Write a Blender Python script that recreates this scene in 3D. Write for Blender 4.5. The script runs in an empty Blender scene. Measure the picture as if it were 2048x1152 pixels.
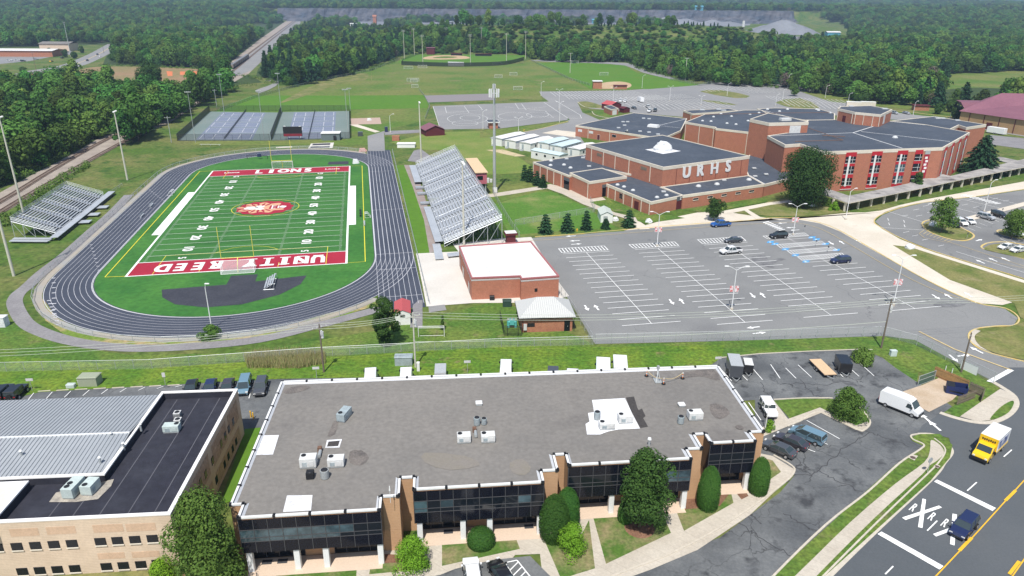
import bpy, bmesh, math, random
from mathutils import Vector, Matrix
from math import radians, sin, cos, pi, atan2, hypot
random.seed(7)
S = bpy.context.scene
COL = S.collection
# ---------------- camera, sky, sun, exposure ----------------
FPX, PIT, ROL, H0 = 1449.0, radians(21.77), radians(0.31), 58.9
FW = Vector((0, cos(PIT), -sin(PIT)))
_r0 = Vector((1, 0, 0)); _u0 = Vector((0, sin(PIT), cos(PIT)))
RT = cos(ROL)*_r0 + sin(ROL)*_u0
UP = -sin(ROL)*_r0 + cos(ROL)*_u0
CAMP = Vector((0, 0, H0))
cd = bpy.data.cameras.new('camera'); cam = bpy.data.objects.new('camera', cd); COL.objects.link(cam)
cd.sensor_width = 36; cd.lens = 36*FPX/2048; cd.clip_end = 30000; cd.clip_start = 0.5
M = Matrix((RT, UP, -FW)).transposed().to_4x4(); M.translation = CAMP
cam.matrix_world = M
S.camera = cam
SUN_EL, SHADOW_AZ = radians(60), radians(80)
w = bpy.data.worlds.new('World'); S.world = w; w.use_nodes = True
nt = w.node_tree; nt.nodes.clear()
sky = nt.nodes.new('ShaderNodeTexSky'); sky.sky_type = 'NISHITA'; sky.sun_disc = False
sky.sun_elevation = SUN_EL
sd = Vector((-cos(SHADOW_AZ)*cos(SUN_EL), -sin(SHADOW_AZ)*cos(SUN_EL), sin(SUN_EL)))   # towards the sun
sky.sun_rotation = atan2(sd.x, sd.y)
bg = nt.nodes.new('ShaderNodeBackground'); bg.inputs[1].default_value = 0.12
ow = nt.nodes.new('ShaderNodeOutputWorld'); nt.links.new(sky.outputs[0], bg.inputs[0]); nt.links.new(bg.outputs[0], ow.inputs[0])
sl = bpy.data.lights.new('sun', 'SUN'); sl.energy = 4.8; sl.angle = radians(0.6); sl.color = (1, .965, .9)
so = bpy.data.objects.new('sun', sl); COL.objects.link(so); so.rotation_euler = (-sd).to_track_quat('-Z', 'Y').to_euler()
so.location = (0, 0, 300)
S.view_settings.view_transform = 'Standard'; S.view_settings.look = 'None'; S.view_settings.exposure = 0.18; S.view_settings.gamma = 1
S.render.resolution_x = 1024; S.render.resolution_y = 576
S.render.engine = 'CYCLES'
S.cycles.transparent_max_bounces = 24; S.cycles.max_bounces = 6; S.cycles.volume_bounces = 0

# ---------------- geometry helpers ----------------
def G(x, y, z=0.0):
	d = FW + (x-1024)/FPX*RT - (y-576)/FPX*UP
	t = (z-H0)/d.z
	return CAMP + t*d
def ray(x, y): return FW + (x-1024)/FPX*RT - (y-576)/FPX*UP
def onwall(x, y, A, B, off=0.0):
	"""where the view ray meets the vertical plane through A and B (pushed 'off' m towards the camera)"""
	n = Vector((B.y-A.y, A.x-B.x, 0)).normalized()
	if n.dot(CAMP-A) < 0: n = -n
	P = A+n*off; d = ray(x, y)
	return CAMP + d*((P-CAMP).dot(n)/d.dot(n))
def hgt(bx, by, ty):
	"""height of a vertical standing at base pixel whose top has pixel row ty"""
	b = G(bx, by); lo, hi = 0, 80
	for _ in range(40):
		m = (lo+hi)/2; d = Vector((b.x, b.y, m))-CAMP
		yy = 576-FPX*d.dot(UP)/d.dot(FW)
		if yy > ty: lo = m
		else: hi = m
	return lo
FA = radians(11.45); FO = Vector((-87.32, 152.9, 0)); FU = Vector((cos(FA), sin(FA), 0)); FV = Vector((-sin(FA), cos(FA), 0))
def L(u, v, z=0): return FO + FU*u + FV*v + Vector((0, 0, z))
FLD = Matrix(((FU.x, FV.x, 0, FO.x), (FU.y, FV.y, 0, FO.y), (0, 0, 1, 0), (0, 0, 0, 1)))

class MB:
	def __init__(s): s.v = []; s.f = []; s.m = []
	def face(s, pts, m=0):
		n = len(s.v); s.v += [Vector(p) for p in pts]; s.f.append(tuple(range(n, n+len(pts)))); s.m.append(m); return s
	def mesh(s, vs, fs, m=0):
		n = len(s.v); s.v += [Vector(p) for p in vs]
		for f in fs: s.f.append(tuple(i+n for i in f)); s.m.append(m)
		return s
	def prism(s, poly, z0, z1, m=0, mtop=None, bottom=True):
		p = [Vector((q[0], q[1], 0)) for q in poly]; n = len(p)
		a = sum(p[i].x*p[(i+1) % n].y-p[(i+1) % n].x*p[i].y for i in range(n))
		if a < 0: p.reverse()
		vs = [(q.x, q.y, z0) for q in p]+[(q.x, q.y, z1) for q in p]
		s.mesh(vs, [(i, (i+1) % n, n+(i+1) % n, n+i) for i in range(n)], m)
		s.face(vs[n:], m if mtop is None else mtop)
		if bottom: s.face(vs[:n][::-1], m)
		return s
	def box(s, c, d, rz=0, m=0, tx=1.0, ty=1.0):
		"""box centred at c (x,y), from c.z up; d = sizes; tx,ty taper of the top"""
		x, y, z = d[0]/2, d[1]/2, d[2]; cr, sr = cos(rz), sin(rz); vs = []
		for zz, kx, ky in ((0, 1, 1), (z, tx, ty)):
			for a, b in ((-1, -1), (1, -1), (1, 1), (-1, 1)):
				px, py = a*x*kx, b*y*ky
				vs.append((c[0]+px*cr-py*sr, c[1]+px*sr+py*cr, c[2]+zz))
		return s.mesh(vs, [(3, 2, 1, 0), (4, 5, 6, 7), (0, 1, 5, 4), (1, 2, 6, 5), (2, 3, 7, 6), (3, 0, 4, 7)], m)
	def tube(s, a, b, r0, r1=None, n=6, m=0, cap=True):
		a, b = Vector(a), Vector(b); r1 = r0 if r1 is None else r1
		d = (b-a); q = d.to_track_quat('Z', 'Y') if d.length > 1e-6 else Matrix.Identity(3).to_quaternion()
		vs = []
		for c, r in ((a, r0), (b, r1)):
			for i in range(n): vs.append(c+q @ Vector((r*cos(2*pi*i/n), r*sin(2*pi*i/n), 0)))
		fs = [(i, (i+1) % n, n+(i+1) % n, n+i) for i in range(n)]
		if cap: fs += [tuple(range(n))[::-1], tuple(range(n, 2*n))]
		return s.mesh(vs, fs, m)
	def path(s, pts, r, n=5, m=0):
		for a, b in zip(pts, pts[1:]): s.tube(a, b, r, r, n, m)
		return s
	def dome(s, c, r, h, n=10, k=4, m=0):
		vs = []; fs = []
		for j in range(k):
			t = j/k*pi/2
			for i in range(n): vs.append((c[0]+r*cos(t)*cos(2*pi*i/n), c[1]+r*cos(t)*sin(2*pi*i/n), c[2]+h*sin(t)))
		vs.append((c[0], c[1], c[2]+h))
		for j in range(k-1):
			for i in range(n): fs.append((j*n+i, j*n+(i+1) % n, (j+1)*n+(i+1) % n, (j+1)*n+i))
		for i in range(n): fs.append(((k-1)*n+i, (k-1)*n+(i+1) % n, k*n))
		return s.mesh(vs, fs, m)
	def build(s, name, mats, parent=None, label=None, smooth=False, world=True, bev=0):
		me = bpy.data.meshes.new(name); off = Vector(parent.get('_o', (0, 0, 0))) if (parent and world) else Vector((0, 0, 0))
		me.from_pydata([v-off for v in s.v], [], s.f)
		if not isinstance(mats, (list, tuple)): mats = [mats]
		for x in mats: me.materials.append(x)
		if len(mats) > 1: me.polygons.foreach_set('material_index', s.m)
		if smooth: me.polygons.foreach_set('use_smooth', [True]*len(me.polygons))
		me.update()
		o = bpy.data.objects.new(name, me); COL.objects.link(o)
		if parent:
			o.parent = parent
			if world: o['_o'] = tuple(off)
		if label: o['label'] = label
		if bev:
			md = o.modifiers.new('bevel', 'BEVEL'); md.width = bev; md.segments = 2; md.limit_method = 'ANGLE'
		return o
def thing(name, label, cat, loc=(0, 0, 0), rz=0, group=None):
	o = bpy.data.objects.new(name, None); COL.objects.link(o); o.location = loc; o.rotation_euler[2] = rz
	o.empty_display_size = .3
	o['label'] = label; o['category'] = cat; o['_o'] = tuple(loc)
	if group: o['group'] = group
	return o
def tag(o, label, cat, group=None):
	o['label'] = label; o['category'] = cat
	if group: o['group'] = group
	return o
def struct(o, kind='structure'): o['kind'] = kind; return o
KIDS = {}
def dup(root, loc, rz=0, label=None, sc=None, group=None):
	if root not in KIDS: KIDS[root] = [(c, list(c.children)) for c in root.children]
	r = root.copy(); COL.objects.link(r); r.location = loc; r.rotation_euler = (0, 0, rz)
	if sc: r.scale = sc
	if label: r['label'] = label
	if group: r['group'] = group
	for c, gs in KIDS[root]:
		d = c.copy(); COL.objects.link(d); d.parent = r
		for g in gs:
			e = g.copy(); COL.objects.link(e); e.parent = d
	return r
def protos(): bpy.context.view_layer.update()

# ---------------- materials ----------------
MT = {}
def mat(name, col, rough=.85, col2=None, sc=.5, lo=.35, hi=.65, fine=.12, fsc=6, metal=0, bump=0, spec=.3, alpha=1, stretch=None, coord='Object', detail=5, third=None):
	m = bpy.data.materials.new(name); m.use_nodes = True; n = m.node_tree; N = n.nodes; K = n.links
	b = N['Principled BSDF']; b.inputs['Roughness'].default_value = rough; b.inputs['Metallic'].default_value = metal
	b.inputs['Specular IOR Level'].default_value = spec
	tc = N.new('ShaderNodeTexCoord'); src = tc.outputs[coord]
	if stretch:
		mp = N.new('ShaderNodeMapping'); mp.inputs['Scale'].default_value = stretch[:3]
		if len(stretch) > 3: mp.inputs['Rotation'].default_value[2] = stretch[3]
		K.new(src, mp.inputs[0]); src = mp.outputs[0]
	out = None
	def rgb(c): 
		r = N.new('ShaderNodeRGB'); r.outputs[0].default_value = (*c, 1); return r.outputs[0]
	base = rgb(col)
	def mix(f, a, bb, mode='MIX'):
		x = N.new('ShaderNodeMix'); x.data_type = 'RGBA'; x.blend_type = mode
		if isinstance(f, float): x.inputs[0].default_value = f
		else: K.new(f, x.inputs[0])
		K.new(a, x.inputs[6]); K.new(bb, x.inputs[7]); return x.outputs[2]
	def noise(scale, det, l, h, seed=0):
		t = N.new('ShaderNodeTexNoise'); t.inputs['Scale'].default_value = scale; t.inputs['Detail'].default_value = det
		t.inputs['Roughness'].default_value = .62
		if seed:
			mp = N.new('ShaderNodeMapping'); mp.inputs['Location'].default_value = (seed, seed*1.7, 0); K.new(src, mp.inputs[0]); K.new(mp.outputs[0], t.inputs[0])
		else: K.new(src, t.inputs[0])
		r = N.new('ShaderNodeMapRange'); r.inputs[1].default_value = l; r.inputs[2].default_value = h; K.new(t.outputs[0], r.inputs[0]); return r.outputs[0]
	if col2: base = mix(noise(sc, detail, lo, hi), base, rgb(col2))
	if third: base = mix(noise(third[1], 4, third[2], third[3], 31), base, rgb(third[0]))
	if fine:
		f = noise(fsc, 4, .3, .7); r = N.new('ShaderNodeMapRange'); r.inputs[3].default_value = 1-fine; r.inputs[4].default_value = 1+fine; K.new(f, r.inputs[0])
		cmb = N.new('ShaderNodeCombineColor'); 
		for i in range(3): K.new(r.outputs[0], cmb.inputs[i])
		base = mix(1.0, base, cmb.outputs[0], 'MULTIPLY')
	K.new(base, b.inputs['Base Color'])
	if bump:
		t = N.new('ShaderNodeTexNoise'); t.inputs['Scale'].default_value = fsc; K.new(src, t.inputs[0])
		bp = N.new('ShaderNodeBump'); bp.inputs['Strength'].default_value = bump; bp.inputs['Distance'].default_value = .1; K.new(t.outputs[0], bp.inputs['Height']); K.new(bp.outputs[0], b.inputs['Normal'])
	if alpha < 1: b.inputs['Alpha'].default_value = alpha
	m['base'] = 0; MT[name] = m; m.node_tree.nodes.active = b
	return m
def base_link(m):
	b = m.node_tree.nodes['Principled BSDF']; return b, b.inputs['Base Color'].links[0].from_socket
def overlay(m, fac_sock, col):
	n = m.node_tree; b, s = base_link(m)
	x = n.nodes.new('ShaderNodeMix'); x.data_type = 'RGBA'; n.links.new(fac_sock, x.inputs[0]); n.links.new(s, x.inputs[6]); x.inputs[7].default_value = (*col, 1)
	n.links.new(x.outputs[2], b.inputs['Base Color'])
def cracks(m, scale, width, col, strength=.8, warp=1.5):
	"""thin irregular lines (crack sealant) following distorted cell borders, broken up by a noise"""
	n = m.node_tree; N = n.nodes; K = n.links
	tc = N.new('ShaderNodeTexCoord'); no = N.new('ShaderNodeTexNoise'); no.inputs['Scale'].default_value = .25; no.inputs['Detail'].default_value = 4
	K.new(tc.outputs['Object'], no.inputs[0])
	mx = N.new('ShaderNodeVectorMath'); mx.operation = 'MULTIPLY_ADD'; K.new(no.outputs['Color'], mx.inputs[0]); mx.inputs[1].default_value = (warp*4, warp*4, 0); K.new(tc.outputs['Object'], mx.inputs[2])
	v = N.new('ShaderNodeTexVoronoi'); v.feature = 'DISTANCE_TO_EDGE'; v.inputs['Scale'].default_value = scale; K.new(mx.outputs[0], v.inputs['Vector'])
	r = N.new('ShaderNodeMapRange'); r.inputs[1].default_value = 0; r.inputs[2].default_value = width; r.inputs[3].default_value = 1; r.inputs[4].default_value = 0; K.new(v.outputs[0], r.inputs[0])
	n2 = N.new('ShaderNodeTexNoise'); n2.inputs['Scale'].default_value = .09; K.new(tc.outputs['Object'], n2.inputs[0])
	r2 = N.new('ShaderNodeMapRange'); r2.inputs[1].default_value = .42; r2.inputs[2].default_value = .58; r2.inputs[4].default_value = strength; K.new(n2.outputs[0], r2.inputs[0])
	p = N.new('ShaderNodeMath'); p.operation = 'MULTIPLY'; K.new(r.outputs[0], p.inputs[0]); K.new(r2.outputs[0], p.inputs[1])
	overlay(m, p.outputs[0], col)
def bands(m, vec, period, col, strength=.4, duty=.5, soft=.1, noise=0):
	"""parallel bands across direction vec (mower stripes, roof seams, plank joints)"""
	n = m.node_tree; N = n.nodes; K = n.links
	tc = N.new('ShaderNodeTexCoord'); d = N.new('ShaderNodeVectorMath'); d.operation = 'DOT_PRODUCT'; K.new(tc.outputs['Object'], d.inputs[0]); d.inputs[1].default_value = Vector(vec)/period
	f = N.new('ShaderNodeMath'); f.operation = 'FRACT'; K.new(d.outputs['Value'], f.inputs[0])
	r = N.new('ShaderNodeMapRange'); r.inputs[1].default_value = duty-soft; r.inputs[2].default_value = duty+soft; r.inputs[3].default_value = strength; r.inputs[4].default_value = 0; K.new(f.outputs[0], r.inputs[0])
	overlay(m, r.outputs[0], col)

grass = mat('grass', (.066, .122, .016), .95, (.145, .150, .045), sc=.045, lo=.42, hi=.62, fine=.4, fsc=.8, third=((.036, .088, .010), .13, .54, .66))
grass_lush = mat('grass_lush', (.064, .135, .018), .95, (.125, .17, .03), sc=.11, lo=.42, hi=.64, fine=.45, fsc=1.6, third=((.17, .15, .07), .2, .6, .74))
grass_dry = mat('grass_dry', (0.200, 0.188, 0.068), .95, (0.100, 0.136, 0.028), sc=.12, lo=.4, hi=.62, fine=.25, fsc=1.8, third=((0.264, 0.224, 0.120), .2, .55, .75))
grass_mown = mat('grass_mown', (.082, .150, .020), .95, (.150, .168, .042), sc=.02, lo=.4, hi=.6, fine=.3, fsc=.5, third=((.19, .17, .075), .05, .58, .74))
grass_bright = mat('grass_bright', (0.069, 0.174, 0.010), .95, (0.089, 0.179, 0.016), sc=.03, fine=.12, fsc=.4)
turf = mat('turf', (.028, .118, .022), .9, (.045, .155, .03), sc=.06, fine=.18, fsc=.8)
bands(turf, FV, 9.144, (.05, .17, .035), .45, .5, .02)
turf_plain = mat('turf_plain', (.028, .125, .02), .9, (.055, .175, .028), sc=.07, fine=.22, fsc=.8)
rubber = mat('track_rubber', (.046, .054, .076), .8, (.062, .07, .094), sc=.12, fine=.14, fsc=3)
black_rubber = mat('black_rubber', (.036, .038, .05), .9, (.05, .052, .064), sc=.2, fine=.25, fsc=2.5)
asphalt = mat('asphalt_old', (.185, .187, .185), .9, (.225, .225, .22), sc=.035, fine=.09, fsc=3, third=((.155, .155, .157), .02, .55, .7))
cracks(asphalt, .085, .008, (.11, .11, .115), .75)
asphalt_far = mat('asphalt_far', (.215, .215, .215), .9, (.26, .255, .25), sc=.03, fine=.08, fsc=1)
asphalt_dark = mat('asphalt_dark', (.085, .09, .095), .85, (.165, .17, .17), sc=.12, lo=.36, hi=.66, fine=.14, fsc=3, third=((.05, .052, .056), .3, .55, .7), detail=7)
cracks(asphalt_dark, .16, .014, (.03, .03, .032), .85)
road_asphalt = mat('road_asphalt', (.083, .092, .10), .85, (.10, .108, .115), sc=.06, fine=.08, fsc=4)
path_mat = mat('path_asphalt', (.20, .19, .195), .9, (.25, .24, .24), sc=.2, fine=.15, fsc=2)
concrete = mat('concrete', (.55, .49, .40), .9, (.63, .57, .48), sc=.1, fine=.08, fsc=3, third=((.47, .42, .34), .15, .58, .75))
concrete_walk = mat('concrete_walk', (.43, .38, .31), .9, (.50, .45, .375), sc=.2, fine=.1, fsc=3)
bands(concrete_walk, (cos(.9), sin(.9), 0), 1.6, (.25, .21, .17), .5, .03, .02)
concrete_white = mat('concrete_white', (.54, .51, .46), .9, (.61, .58, .53), sc=.1, fine=.05, fsc=2)
bands(concrete_white, FV, 2.2, (.5, .46, .4), .35, .03, .02)
kerb_mat = mat('kerb', (.50, .45, .37), .9, fine=.12, fsc=2)
kerb_yellow = mat('kerb_yellow', (.60, .43, .12), .85, (.5, .42, .25), sc=.5, fine=.1)
white_paint = mat('white_paint', (.80, .80, .78), .8, fine=.1, fsc=2)
yellow_paint = mat('yellow_paint', (.72, .42, .03), .8, fine=.1, fsc=2)
yellow_faded = mat('yellow_faded', (.55, .43, .22), .8, fine=.2, fsc=1)
field_yellow = mat('field_yellow', (.70, .62, .05), .8, fine=.1)
blue_paint = mat('blue_paint', (.08, .32, .62), .8, fine=.1)
maroon_paint = mat('maroon_paint', (.36, .018, .04), .85, (.30, .015, .034), sc=.2, fine=.1)
dirt = mat('dirt', (.42, .28, .16), .95, (.48, .36, .22), sc=.1, fine=.15, fsc=1)
bare = mat('bare_earth', (.33, .235, .13), .95, (.16, .16, .05), sc=.25, lo=.4, hi=.6, fine=.25, fsc=1.5)
ballast = mat('ballast', (.36, .31, .26), .95, (.26, .22, .19), sc=.15, fine=.2, fsc=2)
mulch = mat('mulch', (.15, .075, .045), .95, (.22, .12, .075), sc=.8, fine=.3, fsc=6)
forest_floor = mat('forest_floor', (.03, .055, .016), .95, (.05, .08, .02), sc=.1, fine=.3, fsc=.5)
brown_field = mat('brown_field', (.27, .175, .095), .95, (.20, .17, .07), sc=.03, fine=.2, fsc=.3)
orange_clay = mat('orange_clay', (.65, .16, .05), .95, (.5, .2, .1), sc=.2, fine=.2, fsc=.6)
brick = mat('brick', (.42, .165, .10), .9, (.35, .135, .082), sc=.7, lo=.3, hi=.7, fine=.16, fsc=3.5, third=((.40, .15, .095), .12, .5, .75))
bands(brick, (0, 0, 1), .30, (.46, .26, .19), .38, .22, .08)
brick_pale = mat('brick_pale', (.40, .17, .095), .9, (.33, .12, .07), sc=.9, fine=.2, fsc=4)
bands(brick_pale, (0, 0, 1), .25, (.5, .33, .24), .4, .25, .1)
brick_tan = mat('brick_tan', (.60, .47, .35), .9, (.53, .41, .30), sc=.5, fine=.1, fsc=4)
bands(brick_tan, (0, 0, 1), .22, (.70, .58, .46), .5, .25, .1)
brick_tan2 = mat('brick_rose', (.57, .40, .28), .9, (.50, .35, .24), sc=.5, fine=.12, fsc=4)
brick_side = mat('brick_split', (.50, .36, .26), .9, (.36, .25, .17), sc=1.2, lo=.3, hi=.7, fine=.25, fsc=3)
brick_office = mat('brick_office', (.50, .30, .165), .9, (.44, .26, .145), sc=.5, fine=.08, fsc=5)
bands(brick_office, (0, 0, 1), .22, (.55, .38, .25), .5, .2, .1)
roof_dark = mat('roof_dark', (.050, .062, .082), .8, (.072, .085, .108), sc=.07, fine=.16, fsc=.9, third=((.10, .11, .125), .12, .6, .8))
bands(roof_dark, (cos(.5), sin(.5), 0), 1.8, (.09, .10, .12), .3, .06, .05)
roof_black = mat('roof_black', (.022, .022, .032), .75, (.033, .034, .045), sc=.2, fine=.2, fsc=1)
roof_gravel = mat('roof_gravel', (.205, .19, .172), .95, (.17, .16, .148), sc=.07, lo=.38, hi=.66, fine=.13, fsc=1.8, third=((.135, .125, .118), .10, .6, .78))
bands(roof_gravel, (-sin(.11), cos(.11), 0), 1.0, (.15, .14, .13), .22, .05, .04)
roof_white = mat('roof_white', (.70, .69, .68), .7, (.62, .61, .60), sc=.2, fine=.04)
roof_metal = mat('roof_metal', (.34, .36, .38), .5, (.29, .31, .33), sc=.08, fine=.05, fsc=.6, metal=.0)
roof_metal_pump = mat('roof_metal_pump', (.50, .50, .48), .5, fine=.08, metal=.0)
roof_red = mat('roof_red', (.42, .085, .09), .8, fine=.1)
roof_purple = mat('roof_purple', (.22, .095, .125), .8, (.19, .08, .11), sc=.1, fine=.1, fsc=1)
white_coat = mat('white_roof_coating', (.70, .70, .72), .7, (.48, .47, .46), sc=.9, lo=.48, hi=.75, fine=.08)
patch_dark = mat('roof_patch_dark', (.055, .05, .048), .95, fine=.25, fsc=3)
cream = mat('cream_coping', (.66, .60, .50), .8, (.58, .52, .43), sc=.3, fine=.05)
white_metal = mat('white_metal', (.70, .70, .69), .5, fine=.04)
white_wall = mat('white_wall', (.76, .76, .72), .7, (.68, .68, .65), sc=.2, fine=.05)
black_metal = mat('black_metal', (.02, .02, .022), .5, fine=.1)
dark_plate = mat('dark_panel', (.006, .007, .012), .12, fine=.1, spec=.25)
alu = mat('aluminium', (.56, .58, .60), .42, (.48, .50, .52), sc=.4, fine=.1, metal=.35)
alu_dark = mat('aluminium_deck', (.40, .42, .45), .5, fine=.15, fsc=4, metal=.3)
galv = mat('galvanised_steel', (.42, .44, .44), .5, fine=.12, metal=.3)
pole_conc = mat('pole_concrete', (.52, .50, .42), .8, fine=.1)
pole_wood = mat('pole_wood', (.13, .10, .075), .9, (.18, .15, .12), sc=.6, fine=.2)
teal = mat('teal_paint', (.10, .40, .38), .5, fine=.1)
hvac = mat('hvac_white', (.66, .66, .64), .5, (.54, .54, .53), sc=1.2, fine=.08)
hvac_grey = mat('hvac_grey', (.34, .40, .42), .5, (.26, .30, .31), sc=1.2, fine=.12)
hvac_green = mat('hvac_pale_green', (.50, .57, .54), .5, (.42, .48, .46), sc=1.2, fine=.08)
glassd = mat('dark_glass', (.008, .011, .015), .06, fine=0, spec=.35)
glassb = mat('blue_grey_glass', (.065, .11, .13), .1, (.025, .045, .055), sc=.35, lo=.45, hi=.6, fine=.1, spec=.7)
glass_car = mat('car_glass', (.035, .05, .055), .05, fine=0, spec=.8)
tyre_m = mat('tyre_rubber', (.018, .018, .018), .9, fine=.1); rim_m = mat('rim', (.42, .42, .43), .35, fine=.05, metal=.5)
lamp_m = mat('lamp_glass', (.7, .7, .68), .2, fine=0); tail_m = mat('tail_red', (.45, .02, .02), .25, fine=0)
wood_tan = mat('wood_tan', (.42, .23, .10), .9, (.30, .17, .08), sc=1, fine=.2); wood_deck = mat('wood_deck', (.60, .42, .26), .85, fine=.12)
wood_grey = mat('wood_weathered', (.20, .16, .12), .9, fine=.2)
maroon = mat('maroon', (.10, .018, .022), .7, fine=.1); red_panel = mat('red_panel', (.42, .02, .03), .6, fine=.08)
tarp = mat('white_tarp', (.74, .75, .75), .55, (.55, .56, .57), sc=1.6, fine=.1, fsc=4, bump=.6)
shingle = mat('walkway_roof', (.36, .34, .32), .95, (.24, .228, .22), sc=.25, lo=.42, hi=.6, fine=.15, fsc=2, third=((.06, .055, .055), .1, .62, .72))
court_blue = mat('court_blue', (.16, .19, .26), .85, (.20, .225, .29), sc=.04, fine=.1); court_green = mat('court_green', (.155, .205, .19), .85, (.18, .22, .205), sc=.05, fine=.1)
rock = mat('quarry_rock', (.055, .07, .09), .95, (.125, .12, .13), sc=.022, fine=.35, fsc=.05, stretch=(1, 1, 3)); gravel = mat('gravel_pile', (.24, .25, .27), .95, (.17, .18, .20), sc=.01, fine=.2, fsc=.04)
stain = mat('tar_stain', (.055, .055, .06), .9, fine=.2)
bark = mat('bark', (.12, .09, .065), .95, fine=.3)
rust = mat('rusty_rail', (.16, .09, .06), .7, fine=.2)
def fence_mat(name, col, a):
	m = mat(name, col, .6, fine=0); m.node_tree.nodes['Principled BSDF'].inputs['Alpha'].default_value = a; return m
chain = fence_mat('chain_link', (.50, .54, .52), .16)
chain_black = fence_mat('black_chain_link', (.03, .035, .035), .38)
windscreen = fence_mat('black_windscreen', (.018, .02, .022), .86)
netting = fence_mat('goal_net', (.75, .76, .76), .3)
def leafmat(name, a, b, lo=.85, hi=1.2, hv=.01):
	m = bpy.data.materials.new(name); m.use_nodes = True; N = m.node_tree.nodes; K = m.node_tree.links; p = N['Principled BSDF']
	p.inputs['Roughness'].default_value = .75; p.inputs['Specular IOR Level'].default_value = .12
	oi = N.new('ShaderNodeObjectInfo'); gm = N.new('ShaderNodeNewGeometry')
	mx = N.new('ShaderNodeMix'); mx.data_type = 'RGBA'; K.new(gm.outputs['Random Per Island'], mx.inputs[0]); mx.inputs[6].default_value = (*a, 1); mx.inputs[7].default_value = (*b, 1)
	hs = N.new('ShaderNodeHueSaturation'); K.new(mx.outputs[2], hs.inputs['Color'])
	r = N.new('ShaderNodeMapRange'); K.new(oi.outputs['Random'], r.inputs[0]); r.inputs[3].default_value = lo; r.inputs[4].default_value = hi; K.new(r.outputs[0], hs.inputs['Value'])
	mu = N.new('ShaderNodeMath'); mu.operation = 'MULTIPLY'; K.new(oi.outputs['Random'], mu.inputs[0]); mu.inputs[1].default_value = 7.31
	fr = N.new('ShaderNodeMath'); fr.operation = 'FRACT'; K.new(mu.outputs[0], fr.inputs[0])
	r2 = N.new('ShaderNodeMapRange'); K.new(fr.outputs[0], r2.inputs[0]); r2.inputs[3].default_value = .5-hv; r2.inputs[4].default_value = .5+hv; K.new(r2.outputs[0], hs.inputs['Hue'])
	K.new(hs.outputs[0], p.inputs['Base Color'])
	tr = N.new('ShaderNodeBsdfTranslucent'); K.new(hs.outputs[0], tr.inputs[0]); ms = N.new('ShaderNodeMixShader'); ms.inputs[0].default_value = .22
	out = N['Material Output']; K.new(p.outputs[0], ms.inputs[1]); K.new(tr.outputs[0], ms.inputs[2]); K.new(ms.outputs[0], out.inputs[0])
	return m
leaf_forest = leafmat('leaf_forest', (.042, .098, .018), (.085, .165, .03), .5, 1.9, .034)
leaf_wood = leafmat('leaf_wood', (.055, .12, .02), (.11, .20, .035), .6, 1.5, .02)
leaf_pine = leafmat('leaf_pine', (0.02, 0.06, 0.026), (0.038, 0.095, 0.038))
leaf_dark = leafmat('leaf_dark', (.028, .066, .014), (.062, .12, .026))
leaf_deep = leafmat('leaf_deep', (.022, .056, .014), (.048, .10, .024))
leaf_mid = leafmat('leaf_mid', (.06, .125, .022), (.12, .205, .04), .95, 1.15)
leaf_lime = leafmat('leaf_lime', (.12, .24, .016), (.20, .36, .03))
leaf_hedge = leafmat('leaf_hedge', (0.03, 0.09, 0.016), (0.06, 0.145, 0.024))
leaf_dead = leafmat('leaf_dead', (.12, .085, .075), (.20, .15, .13))
leaf_tan = leafmat('leaf_tan', (.55, .42, .24), (.34, .42, .14))
# ---------------- terrain ----------------
def sst(a, b, x):
	t = min(1, max(0, (x-a)/(b-a))); return t*t*(3-2*t)
def terr(x, y):
	quarry = sst(-720, -600, x)*(1-sst(760, 900, x))
	z = 30*sst(1200, 2300, y)*(1-quarry) + 30*quarry*(1 if y > 2119 else 0)
	z += 24*sst(2400, 7500, y)
	z += sst(2300, 3200, y)*(7*sin(x/410+y/900)+5*sin(x/190+1.3)*sin(y/600))
	berm = sst(-190, -70, x)*(1-sst(270, 400, x))
	z += 26*berm*sst(850, 1000, y)*(1-sst(1040, 1120, y)) + berm*1.6*sin(x/23)*sst(870, 960, y)*(1-sst(985, 1000, y))
	z += 17*math.exp(-((x-560)/110)**2-((y-1560)/120)**2)
	return z
xs = sorted(set([-9000, -6500, -4800, -3600, -2800, -2200, -1800, -1500, -1250, -1080]+[-960+i*24 for i in range(84)]+[1080, 1250, 1500, 1800, 2200, 2800, 3600, 4800, 6500, 9000]))
ys = [-400, -200, 0, 200, 400, 600, 780]+[850+i*12 for i in range(24)]+[1150, 1200, 1260, 1320, 1380, 1440, 1500, 1560, 1620, 1700, 1800, 1900, 2000, 2118, 2121, 2200, 2300, 2400, 2550, 2700, 2900, 3100, 3350, 3600, 3900, 4300, 4800, 5400, 6200, 7200, 8600, 10500, 13000]
mb = MB(); nx = len(xs)
mb.mesh([(x, y, terr(x, y)) for y in ys for x in xs], [(j*nx+i, j*nx+i+1, (j+1)*nx+i+1, (j+1)*nx+i) for j in range(len(ys)-1) for i in range(nx-1)])
ground = struct(mb.build('ground', grass, smooth=True))

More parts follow.
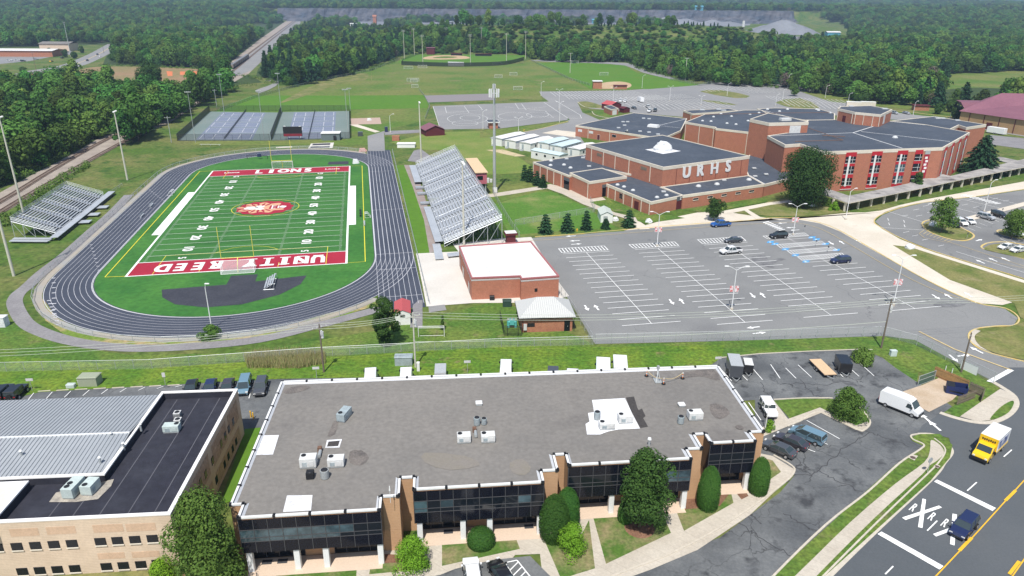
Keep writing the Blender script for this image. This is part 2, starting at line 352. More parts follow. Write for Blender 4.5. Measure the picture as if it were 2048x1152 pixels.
ZS = [0]
def sheet(name, px, z, m, kind='structure', local=False):
	pts = [L(u, v, z) if local else G(u, v, z) for u, v in px]
	ZS[0] += 1; z += ZS[0]*.0002; pts = [Vector((p.x, p.y, z)) for p in pts]
	return struct(MB().face(pts).build(name, m), kind)
def smoothpx(px, k=4, closed=True):
	n = len(px); out = []
	rng = range(n if closed else n-1)
	for i in rng:
		p0, p1, p2, p3 = (px[(i-1) % n], px[i], px[(i+1) % n], px[(i+2) % n]) if closed else (px[max(i-1, 0)], px[i], px[i+1], px[min(i+2, n-1)])
		for j in range(k):
			t = j/k
			out.append(tuple(.5*((2*b)+(c-a)*t+(2*a-5*b+4*c-d)*t*t+(3*b-a-3*c+d)*t**3) for a, b, c, d in zip(p0, p1, p2, p3)))
	if not closed: out.append(px[-1])
	return out
ZC = [0]
def zb(k=.0004): ZC[0] += 1; return ZC[0]*k
def strip(mb, pts, wd, z=None, m=0):
	"""flat mitred ribbon of width wd along world points"""
	P = [Vector(p) for p in pts]; q = [P[0]]
	for p in P[1:]:
		if (p-q[-1]).xy.length > .02: q.append(p)
	closed = len(P) > 3 and (P[0]-P[-1]).xy.length < .05
	if closed: q = q[:-1]
	n = len(q); vs = []; dz = (ZC[0] % 40)*.0003; ZC[0] += .25
	if n < 2: return mb
	for i in range(n):
		a = q[i-1] if (i or closed) else q[i]; b = q[(i+1) % n] if (i < n-1 or closed) else q[i]
		d1 = (q[i]-a).xy.normalized() if (q[i]-a).xy.length > 1e-5 else None; d2 = (b-q[i]).xy.normalized() if (b-q[i]).xy.length > 1e-5 else None
		d1 = d1 or d2; d2 = d2 or d1; d = (d1+d2); d = d.normalized() if d.length > .2 else d2
		k = 1/max(.5, d.dot(d2)); s = Vector((-d.y, d.x, 0))*wd/2*k
		zz = (q[i].z if z is None else z)+dz
		vs += [Vector((q[i].x, q[i].y, zz))-s, Vector((q[i].x, q[i].y, zz))+s]
	fs = [(2*i, 2*((i+1) % n), 2*((i+1) % n)+1, 2*i+1) for i in range(n if closed else n-1)]
	mb.mesh(vs, fs, m)
	return mb
def kerb(name, px, wd=.3, h=.13, m=None, world=False):
	"""raised kerb as one welded sweep along a pixel path"""
	pts = [Vector(p) for p in px] if world else [G(*p) for p in px]; n = len(pts); vs = []; fs = []
	for i, p in enumerate(pts):
		a = pts[max(i-1, 0)]; b = pts[min(i+1, n-1)]; d = b-a; d.z = 0; d.normalize(); s = Vector((-d.y, d.x, 0))*wd/2
		vs += [p-s+Vector((0, 0, 0)), p-s+Vector((0, 0, h)), p+s+Vector((0, 0, h)), p+s]
	for i in range(n-1):
		for k in range(3): fs.append((i*4+k, i*4+k+1, i*4+4+k+1, i*4+4+k))
	fs += [(0, 1, 2, 3), (4*n-1, 4*n-2, 4*n-3, 4*n-4)]
	mb = MB(); mb.mesh(vs, fs); return struct(mb.build(name, m or kerb_mat))
Z1, Z2, Z3, Z4, Z5 = .03, .06, .09, .12, .15
# forest floors
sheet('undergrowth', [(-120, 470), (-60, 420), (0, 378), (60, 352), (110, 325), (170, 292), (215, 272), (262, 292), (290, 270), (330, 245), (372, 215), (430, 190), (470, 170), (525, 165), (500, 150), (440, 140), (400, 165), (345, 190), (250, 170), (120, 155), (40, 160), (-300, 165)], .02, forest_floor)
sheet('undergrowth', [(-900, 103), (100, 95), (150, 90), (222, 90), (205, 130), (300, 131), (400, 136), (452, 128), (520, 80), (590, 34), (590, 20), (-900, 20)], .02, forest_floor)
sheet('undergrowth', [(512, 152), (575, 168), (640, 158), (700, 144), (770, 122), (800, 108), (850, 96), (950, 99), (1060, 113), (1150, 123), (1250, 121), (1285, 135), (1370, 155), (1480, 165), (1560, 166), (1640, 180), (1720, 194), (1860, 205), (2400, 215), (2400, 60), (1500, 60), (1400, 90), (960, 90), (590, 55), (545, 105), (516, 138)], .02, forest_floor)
# grass areas
sheet('lawn', [(-400, 560), (30, 640), (120, 690), (260, 710), (480, 706), (760, 660), (1000, 600), (1190, 690), (1770, 672), (1840, 720), (1830, 790), (1640, 780), (0, 800), (-500, 850)], Z1, grass_lush)
sheet('lawn', [(-400, 700), (60, 715), (300, 735), (700, 712), (1000, 690), (1190, 694), (1450, 690), (1442, 716), (1400, 745), (560, 757), (370, 768), (80, 784), (0, 804), (-500, 852)], Z2, mat('grass_verge', (.072, .155, .014), .95, (.14, .20, .02), sc=.13, lo=.4, hi=.62, fine=.45, fsc=1.6, third=((.17, .14, .065), .25, .6, .74)))
sheet('sports_field', [(380, 290), (440, 240), (512, 190), (620, 165), (700, 147), (800, 121), (803, 128), (1045, 128), (1060, 118), (1200, 121), (1260, 128), (1330, 150), (1400, 170), (1250, 180), (1080, 182), (1085, 200), (860, 190), (850, 240), (770, 262), (740, 290)], Z1, grass_mown)
sheet('sports_field', [(430, 222), (500, 192), (560, 191), (720, 191), (865, 190), (855, 216), (700, 219), (440, 224)], Z2, grass_bright)
sheet('sports_field', [(1070, 126), (1160, 124), (1250, 131), (1275, 146), (1330, 155), (1400, 170), (1300, 178), (1180, 178), (1140, 155)], Z2, grass_bright)
sheet('dirt_path', smoothpx([(560, 205), (640, 165), (700, 150), (735, 147), (730, 160), (690, 165), (600, 195)], 3), .075, grass_dry)
sheet('clearing', smoothpx([(1885, 178), (1890, 150), (1950, 146), (2100, 140), (2300, 160), (2200, 185), (1960, 175)], 4), .05, grass_mown)
sheet('brown_field', smoothpx([(140, 150), (170, 137), (210, 133), (290, 134), (400, 138), (412, 145), (400, 160), (360, 175), (300, 165), (200, 158)], 3), .05, brown_field)
for i, q in enumerate([[(48, 150), (100, 143), (120, 146), (118, 155), (60, 157)], [(333, 142), (345, 143), (345, 152), (335, 152)], [(360, 143), (374, 143), (372, 150), (360, 150)], [(385, 143), (402, 142), (402, 149), (388, 150)]]): sheet('clay_patch', q, .08, orange_clay)
# ---- railway corridor ----
sheet('railway_bed', [(-300, 560), (0, 385), (60, 352), (150, 305), (205, 272), (262, 262), (330, 222), (390, 195), (440, 162), (452, 132), (520, 78), (585, 33), (604, 30), (570, 75), (522, 122), (498, 147), (440, 180), (340, 245), (235, 290), (130, 355), (0, 430), (-300, 640)], Z1, ballast)
sheet('gravel_road', [(455, 148), (498, 110), (540, 78), (590, 38), (604, 31), (600, 48), (560, 85), (528, 118), (505, 140), (478, 150)], Z2, asphalt_far)
for tr in ([(-200, 515), (0, 404), (100, 343), (200, 286), (300, 238), (400, 180), (470, 128), (540, 76), (598, 34)], [(-200, 552), (0, 425), (100, 366), (215, 301), (310, 250), (408, 188), (476, 134), (545, 78), (600, 36)]):
	c = [G(*p) for p in smoothpx(tr, 6, False)]
	r = thing('railway_track', 'rusty railway track on pale ballast, '+('the one nearer the woods' if tr[1][1] < 410 else 'the one nearer the sports ground'), 'railway track', c[0])
	tie = MB(); strip(tie, c, 2.6, .16); tie.build('sleeper_bed', mat('sleepers', (.13, .095, .075), .95, (.2, .16, .13), sc=.3, fine=.3, fsc=3), r)
	for s in (-.75, .75):
		q = MB()
		for a, b in zip(c, c[1:]):
			d = (b-a).normalized(); n = Vector((-d.y, d.x, 0))*s
			q.tube(a+n+Vector((0, 0, .27)), b+n+Vector((0, 0, .27)), .09, .09, 4)
		q.build('rail', rust, r)
# distant highway, shopping strip lot
hw = [G(*p) for p in smoothpx([(-60, 160), (30, 153), (80, 142), (140, 132), (190, 112), (220, 95), (232, 88)], 4, False)]
struct(strip(MB(), hw, 20, .05).build('highway', asphalt_far))
struct(strip(MB(), hw, .8, .09).build('road_marking', yellow_faded))
sheet('car_park_ground', [(-300, 138), (0, 128), (60, 122), (110, 112), (150, 108), (140, 97), (0, 100), (-300, 105)], .05, asphalt_far)

# ---------------- stadium ----------------
def stadium(hl, r, n=24):
	pts = []
	for k in range(n+1):
		a = pi+pi*k/n; pts.append((24.4+r*cos(a), 54.9-hl+r*sin(a)))
	for k in range(n+1):
		a = pi*k/n; pts.append((24.4+r*cos(a), 54.9+hl+r*sin(a)))
	return pts
HL = 50.5; R0, WT = 31.3, 9.3
sheet('running_track', stadium(HL, R0+WT), Z1+.01, rubber, local=True)
sheet('running_track_straight', [(55.6, -29.8), (65.0, -29.8), (65.0, 139), (55.6, 139)], Z1+.03, rubber, local=True)
sheet('infield_turf', stadium(HL, R0-.3), Z2, turf_plain, local=True)
sheet('football_field', [(0, 0), (48.77, 0), (48.77, 109.73), (0, 109.73)], Z2+.02, turf, local=True)
mb = MB()
for k in range(9):
	rr = R0+.15+k*(WT-.3)/8; p = [L(*q) for q in stadium(HL, rr, 40)]; p.append(p[0]); strip(mb, p, .085 if k not in (0, 8) else .14, Z2+.035)
for k in range(9):
	u = 55.75+k*9.1/8; strip(mb, [L(u, -27.6), L(u, 137)], .085, Z2+.036)
for v in (-23, 5.2, 46.2, 98.8, -6.0): strip(mb, [L(55.7, v), L(64.9, v)], .14, Z2+.038)
for (u0, v0, u1, v1) in ((-16.2, -2, -7.2, -8),):
	for k in range(8):
		strip(mb, [L(-16+k*1.13, 2-k*3.2), L(-15.2+k*1.13, 2-k*3.2)], .4, Z2+.038); strip(mb, [L(-12+k*.9, -12-k*1.9), L(-11.2+k*.9, -12-k*1.9)], .4, Z2+.038)
for k in range(8): strip(mb, [L(-15.5+k*1.13, 26-k*2.9), L(-14.8+k*1.13, 26-k*2.9)], .3, Z2+.038); strip(mb, [L(-15.5+k*1.13, 84-k*2.2), L(-14.9+k*1.13, 84-k*2.2)], .3, Z2+.038)
strip(mb, [L(-7.1, 4), L(-7.1, 106)], .18, Z2+.038)
struct(mb.build('track_lines', mat('track_line', (.50, .50, .53), .8, fine=.15)))
m = MB(); p = [L(*q) for q in stadium(HL, R0-.05, 40)]; p.append(p[0]); kerb('track_inner_kerb', p, .12, .07, mat('kerb_rail', (.62, .62, .6), .5), world=True)
# field markings
E9 = 9.144; W9 = 48.77; L9 = 109.73
for v0 in (0, L9-E9): sheet('end_zone', [(.0, v0), (W9, v0), (W9, v0+E9), (0, v0+E9)], Z2+.04, maroon_paint, local=True)
wm = MB(); wl = MB()
def fl(mb, u0, v0, u1, v1, wd, z=Z2+.06): strip(mb, [L(u0, v0), L(u1, v1)], wd, z)
for u in (0, W9): fl(wm, u, -.2, u, L9+.2, .5)
for v in (0, L9): fl(wm, 0, v, W9, v, .4)
for v in (E9, L9-E9): fl(wm, 0, v, W9, v, .3)
for k in range(1, 20): fl(wl, 1.2, E9+k*4.572, W9-1.2, E9+k*4.572, .17)
for k in range(1, 100):
	v = E9+k*.9144
	for u in (1.2, 16.1, 32.1, W9-2): fl(wl, u, v, u+.65, v, .11)
struct(wm.build('field_lines', white_paint)); struct(wl.build('yard_lines', mat('yard_line', (.55, .62, .52), .8)))
sheet('team_area', [(-2.2, 31.7), (-.3, 31.7), (-.3, 78.2), (-2.2, 78.2)], Z2+.05, white_paint, local=True)
sheet('team_area', [(49.0, 32), (51.0, 32), (51.0, 78), (49.0, 78)], Z2+.05, white_paint, local=True)
ym = MB()
for a, b in (((-4.5, .5), (-4.5, 110)), ((53.2, .3), (53.3, 109.5)), ((-4.5, .5), (0, .2)), ((49, .2), (53.2, .3)), ((-4.5, 109.8), (0, 109.8)), ((49, 109.6), (53.3, 109.6)), ((5.5, 13.5), (44, 13.5)), ((5.5, 13.5), (5.5, .2)), ((44, 13.5), (44, .2)), ((5.5, 97), (44, 97)), ((5.5, 97), (5.5, 109)), ((44, 97), (44, 109)), ((15.5, .3), (15.5, 3.5)), ((33, .3), (33, 3.5))): fl(ym, *a, *b, .2 if a[0] in (-4.5, 53.2) else .13, Z2+.07)
for c, s in ((13.5, 1), (97, -1)):
	pts = [L(24.4+9*cos(radians(a)), c-s*5+s*9*sin(radians(a)), 0) for a in range(35, 146, 10)]; strip(ym, pts, .13, Z2+.07)
pts = [L(24.4+9.7*cos(radians(a)), 54.6+9.3*sin(radians(a)), 0) for a in range(0, 361, 10)]; strip(ym, pts, .16, Z2+.075)
struct(ym.build('soccer_lines', field_yellow))
# text helper: flat letters on the ground or standing
def textmesh(s, size, off=0.0, ext=0.0):
	c = bpy.data.curves.new('txt', 'FONT'); c.body = s; c.size = size; c.offset = off; c.extrude = ext; c.align_x = 'CENTER'; c.align_y = 'CENTER'; c.resolution_u = 3
	o = bpy.data.objects.new('txt', c); COL.objects.link(o); bpy.context.view_layer.update()
	me = bpy.data.meshes.new_from_object(o.evaluated_get(bpy.context.evaluated_depsgraph_get())); bpy.data.objects.remove(o); return me
def text(name, s, size, mtx, m, off=0.0, ext=0.0, sx=1, sy=1, parent=None, kind=None, bold=0):
	me = textmesh(s, size, 0, ext)
	if bold:   # embolden by overlaying shifted copies of the same letter shape
		b = bmesh.new(); 
		for dx in (-bold, 0, bold):
			for dy in (-bold*.5, bold*.5):
				t = me.copy(); t.transform(Matrix.Translation((dx, dy, (dx+dy*3)*.01))); b.from_mesh(t); bpy.data.meshes.remove(t)
		b.to_mesh(me); b.free()
	me.transform(mtx @ Matrix.Diagonal((sx, sy, 1, 1)))
	off_ = Vector(parent.get('_o', (0, 0, 0))) if parent else Vector((0, 0, 0))
	me.transform(Matrix.Translation(-off_)); me.materials.clear(); me.materials.append(m); me.name = name
	o = bpy.data.objects.new(name, me); COL.objects.link(o)
	if parent: o.parent = parent
	if kind: o['kind'] = kind
	return o
def fmat(u, v, rot, z=Z2+.09): return FLD @ Matrix.Translation((u, v, z)) @ Matrix.Rotation(radians(rot), 4, 'Z')
letters = mat('letter_white', (.74, .73, .70), .8, fine=.05)
for i, ch in enumerate('UNITY REED'):
	if ch != ' ':
		text('end_zone_letter', ch, 7.2, fmat(42.0-i*3.9, 4.55, 180), letters, sx=.66 if ch != 'I' else .9, sy=1.0, kind='structure', bold=.4)
		fs = MB(); 
		for sv in (2.1, 7.0):
			if ch in 'UNITYR': fl(fs, 42.0-i*3.9-1.25, sv, 42.0-i*3.9+1.25, sv, .5, Z2+.088) if not (ch == 'U' and sv < 4) else None
		if fs.f: struct(fs.build('letter_serif', letters))
for i, ch in enumerate('LIONS'):
	text('end_zone_letter', ch, 7.6, fmat(16.6+i*4.3, L9-4.6, 0), letters, sx=.66 if ch != 'I' else .95, sy=1.0, kind='structure', bold=.42)
for u, d in ((7.2, 0), (42.5, 0)):
	for k in range(4): text('end_zone_script', 'Lions', 2.5, fmat(u, L9-4.2, 0), letters, sx=1.0, sy=.9, kind='structure', bold=.08) if k == 0 else None
for k in range(1, 10):
	n = str(10*(k if k <= 5 else 10-k)); v = E9+k*9.144
	for u, r in ((38.6, 90), (9.6, -90)): text('yard_number', n, 3.6, fmat(u, v, r), letters, sx=1.15, sy=.95, kind='structure', bold=.13)
for u, r in ((38.6, 90), (9.6, -90)):
	for v in (E9+1.9, L9-E9-1.9): text('yard_number', '5' if v < 50 else 'G', 2.6, fmat(u, v, r), letters, kind='structure', bold=.1)
# centre emblem: oval with flame-like mane, side profile of a big cat head
def blob(cu, cv, ru, rv, n, wob, k, ph=0): return [(cu+ru*(1+wob*sin(k*a+ph))*cos(a), cv+rv*(1+wob*sin(k*a+ph))*sin(a)) for a in [2*pi*i/n for i in range(n)]]
sand = mat('emblem_sand', (.60, .33, .20), .85, fine=.1)
sheet('field_emblem', blob(24.2, 54.5, 8.1, 7.7, 60, .045, 13), Z2+.08, maroon_paint, local=True)
sheet('field_emblem', blob(23.4, 54.6, 6.6, 5.4, 66, .14, 9), Z2+.1, sand, local=True)
em = MB(); em2 = MB(); em3 = MB()
for i in range(14):
	a = radians(60+i*19); cu, cv = 22.6+4.4*cos(a), 54.6+3.7*sin(a)
	q = [(cu-cos(a)*1.9, cv-sin(a)*1.9), (cu-sin(a)*.5, cv+cos(a)*.5), (cu+cos(a)*2.1, cv+sin(a)*2.1), (cu+sin(a)*.35, cv-cos(a)*.35)]
	em.face([L(x, y, Z2+.12) for x, y in q])
for (cu, cv, ru, rv) in ((20.2, 54.6, 2.0, 1.7), (22.6, 55.8, 1.4, 1.2), (22.8, 53.4, 1.3, 1.1), (29.4, 54.7, 1.0, 1.2)): em2.face([L(x, y, Z2+.14) for x, y in blob(cu, cv, ru, rv, 18, .12, 4)])
em3.face([L(x, y, Z2+.115) for x, y in [(25.4, 52.8), (31.2, 53.2), (31.8, 54.8), (31, 56.4), (25.6, 56.8)]])
for v in (52.9, 54.7, 56.5): fl(em2, 26.1, v, 27.4, v, .35, Z2+.14)
fl(em2, 26.3, 52.9, 26.3, 56.5, .35, Z2+.142); fl(em2, 28.1, 53.4, 28.1, 56.0, .4, Z2+.14)
struct(em.build('emblem_mane', maroon_paint)); struct(em2.build('emblem_highlight', letters)); struct(em3.build('emblem_band', maroon_paint))
# black event pads
dz = [(9.8, -9.8), (23, -9.2), (23.2, -3.8), (29, -3.8), (29, -8.4), (40, -6.6), (39, -12), (35, -17.5), (28, -21.5), (21, -21.8), (14.5, -19), (11, -14.5)]
sheet('field_event_pad', dz, Z2+.02, black_rubber, local=True)
sheet('field_event_pad', [(40.5, 113.8), (48.3, 113.3), (48.2, 119), (40.8, 119)], Z2+.02, black_rubber, local=True)
# ---- surroundings of the stadium ----
wlk = [G(*p) for p in smoothpx([(258, 390), (225, 425), (180, 465), (130, 510), (85, 545), (55, 573), (35, 590), (30, 610), (50, 645), (85, 665), (140, 682), (210, 693), (290, 697), (400, 692), (520, 679), (640, 650), (760, 618)], 4, False)]
struct(strip(MB(), wlk, 2.9, .065).build('footpath', path_mat))
sheet('bare_verge', [(74, 590), (90, 640), (130, 670), (200, 692), (290, 700), (430, 695), (560, 672), (760, 608), (752, 600), (560, 655), (440, 678), (300, 680), (200, 672), (120, 645), (88, 600)], .045, mat('dry_bank', (.36, .27, .14), .95, (.13, .20, .03), sc=.16, lo=.42, hi=.58, fine=.25, fsc=1.5))
def ring(r, n): p = stadium(HL, r, n); return [L(*q) for q in p[n+1:]+p[:n+1] if q[0] < 56]
vm = ring(R0+WT+.95, 30); struct(strip(MB(), vm, 1.7, .055).build('bare_verge', mat('grey_margin', (.30, .30, .29), .9, (.36, .31, .24), sc=.1, fine=.1)))
sheet('footpath', [(759, 265), (768, 262), (770, 302), (736, 302), (735, 272)], Z2+.02, asphalt_far)
sheet('footpath', [(768, 262), (850, 259), (860, 264), (770, 270)], Z2, path_mat)
sheet('footpath', [(690, 247), (716, 249), (760, 263), (750, 265)], Z2, concrete)
sheet('patio', [(700, 237), (760, 235), (763, 248), (703, 249)], Z2, mat('patio_pink', (.42, .31, .25), .9, fine=.1))
sheet('spectator_walk', [(808, 330), (829, 330), (850, 395), (872, 470), (885, 500), (859, 506), (848, 440), (826, 375)], Z2, mat('walk_brown', (.26, .20, .18), .9, (.30, .26, .24), sc=.2, fine=.1))
sheet('lawn', [(790, 330), (808, 330), (826, 375), (848, 440), (859, 506), (832, 508), (818, 440)], Z2, grass_bright)
sheet('apron', [(832, 507), (917, 503), (940, 560), (945, 606), (853, 613), (845, 570)], Z2, concrete_white)
sheet('apron', [(917, 503), (905, 488), (1060, 470), (1120, 568), (1138, 592), (1095, 605), (945, 606)], Z1+.01, concrete_white)
sheet('footpath', [(838, 600), (845, 600), (845, 655), (820, 655), (826, 610)], Z2, path_mat)
sheet('equipment_pad', [(857, 613), (889, 609), (893, 620), (858, 625)], Z2, asphalt_far)
sheet('throwing_pad', [(828, 301), (842, 298), (885, 330), (815, 322)], Z2, path_mat)
sheet('jump_pit', [(622, 287), (668, 285), (665, 296), (616, 297)], Z2, concrete_white)
for q in ([(626, 287.6), (661, 286.2), (660, 289.6), (624, 290.6)], [(622, 293), (660, 291.6), (659, 295), (620, 296)]): sheet('jump_pit', q, Z3, black_rubber)
sheet('runway', [(552, 294), (584, 293), (584, 295), (552, 296)], Z2, concrete)
# tennis
for c in (((355, 281), (541, 281), (560, 225), (420, 223)), ((543, 281), (700, 277), (699, 222), (563, 224))):
	sheet('tennis_court', c, Z2, court_green)
	P = [G(*q) for q in c]
	def cp(s, t, z=Z3): a = P[0].lerp(P[1], s); b = P[3].lerp(P[2], s); q = a.lerp(b, t); q.z = z; return q
	cb = MB(); wlm = MB()
	for k in range(5):
		t0, t1 = .02+k*.192, .02+k*.192+.18; s0, s1 = .19, .80
		cb.face([cp(s0, t0), cp(s1, t0), cp(s1, t1), cp(s0, t1)])
		for t in (t0+.02, t1-.02): strip(wlm, [cp(s0+.03, t), cp(s1-.03, t)], .12, Z3+.03)
		strip(wlm, [cp(.36, (t0+t1)/2), cp(.64, (t0+t1)/2)], .12, Z3+.03)
		for s in (s0+.03, s1-.03, .36, .64): strip(wlm, [cp(s, t0+.02), cp(s, t1-.02)], .14, Z3+.03)
	struct(cb.build('court_surface', court_blue)); struct(wlm.build('court_lines', white_paint))
# ---- play area with traffic-garden lines, court above it ----
sheet('hard_play_area', [(865, 212), (1100, 203), (1136, 233), (1135, 240), (1000, 257), (880, 259), (876, 243)], Z2, asphalt_far)
sheet('hard_play_area', [(848, 191), (987, 187), (992, 200), (856, 205)], Z2+.01, mat('court_brown', (.22, .20, .20), .9, fine=.1))
pl = MB()
def pxline(mb, pts, wd=.2, z=Z3+.03, smooth=0):
	if smooth: pts = smoothpx(pts, smooth, False)
	strip(mb, [G(*p) for p in pts], wd, z)
for q in ([(866, 213), (872, 232), (880, 258)], [(890, 214), (893, 226), (965, 220), (957, 211), (890, 214)], [(1030, 207), (1038, 219), (1095, 214)], [(928, 212), (938, 226)], [(1043, 208), (1052, 220)], [(1008, 214), (1090, 222), (1107, 236), (1075, 232), (1010, 242), (975, 236)]): pxline(pl, q, .16)
for cx, cy, rx, ry in ((935, 238, 40, 10), (940, 236, 20, 5), (1030, 233, 34, 8), (930, 247, 26, 5), (1075, 230, 22, 5)): pxline(pl, [(cx+rx*cos(a*pi/12), cy+ry*sin(a*pi/12)) for a in range(25)], .16)
for q in ([(1088, 205), (1118, 225), (1135, 236)], [(1110, 201), (1160, 230), (1163, 237), (1140, 237)]): pxline(pl, q, .2)
struct(pl.build('play_lines', white_paint))
# ---- north car parks / drives ----
sheet('car_park', [(1078, 183), (1250, 181), (1385, 170), (1440, 164), (1560, 165), (1640, 182), (1720, 205), (1700, 232), (1520, 225), (1380, 235), (1260, 225), (1235, 222), (1180, 217), (1155, 205), (1165, 225), (1200, 240), (1160, 250), (1152, 262), (1172, 290), (1040, 300), (1000, 290), (960, 275), (1055, 262), (1140, 240), (1100, 205), (1084, 193)], Z1, asphalt_far)
sheet('grass_island', smoothpx([(1155, 205), (1175, 203), (1200, 210), (1215, 216), (1170, 215)], 3), Z2, grass_dry)
sheet('grass_island', smoothpx([(1186, 223), (1205, 220), (1222, 228), (1226, 236), (1200, 232)], 3), Z2, grass_lush)
sheet('grass_island', [(960, 262), (1060, 251), (1135, 242), (1138, 244), (1050, 263), (990, 275), (960, 275)], Z2, grass_mown)
sheet('concrete_pad', [(1084, 266), (1113, 260), (1151, 264), (1151, 275)], Z2, concrete)
sheet('drive', [(1680, 215), (1790, 225), (1850, 232), (1990, 245), (2300, 262), (2300, 300), (2060, 275), (1970, 260), (1860, 243), (1700, 235)], Z1, asphalt_far)
sheet('drive', [(1980, 270), (2300, 300), (2300, 322), (2048, 298), (1975, 288)], Z2, path_mat)
sheet('lawn', [(1600, 183), (1660, 186), (1850, 200), (1900, 222), (1830, 220), (1660, 203)], Z2, grass_mown)
np_ = MB()
def rows(mb, A, B, C, D, n, wd=.14, z=Z3+.03, px=True, t0=0, t1=1):
	"""n lines, from A-B (first) to C-D (last)"""
	P = [G(*q) if px else q for q in (A, B, C, D)]
	for i in range(n):
		t = i/(n-1); a = P[0].lerp(P[2], t); b = P[1].lerp(P[3], t); strip(mb, [a, b], wd, z)
for q in (((1100, 184), (1112, 193), (1260, 180), (1290, 190), 24), ((1128, 190), (1140, 199), (1310, 190), (1340, 201), 26), ((1235, 196), (1250, 203), (1360, 188), (1390, 196), 20), ((1250, 206), (1265, 214), (1400, 197), (1430, 206), 20), ((1285, 212), (1300, 222), (1440, 203), (1470, 214), 18), ((1455, 170), (1470, 176), (1560, 166), (1600, 172), 18), ((1480, 180), (1500, 187), (1620, 176), (1660, 184), 20), ((1400, 178), (1415, 184), (1500, 170), (1520, 178), 14), ((1530, 192), (1550, 201), (1680, 200), (1700, 210), 18), ((1560, 200), (1580, 212), (1700, 212), (1715, 222), 14)): rows(np_, *q, wd=.3)
struct(np_.build('parking_lines', mat('worn_white', (.62, .62, .60), .8)))
for q in (smoothpx([(1400, 183), (1440, 180), (1500, 192), (1470, 196)], 2), smoothpx([(1400, 200), (1440, 203), (1475, 210), (1440, 208)], 2), smoothpx([(1550, 205), (1600, 196), (1640, 215), (1600, 218)], 2)): sheet('grass_island', q, Z2, grass_dry)
kerb('kerb_line', smoothpx([(1700, 228), (1790, 222), (1850, 228), (1980, 243)], 2, False), .5, .12, kerb_yellow)
kerb('kerb_line', smoothpx([(1048, 264), (1080, 258), (1110, 250), (1136, 243)], 3, False), .4, .12, kerb_yellow)
kerb('kerb_line', smoothpx([(1155, 204), (1170, 214), (1200, 217), (1208, 216)], 3, False), .4, .12, kerb_mat)
kerb('kerb_line', smoothpx([(1184, 223), (1190, 230), (1210, 235), (1228, 238)], 3, False), .4, .12, kerb_mat)

# ---------------- school car park ----------------
lot = [(1062, 476), (1150, 470), (1280, 458), (1420, 447), (1500, 442), (1545, 437), (1590, 438), (1640, 447), (1680, 463), (1740, 497), (1850, 560), (1950, 606), (2010, 618), (2036, 636), (2028, 650), (1990, 652), (1950, 658), (1936, 672), (1945, 690), (1985, 708), (2100, 735), (2300, 790), (2300, 860), (2010, 850), (2000, 770), (1900, 718), (1830, 680), (1770, 672), (1450, 682), (1190, 688), (1150, 620), (1100, 540)]
sheet('car_park', lot, Z1, asphalt)
kerb('kerb_line', [(1070, 474), (1150, 469), (1280, 457)], .25, .14, kerb_yellow)
kerb('kerb_line', smoothpx([(1280, 457), (1420, 446), (1500, 441), (1545, 436), (1590, 437), (1640, 446), (1680, 462), (1740, 496), (1850, 559), (1950, 605), (2010, 617), (2037, 636), (2028, 651), (1990, 653), (1950, 659), (1937, 672), (1947, 690), (1985, 708), (2100, 735)], 4, False), .3, .14, kerb_yellow)
kerb('kerb_line', smoothpx([(1955, 661), (1943, 672), (1952, 688), (1988, 704), (2100, 731)], 4, False), 1.0, .12, kerb_mat)
wt = MB()
for A, B, C, D, hat in (((1126, 509), (1219, 503.5), (1244, 652.5), (1361, 643.5), ((1117, 498), (1208, 492.5))), ((1270, 500), (1360, 494.5), (1434, 650), (1545, 641.5), ((1258, 490), (1349, 484.5))), ((1408, 491), (1495, 485), (1607, 636), (1715.5, 627), ((1395, 480), (1482, 474))), ((1625, 533.7), (1715, 527), (1775.5, 623), (1882.5, 613.5), None)):
	n = round((G(*A)-G(*C)).length/2.9)+1
	rows(wt, A, B, C, D, n, .18)
	a = G(*A).lerp(G(*B), .5); c = G(*C).lerp(G(*D), .5); strip(wt, [a, c], .13, Z3+.034)
	if hat:
		h0, h1 = G(*hat[0]), G(*hat[1]); g0, g1 = G(*A), G(*B); g0 = h0.lerp(g0, .75); g1 = h1.lerp(g1, .75)
		strip(wt, [h0, h1], .2, Z3+.03); strip(wt, [g0, g1], .2, Z3+.032)
		for i in range(15): t = i/14; strip(wt, [h0.lerp(h1, t), g0.lerp(g1, min(1, max(0, t)))], .22, Z3+.034)
bl = MB()
for (a, b, c, d) in (((1526, 473), (1608, 466.5), (1535, 478.5), (1617, 472)), ((1553, 490), (1642, 483), (1562, 497), (1651, 489)), ((1574, 502), (1665, 495), (1583, 509), (1675, 501)), ((1595, 514), (1683, 507), (1604, 521.5), (1692, 514))):
	A, B, C, D = G(*a), G(*b), G(*c), G(*d)
	strip(wt, [A, B], .2, Z3+.03); strip(wt, [C, D], .2, Z3+.031)
	for i in range(17): t = i/16; strip(wt, [A.lerp(B, t), C.lerp(D, t)], .2, Z3+.033)
rows(wt, (1540, 482), (1625, 476), (1609, 526), (1698, 519), 2, .13)
strip(wt, [G(1572, 474), G(1662, 530)], .13, Z3+.034)
for x, y in ((1540, 484), (1549, 488), (1570, 498.5), (1590, 510.5), (1611, 523), (1623, 475), (1632, 479), (1650, 488), (1672, 500)): bl.face([G(x-7, y+2, Z3), G(x+6, y+1.4, Z3), G(x+9, y-2.4, Z3), G(x-4, y-2, Z3)]); wt.dome(G(x, y, Z3+.005), .28, .02, 6, 2)
for k in range(8):
	t0, t1 = k/8, (k+.5)/8; a0, a1 = G(1525, 446), G(1561, 463); b0, b1 = G(1537, 443), G(1573, 461)
	wt.face([Vector((*q.xy, Z3+.03)) for q in (a0.lerp(a1, t0), a0.lerp(a1, t1), b0.lerp(b1, t1), b0.lerp(b1, t0))])
